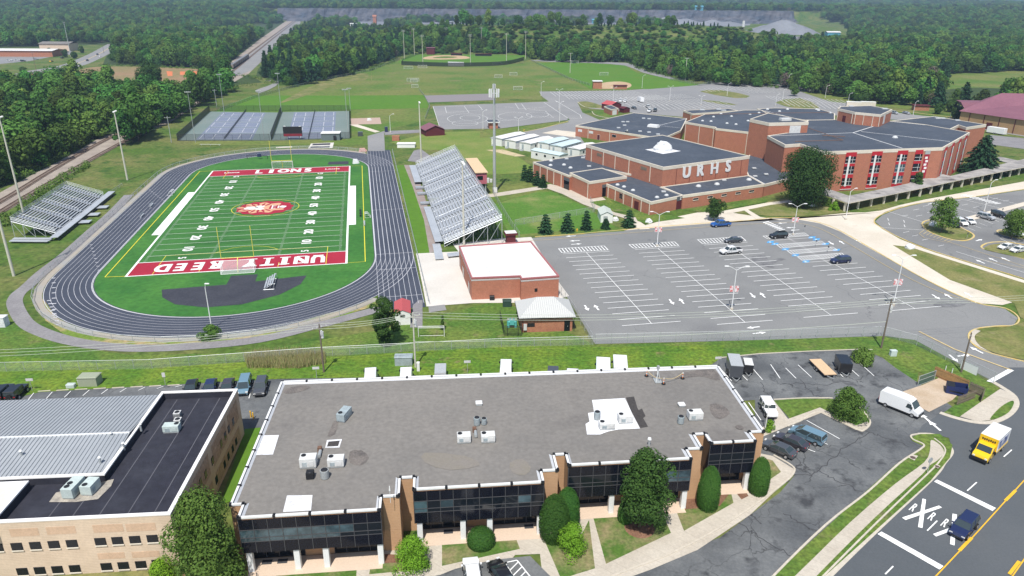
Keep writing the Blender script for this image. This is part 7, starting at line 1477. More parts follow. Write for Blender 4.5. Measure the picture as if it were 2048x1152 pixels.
for k, s in enumerate((-1.1, 0, 1.1)):
	o_ = Vector((s*.6, s, 0)); nm = ('nearest', 'middle', 'furthest')[k]
	wire(u0+o_, lf_end+o_*1.2, 1.0, 'pale power line left of the cattail pole, %s of three' % nm); wire(u0+o_, u1+o_, .5, 'pale power line between the cattail pole and the transformer pole, %s of three' % nm); wire(u1+o_, u2+o_, 1.6, 'pale power line crossing in front of the school car park, %s of three' % nm); wire(u2+o_, G(2400, 560, 9)+o_, 1.2, 'pale power line running right from the wooden pole, %s of three' % nm)
wire(u0-Vector((0, 0, 4)), u1-Vector((0, 0, 5.2)), .3, 'lower cable between the cattail pole and the transformer pole', .04); wire(u1-Vector((0, 0, 5)), u2-Vector((0, 0, 4)), .9, 'lower cable across the front of the school car park', .04)

# ================= fences =================
def fence(px, h, label, fab=chain, rail=galv, step=3.0, cat='fence', name='chain_link_fence', world=False, closed=False, r_=.035, mid=False):
	P = [Vector(p) for p in px] if world else [G(*p) for p in px]
	if closed: P.append(P[0])
	r = thing(name, label, cat, tuple(xy(P[0])))
	q = MB(); rl = MB()
	for a, b in zip(P, P[1:]):
		q.face([(a.x, a.y, .04), (b.x, b.y, .04), (b.x, b.y, h), (a.x, a.y, h)]); rl.tube((a.x, a.y, h), (b.x, b.y, h), r_, r_, 4)
		if mid: rl.tube((a.x, a.y, h*.5), (b.x, b.y, h*.5), r_, r_, 4)
	q.build('wire_mesh', fab, r); rl.build('top_rail', rail, r)
	tot = sum((b-a).length for a, b in zip(P, P[1:])); st = max(step, tot/70)
	pm = None
	for p, d in along(P, st):
		if pm is None: o = MB().tube((0, 0, 0), (0, 0, h+.05), r_*1.3, r_*1.3, 6).build('post', rail, r, world=False); pm = o.data; o.location = xy(p)-xy(P[0])
		else: o = bpy.data.objects.new('post', pm); COL.objects.link(o); o.parent = r; o.location = xy(p)-xy(P[0])
	return r
fence([(1190, 688), (1450, 682), (1760, 672)], 2.0, 'chain link fence along the near edge of the school car park'); fence([(1764, 672), (1830, 690), (1900, 724), (1990, 768)], 2.0, 'chain link fence beside the school exit drive')
fence([(1186, 690), (1150, 630), (1110, 575)], 2.0, 'chain link fence running past the pump house'); fence([(-60, 745), (300, 738), (640, 713), (1000, 695), (1186, 690)], 1.8, 'long chain link fence across the grass below the track')
fence([L(65.8, 135)]+[L(65.8, v) for v in (100, 60, 20, -10, -29)], 1.2, 'chain link fence along the outer side of the home straight', world=True, step=3, r_=.05)
fence(ring(R0+WT+1.9, 16), 1.2, 'low chain link fence curving round the outside of the track', world=True, step=3, r_=.05)
fence([(985, 386), (1000, 415), (1022, 452), (1040, 478)], 1.8, 'chain link fence right of the grandstand'); fence([(1030, 452), (1190, 425), (1180, 404)], 1.8, 'chain link fence across the lawn behind the small conifers')
fence([(355, 282), (541, 281.5)], 3.0, 'black fence along the near side of the left tennis block', chain_black, black_metal, 4); fence([(543, 281.5), (700, 277.5)], 3.0, 'black fence along the near side of the right tennis block', chain_black, black_metal, 4); fence([(355, 282), (388, 252), (420, 222.5)], 3.2, 'black windscreen along the left end of the tennis courts', windscreen, black_metal, 4); fence([(542, 280), (563, 223)], 3.2, 'black windscreen between the two tennis blocks', windscreen, black_metal, 4); fence([(700, 277), (699, 222)], 3.2, 'black windscreen at the right end of the tennis courts', windscreen, black_metal, 4); fence([(420, 222.5), (699, 221.5)], 3.0, 'black fence along the far side of the tennis courts', chain_black, black_metal, 4)
for (a, b, lb) in (((449, 279), (492, 222), 'left'), ((617, 279), (630, 222), 'right')): fence([a, b], 1.1, 'dark tennis net line down the middle of the %s court block' % lb, fence_mat('net_black', (.03, .035, .04), .8) if 'net_black' not in MT else MT['net_black'], black_metal, 8, 'net', 'tennis_net')
fence(smoothpx([(803, 130), (880, 133), (945, 133), (1010, 130), (1048, 121)], 4, False), 3.6, 'dark outfield fence of the far baseball field', windscreen, black_metal, 6, name='outfield_fence'); fence([(803, 130), (806, 121), (835, 110), (850, 106)], 2.2, 'fence up the left side of the baseball field', chain_black, black_metal, 6); fence([(896, 131.7), (928, 132.6)], 3.8, 'white banner section on the outfield fence', fence_mat('banner_white', (.75, .75, .75), 1.0), white_metal, 8, 'banner', 'fence_banner')
fence([(440, 222), (520, 193), (640, 163), (740, 143), (800, 119)], 1.8, 'chain link fence between the wood and the sports field', fence_mat('chain_green', (.16, .20, .17), .35), galv, 8); fence([(1062, 122), (1120, 150), (1140, 160), (1180, 172)], 1.8, 'chain link fence between the two ball fields', MT['chain_green'], galv, 6); fence([(1340, 160), (1400, 172), (1440, 166)], 2.2, 'chain link fence at the wood edge by the north car park', MT['chain_green'], galv, 6)
fence([(1000, 640), (1008, 672), (1044, 672), (1040, 640)], 2.0, 'black fence round the teal pipework', fence_mat('black_wire', (.03, .03, .03), .4), black_metal, 2); fence([(850, 240), (860, 215), (850, 195), (838, 180)], 1.5, 'fence along the left edge of the play area', MT['chain_green'], galv, 6)
fence([(1700, 200), (1900, 208), (2200, 214)], 1.8, 'dark fence at the far wood edge beyond the lawn', chain_black, black_metal, 8); fence([(245, 372), (205, 400)], 1, 'short rail by the left grandstand', chain, galv, 3)
# backflow pipework
r = thing('backflow_assembly', 'teal pipework with valve wheels inside the black fence', 'pipework', tuple(G(1024, 655))); q = MB(); q.tube((-.7, 0, 0), (-.7, 0, 1.4), .28, .28, 10); q.tube((.7, 0, 0), (.7, 0, 1.4), .28, .28, 10); q.tube((-.7, 0, 1.2), (.7, 0, 1.2), .32, .32, 12); q.box((0, 0, .7), (.9, .9, 1.0)); q.build('pipe', teal, r, world=False)
for s in (-.7, 0, .7): MB().tube((s, 0, 1.75), (s, 0, 1.8), .28, .28, 12).build('valve_wheel', galv, r, world=False)
# ================= grandstands =================
def bleacher(u0, u1, v0, v1, z0, z1, nrow, label, front=+1, deck=1.2, aisles=6):
	"""rows run along v; u0 = front edge, u1 = back edge"""
	c = L(u0, v0); r = thing('grandstand', label, 'grandstand', tuple(c)); du = (u1-u0)/nrow; dz = (z1-z0)/nrow; s = 1 if du > 0 else -1
	for k in range(nrow):
		u, z = u0+du*k, z0+dz*k
		a, b = sorted((u, u+du*.62)); MB().prism([L(a, v0), L(b, v0), L(b, v1), L(a, v1)], z-.03, z+.02).build('foot_deck', alu_dark, r)
		a, b = sorted((u+du*.58, u+du*.98)); MB().prism([L(a, v0), L(b, v0), L(b, v1), L(a, v1)], z+.38, z+.44).build('bench_seat', alu, r)
		MB().prism([L(u+du*.99-.015, v0), L(u+du*.99+.015, v0), L(u+du*.99+.015, v1), L(u+du*.99-.015, v1)], z, z+.36).build('riser', alu_dark, r)
	nb = max(3, round(abs(v1-v0)/6))
	for i in range(nb+1):
		v = v0+(v1-v0)*i/nb; q = MB(); q.tube(L(u0, v, z0-.15), L(u1, v, z1-.2), .09, .09, 4)
		for j in range(5): uu = u0+(u1-u0)*j/4; zz = z0+(z1-z0)*j/4-.2; q.tube(L(uu, v, 0), L(uu, v, zz), .07, .07, 4)
		for j in range(4): q.tube(L(u0+(u1-u0)*j/4, v, .1), L(u0+(u1-u0)*(j+1)/4, v, z0+(z1-z0)*(j+1)/4-.3), .05, .05, 4)
		q.build('support_frame', alu, r)
	for i in range(aisles):
		v = v0+(v1-v0)*(i+.5)/aisles; q = MB()
		for k in range(nrow): q.prism([L(u0+du*k, v-.6), L(u0+du*(k+.98), v-.6), L(u0+du*(k+.98), v+.6), L(u0+du*k, v+.6)], z0+dz*k+.45 if False else z0+dz*k+.2, z0+dz*k+.47)
		q.build('aisle_steps', alu_dark, r); q = MB(); q.path([L(u0+du, v, z0+1.2), L(u1-du, v, z1+.8)], .04, 4); q.build('hand_rail', alu, r)
	for (pts) in ([(u0, v0, z0), (u1, v0, z1)], [(u0, v1, z0), (u1, v1, z1)], [(u1, v0, z1), (u1, v1, z1)]):
		q = MB(); A, B = L(*pts[0]), L(*pts[1])
		for h_ in (.35, .7, 1.1): q.path([A+Vector((0, 0, h_)), B+Vector((0, 0, h_))], .035, 4)
		k_ = int((B-A).length/2); 
		for i in range(k_+1): p = A.lerp(B, i/k_); q.tube(p, p+Vector((0, 0, 1.1)), .04, .04, 4)
		q.build('guard_rail', alu, r); MB().face([A, B, B+Vector((0, 0, 1.05)), A+Vector((0, 0, 1.05))]).build('guard_mesh', chain, r)
	return r
hs = bleacher(73.1, 88.0, 8, 104, 1.1, 6.8, 18, 'huge silver grandstand facing the field from the right side of the track', aisles=7)
MB().prism([L(70.9, 10), L(73.0, 10), L(73.0, 44), L(70.9, 44)], .9, 1.0).build('front_walkway', alu, hs); MB().prism([L(70.6, 76), L(73.0, 76), L(73.0, 103), L(70.6, 103)], .9, 1.0).build('front_walkway', alu, hs); MB().prism([L(69.8, -2), L(71.8, -2), L(72.2, 9.8), L(70.2, 9.8)], .4, .5).build('access_ramp', alu, hs); MB().prism([L(73, -1), L(84, .5), L(84, 3), L(73, 1.5)], .5, .62).build('access_ramp', alu, hs)
for v in (50, 62, 70): MB().prism([L(70.4, v-.8), L(73.1, v-.8), L(73.1, v+.8), L(70.4, v+.8)], .3, .8).build('stairs', alu_dark, hs)
for v in (49, 71): MB().prism([L(73.0, v-.5), L(76.4, v-.5), L(76.4, v+.5), L(73.0, v+.5)], 1.0, 2.3).build('stair_opening', galv, hs)
for v in (30, 52, 74, 96): MB().prism([L(74.5, v-.25), L(88, v-.25), L(88, v+.25), L(74.5, v+.25)], .9, 1.0).build('section_beam', black_metal, hs)
pbx = thing('press_box', 'red and white press box with tan roof deck behind the big grandstand', 'press box', tuple(L(90, 66))); MB().prism([L(88.8, 57), L(92.3, 57), L(92.3, 79), L(88.8, 79)], 4.0, 7.6).build('cabin', mat('press_red', (.42, .12, .15), .7), pbx); MB().prism([L(88.5, 56.6), L(92.6, 56.6), L(92.6, 79.4), L(88.5, 79.4)], 7.6, 7.8).build('roof', mat('deck_tan', (.60, .45, .28), .8), pbx); MB().prism([L(89.2, 56.9), L(91, 56.9), L(91, 57), L(89.2, 57)], 5.4, 6.6).build('window', glassd, pbx)
for v in (57.5, 68, 78.5): MB().prism([L(91.8, v), L(92.1, v), L(92.1, v+.3), L(91.8, v+.3)], 0, 4).build('leg', galv, pbx)
vs_ = bleacher(-26.5, -36.3, 35.5, 75.5, 1.1, 4.8, 14, 'smaller silver grandstand on the grass left of the track', aisles=5)
MB().prism([L(-26.4, 31), L(-24.4, 31), L(-24.4, 80), L(-26.4, 80)], 1.0, 1.1).build('front_walkway', alu, vs_)
for v in (47, 54.5, 62.5): MB().prism([L(-24.4, v-1.4), L(-21.6, v-1.4), L(-21.6, v+1.4), L(-24.4, v+1.4)], .5, .62).build('stairs', alu, vs_)
for a_ in (0, 1.9): MB().prism([L(-26-a_*.2, 31-a_), L(-36, 33-a_), L(-36, 34.4-a_), L(-26, 32.4-a_)], .5+a_*.0, .62).build('access_ramp', alu, vs_)
MB().face([L(-24.4, 31, 0), L(-24.4, 80, 0), L(-24.4, 80, 1), L(-24.4, 31, 1)]).build('skirt_mesh', fence_mat('skirt', (.05, .05, .06), .6), vs_)
# ================= sport equipment =================
def goalpost(u, v, label, dirn):
	r = thing('goal_post', label, 'goal post', tuple(L(u, v))); y = mat('goal_yellow', (.72, .62, .10), .5) if 'goal_yellow' not in MT else MT['goal_yellow']
	q = MB(); q.path([L(u, v+dirn*1.8, 0), L(u, v+dirn*1.6, 1.6), L(u, v, 3.05)], .1, 6); q.build('support', y, r); MB().tube(L(u-3.6, v, 3.05), L(u+3.6, v, 3.05), .08).build('crossbar', y, r)
	for s in (-3.6, 3.6): MB().tube(L(u+s, v, 3.05), L(u+s, v, 10.5), .07).build('upright', y, r)
goalpost(24.4, .2, 'tall yellow goal post at the near end zone', -1); goalpost(24.4, 109.6, 'tall yellow goal post at the far end zone', 1)
def soccer_goal(p, yaw, w_, h, d, label, m=white_metal, group='soccer goals'):
	r = thing('soccer_goal', label, 'soccer goal', (p.x, p.y, .06), yaw, group); q = MB(); rd_ = .07 if w_ > 4 else .05
	q.path([(-w_/2, 0, 0), (-w_/2, 0, h), (w_/2, 0, h), (w_/2, 0, 0)], rd_); q.path([(-w_/2, 0, h), (-w_/2, d*.5, h), (-w_/2, d, 0), (w_/2, d, 0), (w_/2, d*.5, h), (w_/2, 0, h)], rd_*.8); q.path([(-w_/2, 0, 0), (-w_/2, d, 0)], rd_*.8); q.path([(w_/2, 0, 0), (w_/2, d, 0)], rd_*.8); q.build('frame', m, r, world=False)
	q = MB(); q.face([(-w_/2, d, 0), (w_/2, d, 0), (w_/2, d*.5, h), (-w_/2, d*.5, h)]); q.face([(-w_/2, 0, h), (w_/2, 0, h), (w_/2, d*.5, h), (-w_/2, d*.5, h)]); q.build('net', netting, r, world=False)
soccer_goal(L(24.4, 0), FA+pi, 7.32, 2.44, 2.4, 'white soccer goal under the near yellow goal post'); soccer_goal(L(24.4, 110.3), FA, 7.32, 2.44, 2.0, 'white soccer goal under the far yellow goal post')
for x, y, w_, s, lb in ((826, 163, 9, 1, 'largest goal in the middle of the sports field'), (828, 165, 5, 1, 'small goal in front of the largest one'), (830, 176, 4.5, 1, 'single goal frame near the basketball court'), (817, 138, 8, 1, 'goal left of the outfield banner'), (845, 136, 8, 1, 'goal nearest the outfield banner'), (994, 130, 8, 1, 'goal at the right of the outfield fence'), (1027, 151, 6, 1, 'goal halfway along the fence between fields'), (1036, 180, 6, 1, 'goal nearest the north car park'), (997, 156, 6, 1, 'faint goal right of the field centre'), (1208, 151, 7, 1, 'goal on the softball outfield'), (1150, 127, 7, 1, 'goal by the gravel drive')): soccer_goal(G(x, y), .1, w_, 2.4, 2, 'white soccer '+lb)
for p, yaw, w_, lb in ((L(-6.4, 77), FA+pi/2, 3, 'small folded training goal between track and team area'), (L(53.6, 39.5), FA-pi/2, 2.2, 'black framed training goal on the right of the field')): soccer_goal(p, yaw, w_, 1.2, 1.6, lb)
def bench(p, yaw, ln, label, m=alu, back=True):
	r = thing('bench', label, 'bench', (p.x, p.y, .07), yaw, 'team benches'); MB().box((0, 0, .42), (ln, .3, .05)).build('seat', m, r, world=False)
	if back: MB().box((0, .25, .7), (ln, .05, .25)).build('backrest', m, r, world=False)
	for s in (-.42, 0, .42): MB().box((s*ln, .1, 0), (.08, .5, .42)).build('leg', m, r, world=False)
bench(L(-9.5, 63), FA+pi/2, 3.4, 'silver bench on the track lanes, further of two'); bench(L(-9.3, 51.5), FA+pi/2, 3.4, 'silver bench on the track lanes, nearer of two'); bench(L(53.4, 32), FA+pi/2, 4.5, 'thin silver bench beside the right team area'); bench(L(52.4, 43), FA+pi/2, 7, 'dark bench with frame beside the right team area', black_metal); bench(G(421, 291), 0, 9, 'long low white bench on the grass beyond the track', white_metal, False); r = thing('crossbar_stand', 'empty white two-post frame on the grass right of the transformer pole', 'goal', tuple(G(863, 674)), .05); q = MB(); q.path([(-2.4, 0, 0), (-2.4, 0, 2.2), (2.4, 0, 2.2), (2.4, 0, 0)], .06); q.path([(-2.4, 0, 1.9), (2.4, 0, 1.9)], .05); q.path([(-2.2, .3, .15), (2.2, .3, .15)], .04); q.build('frame', white_metal, r, world=False)
r = thing('bleachers_small', 'small silver five-row bleacher on the black event pad', 'bleacher', tuple(L(30.8, -11)))
for k in range(4): MB().prism([L(31.5+k*.55, -14), L(31.8+k*.55, -14), L(31.8+k*.55, -7.5), L(31.5+k*.55, -7.5)], .5+k*.28, .55+k*.28).build('bench_seat', alu, r)
q = MB(); 
for v in (-14, -10.8, -7.6): q.path([L(31.3, v, .1), L(33.6, v, 1.4), L(33.6, v, .1), L(31.3, v, .1)], .05, 4)
q.build('frame', alu, r)
r = thing('blocking_sled', 'black frame with dark pads on the turf beyond the far end zone', 'training sled', tuple(G(515, 318))); q = MB(); q.path([(-4, 0, 0), (-4, 0, 1.3), (4, 0, 1.3), (4, 0, 0)], .09); q.path([(-4, 1, 0), (4, 1, 0)], .07); q.build('frame', black_metal, r, world=False); MB().box((.9, 0, .9), (1.6, .8, 1.2), 0, 0, .8, .8).build('pad', PAINT['navy'], r, world=False)
for x, y, w_, h, m_, nm, lb, cat in ((711, 327, 2.2, 1.7, tarp, 'covered_mat', 'cream covered landing mat beside the track bend', 'mat'), (725, 303, 3.0, 1.4, mat('pink_pile', (.45, .22, .2), .9, (.6, .4, .35), sc=2), 'mat_pile', 'reddish pile of mats beside the head of the straight', 'mats'), (738, 241, 2.2, 1.2, hvac, 'picnic_set', 'pale table set on the pink patio by the courts', 'table')):
	p = G(x, y); r = thing(nm, lb, cat, tuple(p)); q = MB(); q.box((0, 0, 0), (w_, 1.6, h), .3, 0, .7, .6); q.box((w_*.3, .4, 0), (w_*.6, 1.2, h*.6), .7, 0, .6, .6); q.build('cover', m_, r, world=False, bev=.08)
r = thing('scoreboard', 'dark red and black scoreboard in front of the tennis courts', 'scoreboard', tuple(G(587, 279))); MB().box((0, 0, 1.5), (8.2, .5, 4.2), .1).build('panel', black_metal, r, world=False); MB().box((.03, -.32, 1.5), (7.9, .1, 1.1), .1).build('lower_panel', maroon_paint, r, world=False); q = MB(); q.box((-3.4, 0, 5.7), (.8, .3, .3), .1); q.box((3.4, 0, 5.7), (.8, .3, .3), .1); q.box((0, -.3, 1.7), (1.6, .1, .4), .1); q.build('trim', white_metal, r, world=False)
for s in (-2.6, 2.6): MB().box((s, s*.1, 0), (.3, .3, 1.5), .1).build('leg', galv, r, world=False)
r = thing('filming_shed', 'grey shed with white roof beside the courts and scoreboard', 'shed', tuple(G(663, 279))); MB().box((0, 0, 0), (8.0, 5, 3), .1).build('wall', mat('slate_wall', (.13, .16, .17), .7), r, world=False); MB().box((0, 0, 3), (8.4, 5.6, .25), .1).build('roof', roof_white, r, world=False); MB().box((2.2, -2.75, .1), (1.2, .1, 2.1), .1).build('door', black_metal, r, world=False)
for x, y, sz, m_, lb, nm in ((721, 272, (2.2, 1.6, 1.8), PAINT['grey'], 'dark green bin beside the court gate', 'bin'), (792, 281, (3.2, 2.2, 2.0), brick_pale, 'small brown ticket hut by the path', 'hut'), (813, 294, (7.5, 4, 1.6), white_wall, 'low white container at the head of the straight', 'container'), (773, 264, (1.4, 1.4, 2.3), PAINT['navy'], 'dark blue portable toilet at the path corner', 'portable_toilet'), (1014, 612, (1.8, 1.4, 1.3), mat('box_green', (.03, .06, .045), .6), 'dark green utility box on a pale slab by the field house', 'utility_box'), (182, 768, (3.0, 2.0, 1.6), mat('box_sage', (.30, .33, .24), .6), 'large sage green transformer cabinet on the verge', 'transformer_cabinet'), (143, 775, (1.3, .8, .6), hvac_green, 'low pale green utility box left of the transformer cabinet', 'utility_box'), (160, 772, (.35, .35, 1.1), white_wall, 'slim white marker post by the transformer cabinet', 'marker_post'), (1785, 712, (1.1, .7, 1.1), hvac_green, 'pale green utility box on the verge near the wooden pole', 'utility_box'), (837, 742, (.5, .5, 1.6), white_wall, 'white marker post beside the transformer pole foot', 'marker_post'), (984, 600, (1.0, .7, .9), black_metal, 'black bins against the field house wall', 'bin'), (2, 652, (2.6, 1.6, 2.0), tarp, 'white wrapped object at the left edge of the lawn', 'wrapped_object'), (808, 728, (3, 1.6, 1.6), hvac_grey, 'grey cabinet behind a white van roof', 'cabinet')):
	p = G(x, y); r = thing(nm, lb, nm.replace('_', ' '), tuple(p), .05); MB().box((0, 0, 0), sz, 0, 0, .97, .97).build('body', m_, r, world=False, bev=.04); MB().box((0, 0, sz[2]), (sz[0]*1.05, sz[1]*1.08, .1), 0, 0, .9, .8).build('lid', m_, r, world=False)
for x, y, s, lb in ((1297, 445, 1.0, 'white wrapped statue on the lawn by the brick wing corner'), (1622, 412, 1.1, 'white wrapped statue under the big tree'), (1866, 452, 1.2, 'white wrapped statue with a red edge on the island'), (1819, 497, 1.15, 'white wrapped statue at the tip of the dry verge'), (1231, 441, .9, 'pink and white wrapped statue beside the garden shed')):
	p = G(x, y); r = tag(MB().dome((0, 0, 0), .85*s, 1.15*s, 10, 5).build('wrapped_statue', tarp), lb, 'statue', 'white wrapped statues'); r.location = p
	for v_ in r.data.vertices: v_.co.x *= 1.25; v_.co += Vector([random.uniform(-.16, .16)*s if v_.co.z > .05 else 0 for _ in range(3)])
# signs along the office car park and stop sign
def sign(x, y, h, w_, hh, label, m=white_metal, post=galv, name='parking_sign', tilt=0):
	p = G(x, y); r = thing(name, label, 'sign', tuple(p), .1); MB().box((0, 0, 0), (.06, .06, h)).build('post', post, r, world=False); MB().box((0, -.05, h-hh), (w_, .03, hh)).build('plate', m, r, world=False); return r
for x, y, lb in ((65, 782, 'white parking sign behind the black off-road cars'), (331, 770, 'small pale sign on the verge left of the three dark cars'), (634, 758, 'white parking sign left of the first white van'), (935, 745, 'white parking sign by the pipe racks'), (1434, 737, 'white parking sign at the right end of the office roof edge')): sign(x, y, 2.3, 1.1 if x != 331 else .5, .45 if x != 331 else .8, lb, hvac)
r = thing('stop_sign', 'back of a grey octagonal sign on the pavement by the junction', 'sign', tuple(G(1854, 948)), .4); MB().tube((0, 0, 0), (0, 0, 2.4), .04).build('post', galv, r, world=False); MB().tube((0, -.03, 2.2), (0, .03, 2.2), .42, .42, 8).build('plate', galv, r, world=False)
for x, y, lb in ((1795, 508, 'left'),): pass
for x, y, lb in ((1608, 463, 'beside the lamp at the disabled bays'), (1631, 493, 'at the second hatched band'), (1655, 505, 'at the third hatched band'), (1933, 478, 'beside the white cars on the first island'), (2003, 428, 'on the long island walk'), (1980, 430, 'near the silver car on the island walk')): sign(x, y, 1.8, .35, .5, 'small dark sign post '+lb, PAINT['grey'])
for x, y, lb in ((1890, 742, 'left'), (1903, 747, 'right')): sign(x, y, 1.0, .12, .9, 'short white plastic stake behind the board fence, %s of two' % lb, white_metal, name='stake')
fence([(1920, 737), (1952, 752)], 1.7, 'white banner tied to the drive fence', MT['banner_white'], galv, 5, 'banner', 'fence_banner')
for x, y, lb in ((502, 835, 'yellow bollard by the office passage, left'), (507, 838, 'yellow bollard by the office passage, right')): p = G(x, y); tag(MB().tube((0, 0, 0), (0, 0, 1.1), .1, .1, 10).dome((0, 0, 1.1), .1, .08, 10, 3).build('bollard', yellow_paint), lb, 'bollard').location = p
for x, y, lb in ((1154, 463, 'yellow hydrant between the small conifers'), (1048, 262, 'yellow hydrant at the corner of the play area verge')):
	p = G(x, y); r = thing('fire_hydrant', lb, 'hydrant', tuple(p)); MB().tube((0, 0, 0), (0, 0, .7), .14, .14, 10).dome((0, 0, .7), .16, .16, 10, 3).build('barrel', yellow_paint, r, world=False); MB().tube((-.25, 0, .5), (.25, 0, .5), .08).build('nozzle', yellow_paint, r, world=False)
r = thing('cell_tower_cabinet', 'white equipment cabinet cluster beside the mast fence', 'cabinet', tuple(G(974, 365))); q = MB(); q.box((0, 0, 0), (1.6, 1, 1.5)); q.box((1.4, .4, 0), (.8, .8, 1.1)); q.build('body', hvac, r, world=False)
# freight train
pt = [G(*p) for p in smoothpx([(466, 137), (500, 113), (540, 82), (560, 68)], 4, False)]
cm_ = mat('wagon_grey', (.26, .22, .18), .8, (.12, .10, .09), sc=.2, fine=.3)
al = along(pt, 16.5); first = None
for i, (p, d) in enumerate(al[:8]):
	yaw = atan2(d.y, d.x); lb = 'brown freight wagon number %d' % i; lb = ['pale front wagon of the freight train nearest the camera', 'freight wagon directly behind the pale front one', 'third freight wagon from the near end of the train', 'fourth freight wagon from the near end of the train', 'freight wagon in the middle of the train', 'sixth freight wagon from the near end of the train', 'second to last freight wagon in view', 'furthest freight wagon in view by the trees'][i]
	if first is None:
		first = thing('freight_wagon', lb, 'train wagon', (p.x, p.y, .35), yaw, 'wagons of the freight train'); MB().box((0, 0, .9), (15, 3, 2.6)).build('body', cm_, first, world=False); MB().box((0, 0, 3.5), (14, 2.4, .3)).build('load', gravel, first, world=False)
		for s in (-5, 5): MB().box((s, 0, .1), (2.6, 2.2, .8)).build('bogie', black_metal, first, world=False)
		bpy.context.view_layer.update()
	else: dup(first, (p.x, p.y, .35), yaw, lb)
# ================= vegetation =================
def leaves(n, leaf, clumps, shape, seed, elong=1.0, cover=.85):
	"""clumps = list of (centre, radius); leaf-sized faces scattered near each clump's shell"""
	R = random.Random(seed); vs = []; fs = []
	tot = sum(c[1]**2 for c in clumps)
	for c, rad in clumps:
		k = max(8, int(n*rad*rad/tot))
		for _ in range(k):
			z = R.uniform(-.55, 1); a = R.uniform(0, 2*pi); s = math.sqrt(max(0, 1-z*z)); d = Vector((s*cos(a), s*sin(a), z)); rr = rad*(1-(R.random()**2)*(1-cover))*R.uniform(.86, 1.1)
			p = c+Vector((d.x*rr, d.y*rr, d.z*rr*elong)); nn = (d+Vector((R.uniform(-.42, .42), R.uniform(-.42, .42), R.uniform(-.1, .6)))).normalized()
			t = nn.cross(Vector((0, 0, 1))); t = t.normalized() if t.length > .05 else Vector((1, 0, 0)); b = nn.cross(t); an = R.uniform(0, pi); t, b = t*cos(an)+b*sin(an), b*cos(an)-t*sin(an)
			l = leaf*R.uniform(.6, 1.35); i = len(vs); vs += [p-t*l*.5, p+b*l*.42, p+t*l*.6, p-b*l*.38]; fs.append((i, i+1, i+2, i+3))
	return vs, fs
def crown_clumps(w_, h, z0, k, seed, kind='round'):
	R = random.Random(seed); out = []
	for i in range(k):
		t = (i+.5)/k; z = t
		if kind == 'round': prof = math.sqrt(max(.02, 1-(2*z-1)**2*.86))
		elif kind == 'cone': prof = max(.06, (1-z)**.8)
		elif kind == 'egg': prof = math.sqrt(max(.02, 1-((z-.38)/.66)**2))
		elif kind == 'vase': prof = math.sqrt(max(.02, 1-((z-.62)/.7)**2))
		elif kind == 'flat': prof = math.sqrt(max(.02, 1-z*z*.9))
		a = i*2.39996+R.uniform(-.4, .4); prof *= 1+.26*sin(a+seed)+.14*sin(3*a+z*7); rad = w_*R.uniform(.13, .27)*(.55+.45*prof); rr = max(0, (w_/2*prof-rad*.7))*R.uniform(.5, 1.15); zz = z0+h*(z*.86+.07)
		out.append((Vector((rr*cos(a), rr*sin(a), zz)), rad))
		if i % 3 == 0: out.append((Vector((rr*.3*cos(a+2), rr*.3*sin(a+2), zz)), rad*1.25))
	return out
def meshobj(name, vs, fs, m, parent=None):
	me = bpy.data.meshes.new(name); me.from_pydata(vs, [], fs); me.materials.append(m); o = bpy.data.objects.new(name, me); COL.objects.link(o); o.parent = parent; return o
def trunk_mb(h, r, w_, seed, limbs=6):
	R = random.Random(seed); q = MB(); q.tube((0, 0, 0), (0, 0, h*.55), r, r*.6, 7); q.tube((0, 0, h*.55), (R.uniform(-.3, .3), 0, h*.9), r*.6, r*.15, 6)
	for i in range(limbs): a = i*2.4; z = h*(.3+.45*i/limbs); q.tube((0, 0, z), (w_*.32*cos(a), w_*.32*sin(a), z+h*.2), r*.35, r*.08, 5)
	return q
def tree(label, cat, p, w_, h, m, kind='round', n=3000, leaf=.35, k=26, z0=None, seed=1, tr=.22, name='tree', group=None, elong=.85):
	r = thing(name, label, cat, tuple(p), random.Random(seed).uniform(0, 6), group); z0 = h*.2 if z0 is None else z0
	vs, fs = leaves(n, leaf, crown_clumps(w_, h-z0, z0, k, seed, kind), kind, seed, elong); meshobj('crown', vs, fs, m, r)
	if tr: trunk_mb(h, tr, w_, seed, 6 if kind != 'cone' else 0).build('trunk', bark, r, world=False)
	return r
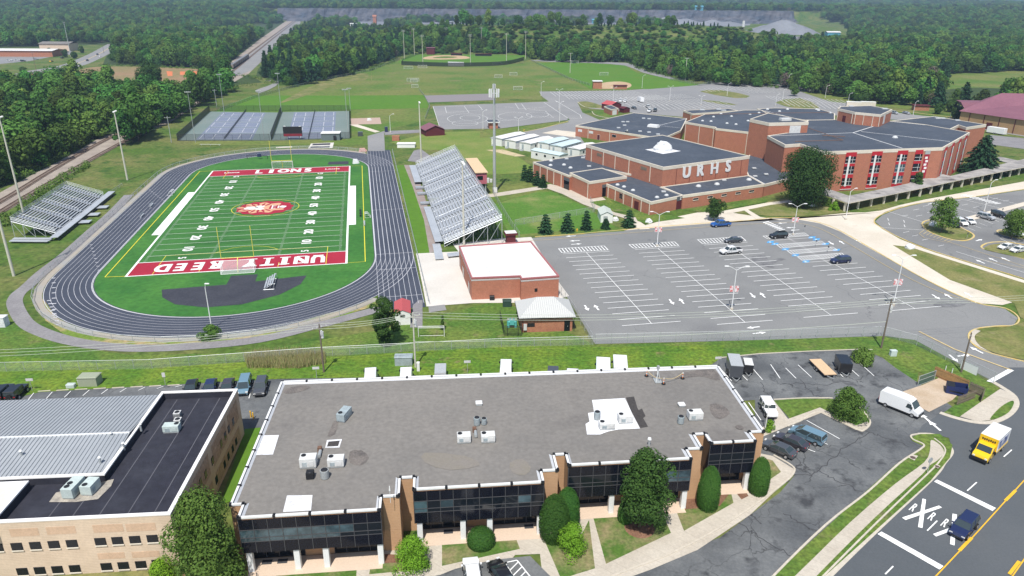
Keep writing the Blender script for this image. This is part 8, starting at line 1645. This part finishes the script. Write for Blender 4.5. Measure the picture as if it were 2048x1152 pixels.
def pine_tree(label, p, w_, h, m, n=4000, leaf=.4, seed=1, z0=1.0, name='pine_tree', group=None, dens=1.0, tr=.2):
	R = random.Random(seed); r = thing(name, label, 'pine tree' if name == 'pine_tree' else 'conifer', tuple(p), R.uniform(0, 6), group); vs = []; fs = []; lv = max(7, int(h*1.3))
	for j in range(lv):
		t = j/lv; z = z0+(h-z0)*t; rad = w_/2*(1-t)**.75*R.uniform(.85, 1.12)+.15; nb = max(4, int(9*(1-t)+4))
		for b in range(nb):
			a = b*2*pi/nb+j*.9+R.uniform(-.2, .2); l = rad*R.uniform(.75, 1.15); kk = max(3, int(n*dens*l/(lv*nb*w_*.28)))
			for q in range(kk):
				s = R.uniform(.12, 1)*l; wd = .16*l*(1.2-s/l)+.1; x, y = s*cos(a)+R.uniform(-wd, wd), s*sin(a)+R.uniform(-wd, wd); zz = z+s*.10-(s/l)**2*.25*l+R.uniform(-.15, .15)
				nn = Vector((R.uniform(-.6, .6)+cos(a)*.4, R.uniform(-.6, .6)+sin(a)*.4, R.uniform(.3, 1))).normalized(); t1 = nn.cross(Vector((sin(a), cos(a), .2))).normalized(); t2 = nn.cross(t1); le = leaf*R.uniform(.6, 1.3); i = len(vs); P_ = Vector((x, y, zz)); vs += [P_-t1*le*.6, P_-t2*le*.28, P_+t1*le*.6, P_+t2*le*.28]; fs.append((i, i+1, i+2, i+3))
	meshobj('crown', vs, fs, m, r); MB().tube((0, 0, 0), (0, 0, h*.95), tr, .04, 6).build('trunk', bark, r, world=False); return r
def szpx(bx, by, ty, wpx):
	"""height and width in metres of something standing at base pixel, top row ty, width in pixels"""
	p = G(bx, by); dep = (p-CAMP).dot(FW); return p, hgt(bx, by, ty), wpx*dep/FPX
def clipped(label, bx, by, ty, wpx, n):
	p, h, w_ = szpx(bx, by, ty, wpx); r = thing('clipped_shrub', label, 'shrub', tuple(p)); q = h/1.5/(w_/2)
	vs, fs = leaves(n, .13, [(Vector((0, 0, h*.36)), w_/2)], '', bx, h*.64/(w_/2), .97); meshobj('crown', [Vector((v.x, v.y, max(.03, v.z))) for v in vs], fs, leaf_hedge, r); MB().tube((0, 0, 0), (0, 0, h*.5), .08).build('trunk', bark, r, world=False)
def T(label, bx, by, ty, wpx, m, kind='round', cat='tree', **k):
	p, h, w_ = szpx(bx, by, ty, wpx); return tree(label, cat, p, w_, h, m, kind, **k)
T('large broad green tree on a mulch ring before the third glass bay', 1279, 1056, 897, 104, leaf_dark, 'egg', n=16000, leaf=.24, k=46, z0=1.6, seed=3, tr=.2)
T('large bushy green tree between the two foreground buildings', 420, 1165, 985, 138, leaf_mid, 'egg', n=18000, leaf=.26, k=52, z0=.7, seed=4, tr=.2)
T('huge dark rounded tree in front of the brick classroom block', 1603, 414, 299, 106, leaf_deep, 'round', n=24000, leaf=.45, k=64, z0=.8, seed=5, tr=.4)
T('leafy tree leaning over the red-roofed shed by the utility pole', 770, 690, 598, 52, leaf_dark, 'vase', n=8000, leaf=.3, k=26, z0=.3, seed=6, tr=.16)
T('round shrub by the track fence with a thin pole behind', 424, 677, 652, 42, leaf_mid, 'flat', cat='shrub', n=3500, leaf=.25, k=16, z0=.1, seed=7, tr=.05, name='shrub')
T('small tree above the bright blue pickup', 1427, 442, 397, 37, leaf_dark, 'round', n=4500, leaf=.32, k=20, z0=1.2, seed=8, tr=.12)
T('slim dark tree against the classroom wall by the banner', 1832, 385, 345, 26, leaf_dark, 'egg', n=2600, leaf=.35, k=16, z0=.4, seed=9, tr=.1)
T('green tree on the first island of the right car park', 1882, 466, 394, 54, leaf_mid, 'egg', n=5000, leaf=.36, k=22, z0=1.8, seed=10, tr=.13)
T('green tree on the second island at the right edge', 2022, 478, 418, 48, leaf_mid, 'egg', n=4500, leaf=.36, k=20, z0=1.4, seed=11, tr=.13)
T('big round shrub on the grass island beside the white van', 1688, 834, 778, 66, leaf_mid, 'egg', cat='shrub', n=9000, leaf=.22, k=34, z0=.1, seed=12, tr=.12, name='shrub')
for bx, by, ty, wp, m, kd, lb, n, k in ((1108, 1075, 995, 58, leaf_hedge, 'egg', 'tall clipped dark evergreen, front one of two beside the second bay', 9000, 30), (1134, 1052, 980, 46, leaf_hedge, 'egg', 'tall clipped dark evergreen, rear one of two beside the second bay', 8000, 26), (1414, 1015, 937, 42, leaf_hedge, 'egg', 'tall clipped cone evergreen right of the third bay', 9000, 26), (1515, 985, 918, 38, leaf_hedge, 'egg', 'tall clipped cone evergreen at the right end of the office', 8000, 26), (962, 1088, 1060, 54, leaf_hedge, 'flat', 'low clipped dome hedge before the middle of the second bay', 5000, 22), (1250, 1042, 1005, 30, leaf_hedge, 'flat', 'dark clipped shrub half hidden behind the large tree', 3000, 14), (1146, 1105, 1050, 62, leaf_lime, 'flat', 'bright lime green shrub below the clipped evergreens', 6000, 24), (828, 1132, 1075, 76, leaf_lime, 'flat', 'bright green spreading shrub beside the brick pier', 8000, 28), (838, 1080, 1064, 26, leaf_hedge, 'flat', 'small dark shrub behind the bright green one', 2200, 12), (325, 1168, 1122, 64, leaf_lime, 'flat', 'yellow-green shrub below the tan brick wall', 6000, 24), (470, 1152, 1112, 52, leaf_hedge, 'flat', 'dark low shrub at the foot of the bushy tree', 5000, 20), (1726, 722, 700, 46, leaf_mid, 'flat', 'low wide shrub at the edge of the trailer bays', 3500, 18), (886, 636, 620, 12, leaf_dark, 'cone', 'tiny dark cone shrub left of the leaning tree', 700, 8), (1668, 420, 405, 22, leaf_lime, 'flat', 'yellow-green ornamental grass by the walkway start', 1500, 10), (1655, 413, 400, 20, leaf_mid, 'flat', 'low shrub behind the yellow-green grass', 1200, 10), (1538, 860, 840, 22, leaf_lime, 'flat', 'yellowish shrub at the right corner of the office', 1500, 10)):
	if bx == 886: by = 660; ty = 628
	if 'clipped' in lb and m is leaf_hedge: clipped(lb, bx, by, ty, wp, n*2); continue
	T(lb, bx, by, ty, wp, m, kd, cat='shrub', n=n, leaf=.15 if by > 760 else .3, k=k, z0=.05, seed=bx, tr=.04, name='shrub', elong=1.05)
for i, (bx, by, ty, wp, lb) in enumerate(((1091, 467, 425, 30, 'first small conifer from the left along the car park kerb'), (1134, 464, 423, 30, 'second small conifer from the left along the kerb'), (1172, 460, 418, 26, 'third small conifer from the left along the kerb'), (1211, 458, 436, 16, 'shortest small conifer beside the garden shed'), (1257, 455, 417, 28, 'small conifer right of the garden shed'), (1049, 360, 327, 17, 'leftmost of four conifers at the corner of the brick wing'), (1060, 364, 329, 18, 'second of four conifers at the corner of the brick wing'), (1074, 371, 339, 18, 'third of four conifers at the corner of the brick wing'), (1086, 375, 347, 17, 'rightmost of four conifers at the corner of the brick wing'))):
	p, h, w_ = szpx(bx, by, ty, wp); pine_tree(lb, p, w_*1.08, h, leaf_pine, n=3200, leaf=.42, seed=i, z0=.2, name='conifer', tr=.1, dens=1.2)
p, h, w_ = szpx(1958, 348, 268, 82); pine_tree('large dark pine between the covered walkway and the classroom block', p, w_, h, leaf_pine, n=9000, leaf=.75, seed=40, z0=1.2, dens=1.3, tr=.3)
for i, (bx, by, ty, wp, lb) in enumerate(((1874, 228, 207, 22, 'left of three round trees by the purple roof'), (1900, 224, 203, 26, 'middle and tallest of three round trees by the purple roof'), (1912, 238, 216, 22, 'right of three round trees by the purple roof'), (1588, 192, 167, 18, 'small tree on the far car park edge'), (1418, 168, 146, 14, 'thin tree at the wood edge by the north car park'), (1718, 206, 190, 20, 'dark tree by the lawn beyond the roofs'), (962, 372, 330, 24, 'green tree behind the press box'), (310, 192, 121, 48, 'very tall dark tree standing above the left wood'), (1730, 205, 185, 20, 'tree at the lawn edge left of the leaning pole'))): T(lb, bx, by, ty, wp, leaf_dark if i != 3 else leaf_mid, 'round', n=2200 if i != 7 else 7000, leaf=.55 if i != 7 else .8, k=18, z0=.6, seed=60+i, tr=.15)
for i, (bx, by, ty, wp) in enumerate(((100, 112, 96, 16), (88, 110, 98, 12), (132, 115, 98, 14), (150, 117, 103, 14), (165, 106, 92, 12), (46, 146, 134, 14))): T(('round tree beside the tan store at the shopping strip', 'small tree left of the round one by the tan store', 'tree at the right end of the shopping strip', 'bushy tree on the grass below the tan store', 'tree where the highway meets the wood', 'tree on the near side of the highway by the clay')[i], bx, by, ty, wp, leaf_dark, 'round', n=900, leaf=.9, k=14, z0=.5, seed=80+i, tr=.2)
# cattails: stuff
R = random.Random(5); vs = []; fs = []
poly = [(488, 715), (520, 706), (600, 704), (650, 708), (652, 728), (600, 738), (495, 737)]
def inpoly(x, y, P):
	c = False; n = len(P); j = n-1
	for i in range(n):
		if (P[i][1] > y) != (P[j][1] > y) and x < (P[j][0]-P[i][0])*(y-P[i][1])/(P[j][1]-P[i][1])+P[i][0]: c = not c
		j = i
	return c
while len(fs) < 7000:
	x, y = R.uniform(488, 652), R.uniform(704, 738)
	if inpoly(x, y, poly):
		p = G(x, y); a = R.uniform(0, pi); d = Vector((cos(a), sin(a), 0))*.05; t = Vector((R.uniform(-.3, .3), R.uniform(-.3, .3), R.uniform(.7, 1.6))); i = len(vs); vs += [p-d, p+d, p+t]; fs.append((i, i+1, i+2))
struct(meshobj('reeds', vs, fs, leaf_tan), 'stuff')
# scrub along the railway and field edges: stuff
vs = []; fs = []
def scrub(path, width, n, h):
	P_ = [G(*p) for p in path]; al = along(P_, max(.5, sum((b-a).length for a, b in zip(P_, P_[1:]))/n))
	for p, d in al:
		c = p+Vector((R.uniform(-width, width), R.uniform(-width, width), h*.3)); v, f = leaves(60, .5, [(c, h*R.uniform(.4, .9))], '', R.randint(0, 9999)); o = len(vs); vs.extend(v); fs.extend([tuple(i+o for i in q) for q in f])
scrub([(-60, 500), (0, 452), (60, 405), (110, 370), (170, 332)], 2.0, 60, 1.9); scrub([(-100, 345), (0, 372), (60, 346), (130, 306), (200, 272)], 2.5, 70, 2.2); scrub([(340, 235), (380, 208), (440, 185), (500, 172)], 5, 60, 2.6); scrub([(480, 152), (520, 158), (560, 170), (640, 160), (740, 140), (800, 118)], 4, 90, 2.4); scrub([(1060, 117), (1180, 122), (1260, 126), (1290, 142), (1370, 160), (1480, 168), (1640, 186), (1720, 197), (1900, 208), (2100, 215)], 4, 170, 2.6); scrub([(205, 132), (300, 134), (400, 139), (450, 128)], 4, 50, 2.5)
struct(meshobj('scrub', vs, fs, leaf_mid), 'stuff')
# ---- forest ----
protos_ = []
def fproto(kind, seed, w_, h, m, n, leaf, pine=False):
	if pine: r = pine_tree('x', (0, 0, 0), w_, h, m, n=n, leaf=leaf, seed=seed, z0=2.0, name='pine_tree', tr=.25)
	else: r = tree('x', 'tree', (0, 0, 0), w_, h, m, kind, n=n, leaf=leaf, k=22, z0=h*.18, seed=seed, tr=.25, name='broadleaf_tree')
	protos_.append(r); return r
for i, (kd, w_, h) in enumerate((('round', 9.5, 12), ('egg', 8.5, 13.5), ('vase', 10.5, 11), ('round', 8, 10), ('flat', 9, 9.5))): fproto(kd, 100+i, w_, h, leaf_forest if i != 3 else leaf_wood, 1500, .95)
fproto('', 120, 7, 14, leaf_pine, 1300, 1.3, True); fproto('', 121, 6.5, 11, leaf_pine, 1100, 1.2, True); fproto('round', 130, 8, 9, leaf_dead, 500, .6)
def P2(x, y, z):
	d = Vector((x, y, z))-CAMP; k = d.dot(FW); return (1024+FPX*d.dot(RT)/k, 576-FPX*d.dot(UP)/k) if k > 1 else (-9999, -9999)
REG = {
 'left': [(-260, 470), (0, 368), (60, 342), (115, 314), (170, 281), (212, 258), (250, 268), (290, 255), (330, 232), (372, 202), (430, 180), (470, 158), (512, 158), (508, 146), (478, 140), (440, 135), (415, 140), (400, 150), (372, 185), (345, 180), (330, 165), (300, 158), (285, 160), (270, 168), (235, 150), (190, 148), (150, 155), (110, 153), (90, 158), (30, 160), (-260, 168)],
 'leftfar': [(-400, 88), (0, 88), (60, 86), (105, 84), (150, 76), (222, 80), (209, 110), (260, 121), (400, 126), (450, 116), (516, 68), (584, 24), (500, 12), (-400, 12)],
 'mid': [(508, 136), (540, 143), (575, 158), (640, 148), (700, 135), (760, 114), (800, 102), (850, 87), (950, 88), (1060, 102), (1060, 88), (980, 78), (900, 64), (850, 60), (800, 62), (740, 52), (700, 48), (640, 42), (608, 52), (562, 88)],
 'right': [(1060, 107), (1150, 114), (1250, 112), (1290, 126), (1370, 146), (1480, 157), (1560, 158), (1640, 172), (1720, 184), (1860, 196), (2300, 207), (2300, 186), (2040, 181), (1960, 184), (1884, 184), (1882, 150), (2040, 142), (2300, 148), (2300, 62), (1700, 82), (1600, 84), (1520, 80), (1455, 76), (1390, 96), (1300, 101), (1220, 95), (1120, 92), (1060, 94)],
 'far': [(-400, -6), (2500, -6), (2500, 64), (1700, 80), (1690, 44), (1600, 24), (1500, 30), (1300, 50), (640, 50), (618, 34), (592, 18), (-400, 18)]}
KEEP = [[(-300, 640), (-300, 540), (0, 380), (60, 347), (110, 322), (160, 296), (212, 268), (250, 270), (235, 292), (130, 360), (0, 436)], [(446, 150), (460, 128), (520, 76), (585, 30), (606, 30), (570, 80), (515, 138), (500, 150)], [(130, 152), (150, 136), (206, 131), (300, 133), (404, 136), (400, 158), (345, 166), (338, 160), (280, 160), (200, 152), (160, 149)], [(-60, 164), (30, 158), (120, 144), (190, 124), (236, 88), (222, 84), (150, 92), (-60, 95)], [(1888, 178), (1895, 150), (1960, 147), (2060, 143), (2120, 160), (1990, 176)]]
R = random.Random(11); pts = []
def addpts(y0, y1, sp, sc, regs):
	y = y0
	while y < y1:
		xm = (y*.75+60); x = -xm
		while x < xm:
			X = x+R.uniform(-.42, .42)*sp; Y = y+R.uniform(-.42, .42)*sp; z = terr(X, Y); u, v = P2(X, Y, z+6*sc**.3)
			if 1004 < Y < 2136 and -600 < X < 780 and v < 60 and (Y < 1500 or sin(X/70+Y/160)+sin(Y/55+X/130)+sin(X/31) > -.45): x += sp; continue
			u0, v0 = P2(X, Y, z); u1, v1 = P2(X, Y, z+11*sc**.4)
			if any(inpoly(a, b, q) for q in KEEP for a, b in ((u0, v0), (u0-14*R.random(), v0-4), (u1, v1), (u, v))): x += sp; continue
			for g_ in regs:
				if inpoly(u, v, REG[g_]): pts.append((X, Y, z, sc*R.uniform(.62, 1.38), g_, u, v)); break
			x += sp
		y += sp
addpts(130, 1000, 7.2, 1.0, ('left', 'leftfar', 'mid', 'right')); addpts(1000, 1900, 10.5, 1.25, ('leftfar', 'mid', 'right', 'far')); addpts(1900, 3200, 20, 1.9, ('leftfar', 'far', 'mid')); addpts(3200, 5400, 42, 3.2, ('far', 'leftfar')); addpts(5400, 9500, 85, 5, ('far',))
kinds = []
for p in pts:
	X, Y, z, s, g_, u, v = p; q = R.random()
	pine_p = .5 if (g_ == 'mid' and u < 800) else .55 if (g_ == 'right' and 1420 < u < 1560 and v < 125) else .14 if g_ in ('right', 'mid') else .06
	if q < pine_p: k = 5+(R.random() < .5)
	elif q > .985 or (g_ == 'right' and 1560 < u < 1870 and v > 140 and q > .8): k = 7
	else: k = int(R.random()*5)
	kinds.append(k)
order = sorted(range(len(pts)), key=lambda i: pts[i][1]**2+pts[i][0]**2)
order = [i for i in order if -30 < pts[i][5] < 2078]
ind = order[:285]; inds = set(ind); bpy.context.view_layer.update()
WHERE = {'left': 'in the dense wood beside the railway at left', 'leftfar': 'at the near edge of the wood beyond the brown field', 'mid': 'in the wood between railway and sports field', 'right': 'in the wood edge behind the ball fields and car parks', 'far': 'in the far woods'}
KN = ['rounded broadleaf tree ', 'tall broadleaf tree ', 'spreading broadleaf tree ', 'lighter green broadleaf tree ', 'low broadleaf tree ', 'tall dark pine ', 'shorter dark pine ', 'bare greyish half-dead tree ']
used = set()
for i in ind:
	X, Y, z, s, g_, u, v = pts[i]; k = kinds[i]; lb = KN[k]+WHERE[g_]; gp = 'trees '+WHERE[g_]
	if k not in used: r = protos_[k]; r.location = (X, Y, z); r.scale = (s, s, s*R.uniform(.85, 1.15)); r['label'] = lb; r['group'] = gp; used.add(k)
	else: dup(protos_[k], (X, Y, z), R.uniform(0, 6.28), lb, (s, s, s*R.uniform(.85, 1.15)), gp)
for k, r in enumerate(protos_):
	if k not in used:
		j = next(i for i in order if kinds[i] == k and i not in inds); X, Y, z, s, g_, u, v = pts[j]; r.location = (X, Y, z); r.scale = (s, s, s); r['label'] = KN[k]+WHERE[g_]; r['group'] = 'trees '+WHERE[g_]; inds.add(j)
def scatter(name, items, protoobjs):
	"""one object whose geometry nodes place tree crowns at the listed points"""
	me = bpy.data.meshes.new(name); me.from_pydata([it[0] for it in items], [], [])
	for nm, ty in (('sc', 'FLOAT_VECTOR'), ('rz', 'FLOAT'), ('ix', 'INT')): me.attributes.new(nm, ty, 'POINT')
	a, b, c = (me.attributes[nm] for nm in ('sc', 'rz', 'ix'))
	for i, it in enumerate(items): a.data[i].vector = it[1]; b.data[i].value = it[2]; c.data[i].value = it[3]
	o = bpy.data.objects.new(name, me); COL.objects.link(o); ng = bpy.data.node_groups.new(name, 'GeometryNodeTree'); ng.interface.new_socket('Geometry', in_out='INPUT', socket_type='NodeSocketGeometry'); ng.interface.new_socket('Geometry', in_out='OUTPUT', socket_type='NodeSocketGeometry')
	N = ng.nodes; K = ng.links; gi = N.new('NodeGroupInput'); go = N.new('NodeGroupOutput'); iop = N.new('GeometryNodeInstanceOnPoints'); mp = N.new('GeometryNodeMeshToPoints'); K.new(gi.outputs[0], mp.inputs[0])
	jn = N.new('GeometryNodeJoinGeometry')
	for q in reversed(protoobjs):
		oi = N.new('GeometryNodeObjectInfo'); oi.inputs['Object'].default_value = q; oi.inputs['As Instance'].default_value = True; K.new(oi.outputs['Geometry'], jn.inputs[0])
	def at(nm, ty): n = N.new('GeometryNodeInputNamedAttribute'); n.data_type = ty; n.inputs[0].default_value = nm; return n.outputs['Attribute']
	K.new(mp.outputs[0], iop.inputs['Points']); K.new(jn.outputs[0], iop.inputs['Instance']); iop.inputs['Pick Instance'].default_value = True
	K.new(at('ix', 'INT'), iop.inputs['Instance Index']); K.new(at('sc', 'FLOAT_VECTOR'), iop.inputs['Scale'])
	cx = N.new('ShaderNodeCombineXYZ'); K.new(at('rz', 'FLOAT'), cx.inputs[2]); er = N.new('FunctionNodeEulerToRotation'); K.new(cx.outputs[0], er.inputs[0]); K.new(er.outputs[0], iop.inputs['Rotation']); K.new(iop.outputs[0], go.inputs[0])
	md = o.modifiers.new('scatter', 'NODES'); md.node_group = ng; return o
crowns = [next(c for c in r.children if c.name.startswith('crown')) for r in protos_]
items = []
for i, p in enumerate(pts):
	if i in inds: continue
	X, Y, z, s, g_, u, v = p; zs = s if Y < 1000 else s**.45; items.append(((X, Y, z), (s, s, zs*R.uniform(.85, 1.15)), R.uniform(0, 6.28), kinds[i]))
print('forest', len(pts), len(items))
wd = struct(scatter('distant_woodland', items, crowns), 'stuff')
# shrubs and young conifers on the green bank
it2 = []; n_c = 0
for i in range(900):
	X = R.uniform(-150, 330); Y = R.uniform(862, 990); z = terr(X, Y)
	if terr(X, 990) > 15: s = R.uniform(.15, .55); it2.append(((X, Y, z), (s*2, s*2, s*.8), R.uniform(0, 6), int(R.random()*5)))
for i in range(300):
	X = R.uniform(-150, 380); Y = R.uniform(858, 905); z = terr(X, Y); s = R.uniform(.35, .8); it2.append(((X, Y, z), (s, s, s), R.uniform(0, 6), int(R.random()*5)))
struct(scatter('bank_scrub', it2, crowns), 'stuff')
x = -118; first = None
while x < 285 and n_c < 120:
	if R.random() < .78:
		z = terr(x, 1000); s = R.uniform(.38, .75)
		r = dup(protos_[6], (x, 1000+R.uniform(-4, 6), z-.4), R.uniform(0, 6), 'small dark conifer in the row along the crest of the green bank', (s*.8, s*.8, s*1.05), 'row of conifers along the crest of the bank'); n_c += 1
	x += R.uniform(3.2, 5.5)
# ---- air ----
hz = MB(); hz.mesh([(-9800, -350, -2), (9800, -350, -2), (9800, 13200, -2), (-9800, 13200, -2), (-9800, -350, 150), (9800, -350, 150), (9800, 13200, 150), (-9800, 13200, 150)], [(3, 2, 1, 0), (4, 5, 6, 7), (0, 1, 5, 4), (1, 2, 6, 5), (2, 3, 7, 6), (3, 0, 4, 7)])
hm = bpy.data.materials.new('haze'); hm.use_nodes = True; N = hm.node_tree.nodes; N.clear(); pv = N.new('ShaderNodeVolumePrincipled'); pv.inputs['Color'].default_value = (.55, .72, 1.0, 1); pv.inputs['Density'].default_value = .00015; pv.inputs['Anisotropy'].default_value = .2
ou = N.new('ShaderNodeOutputMaterial'); hm.node_tree.links.new(pv.outputs[0], ou.inputs['Volume']); struct(hz.build('haze', hm), 'stuff')
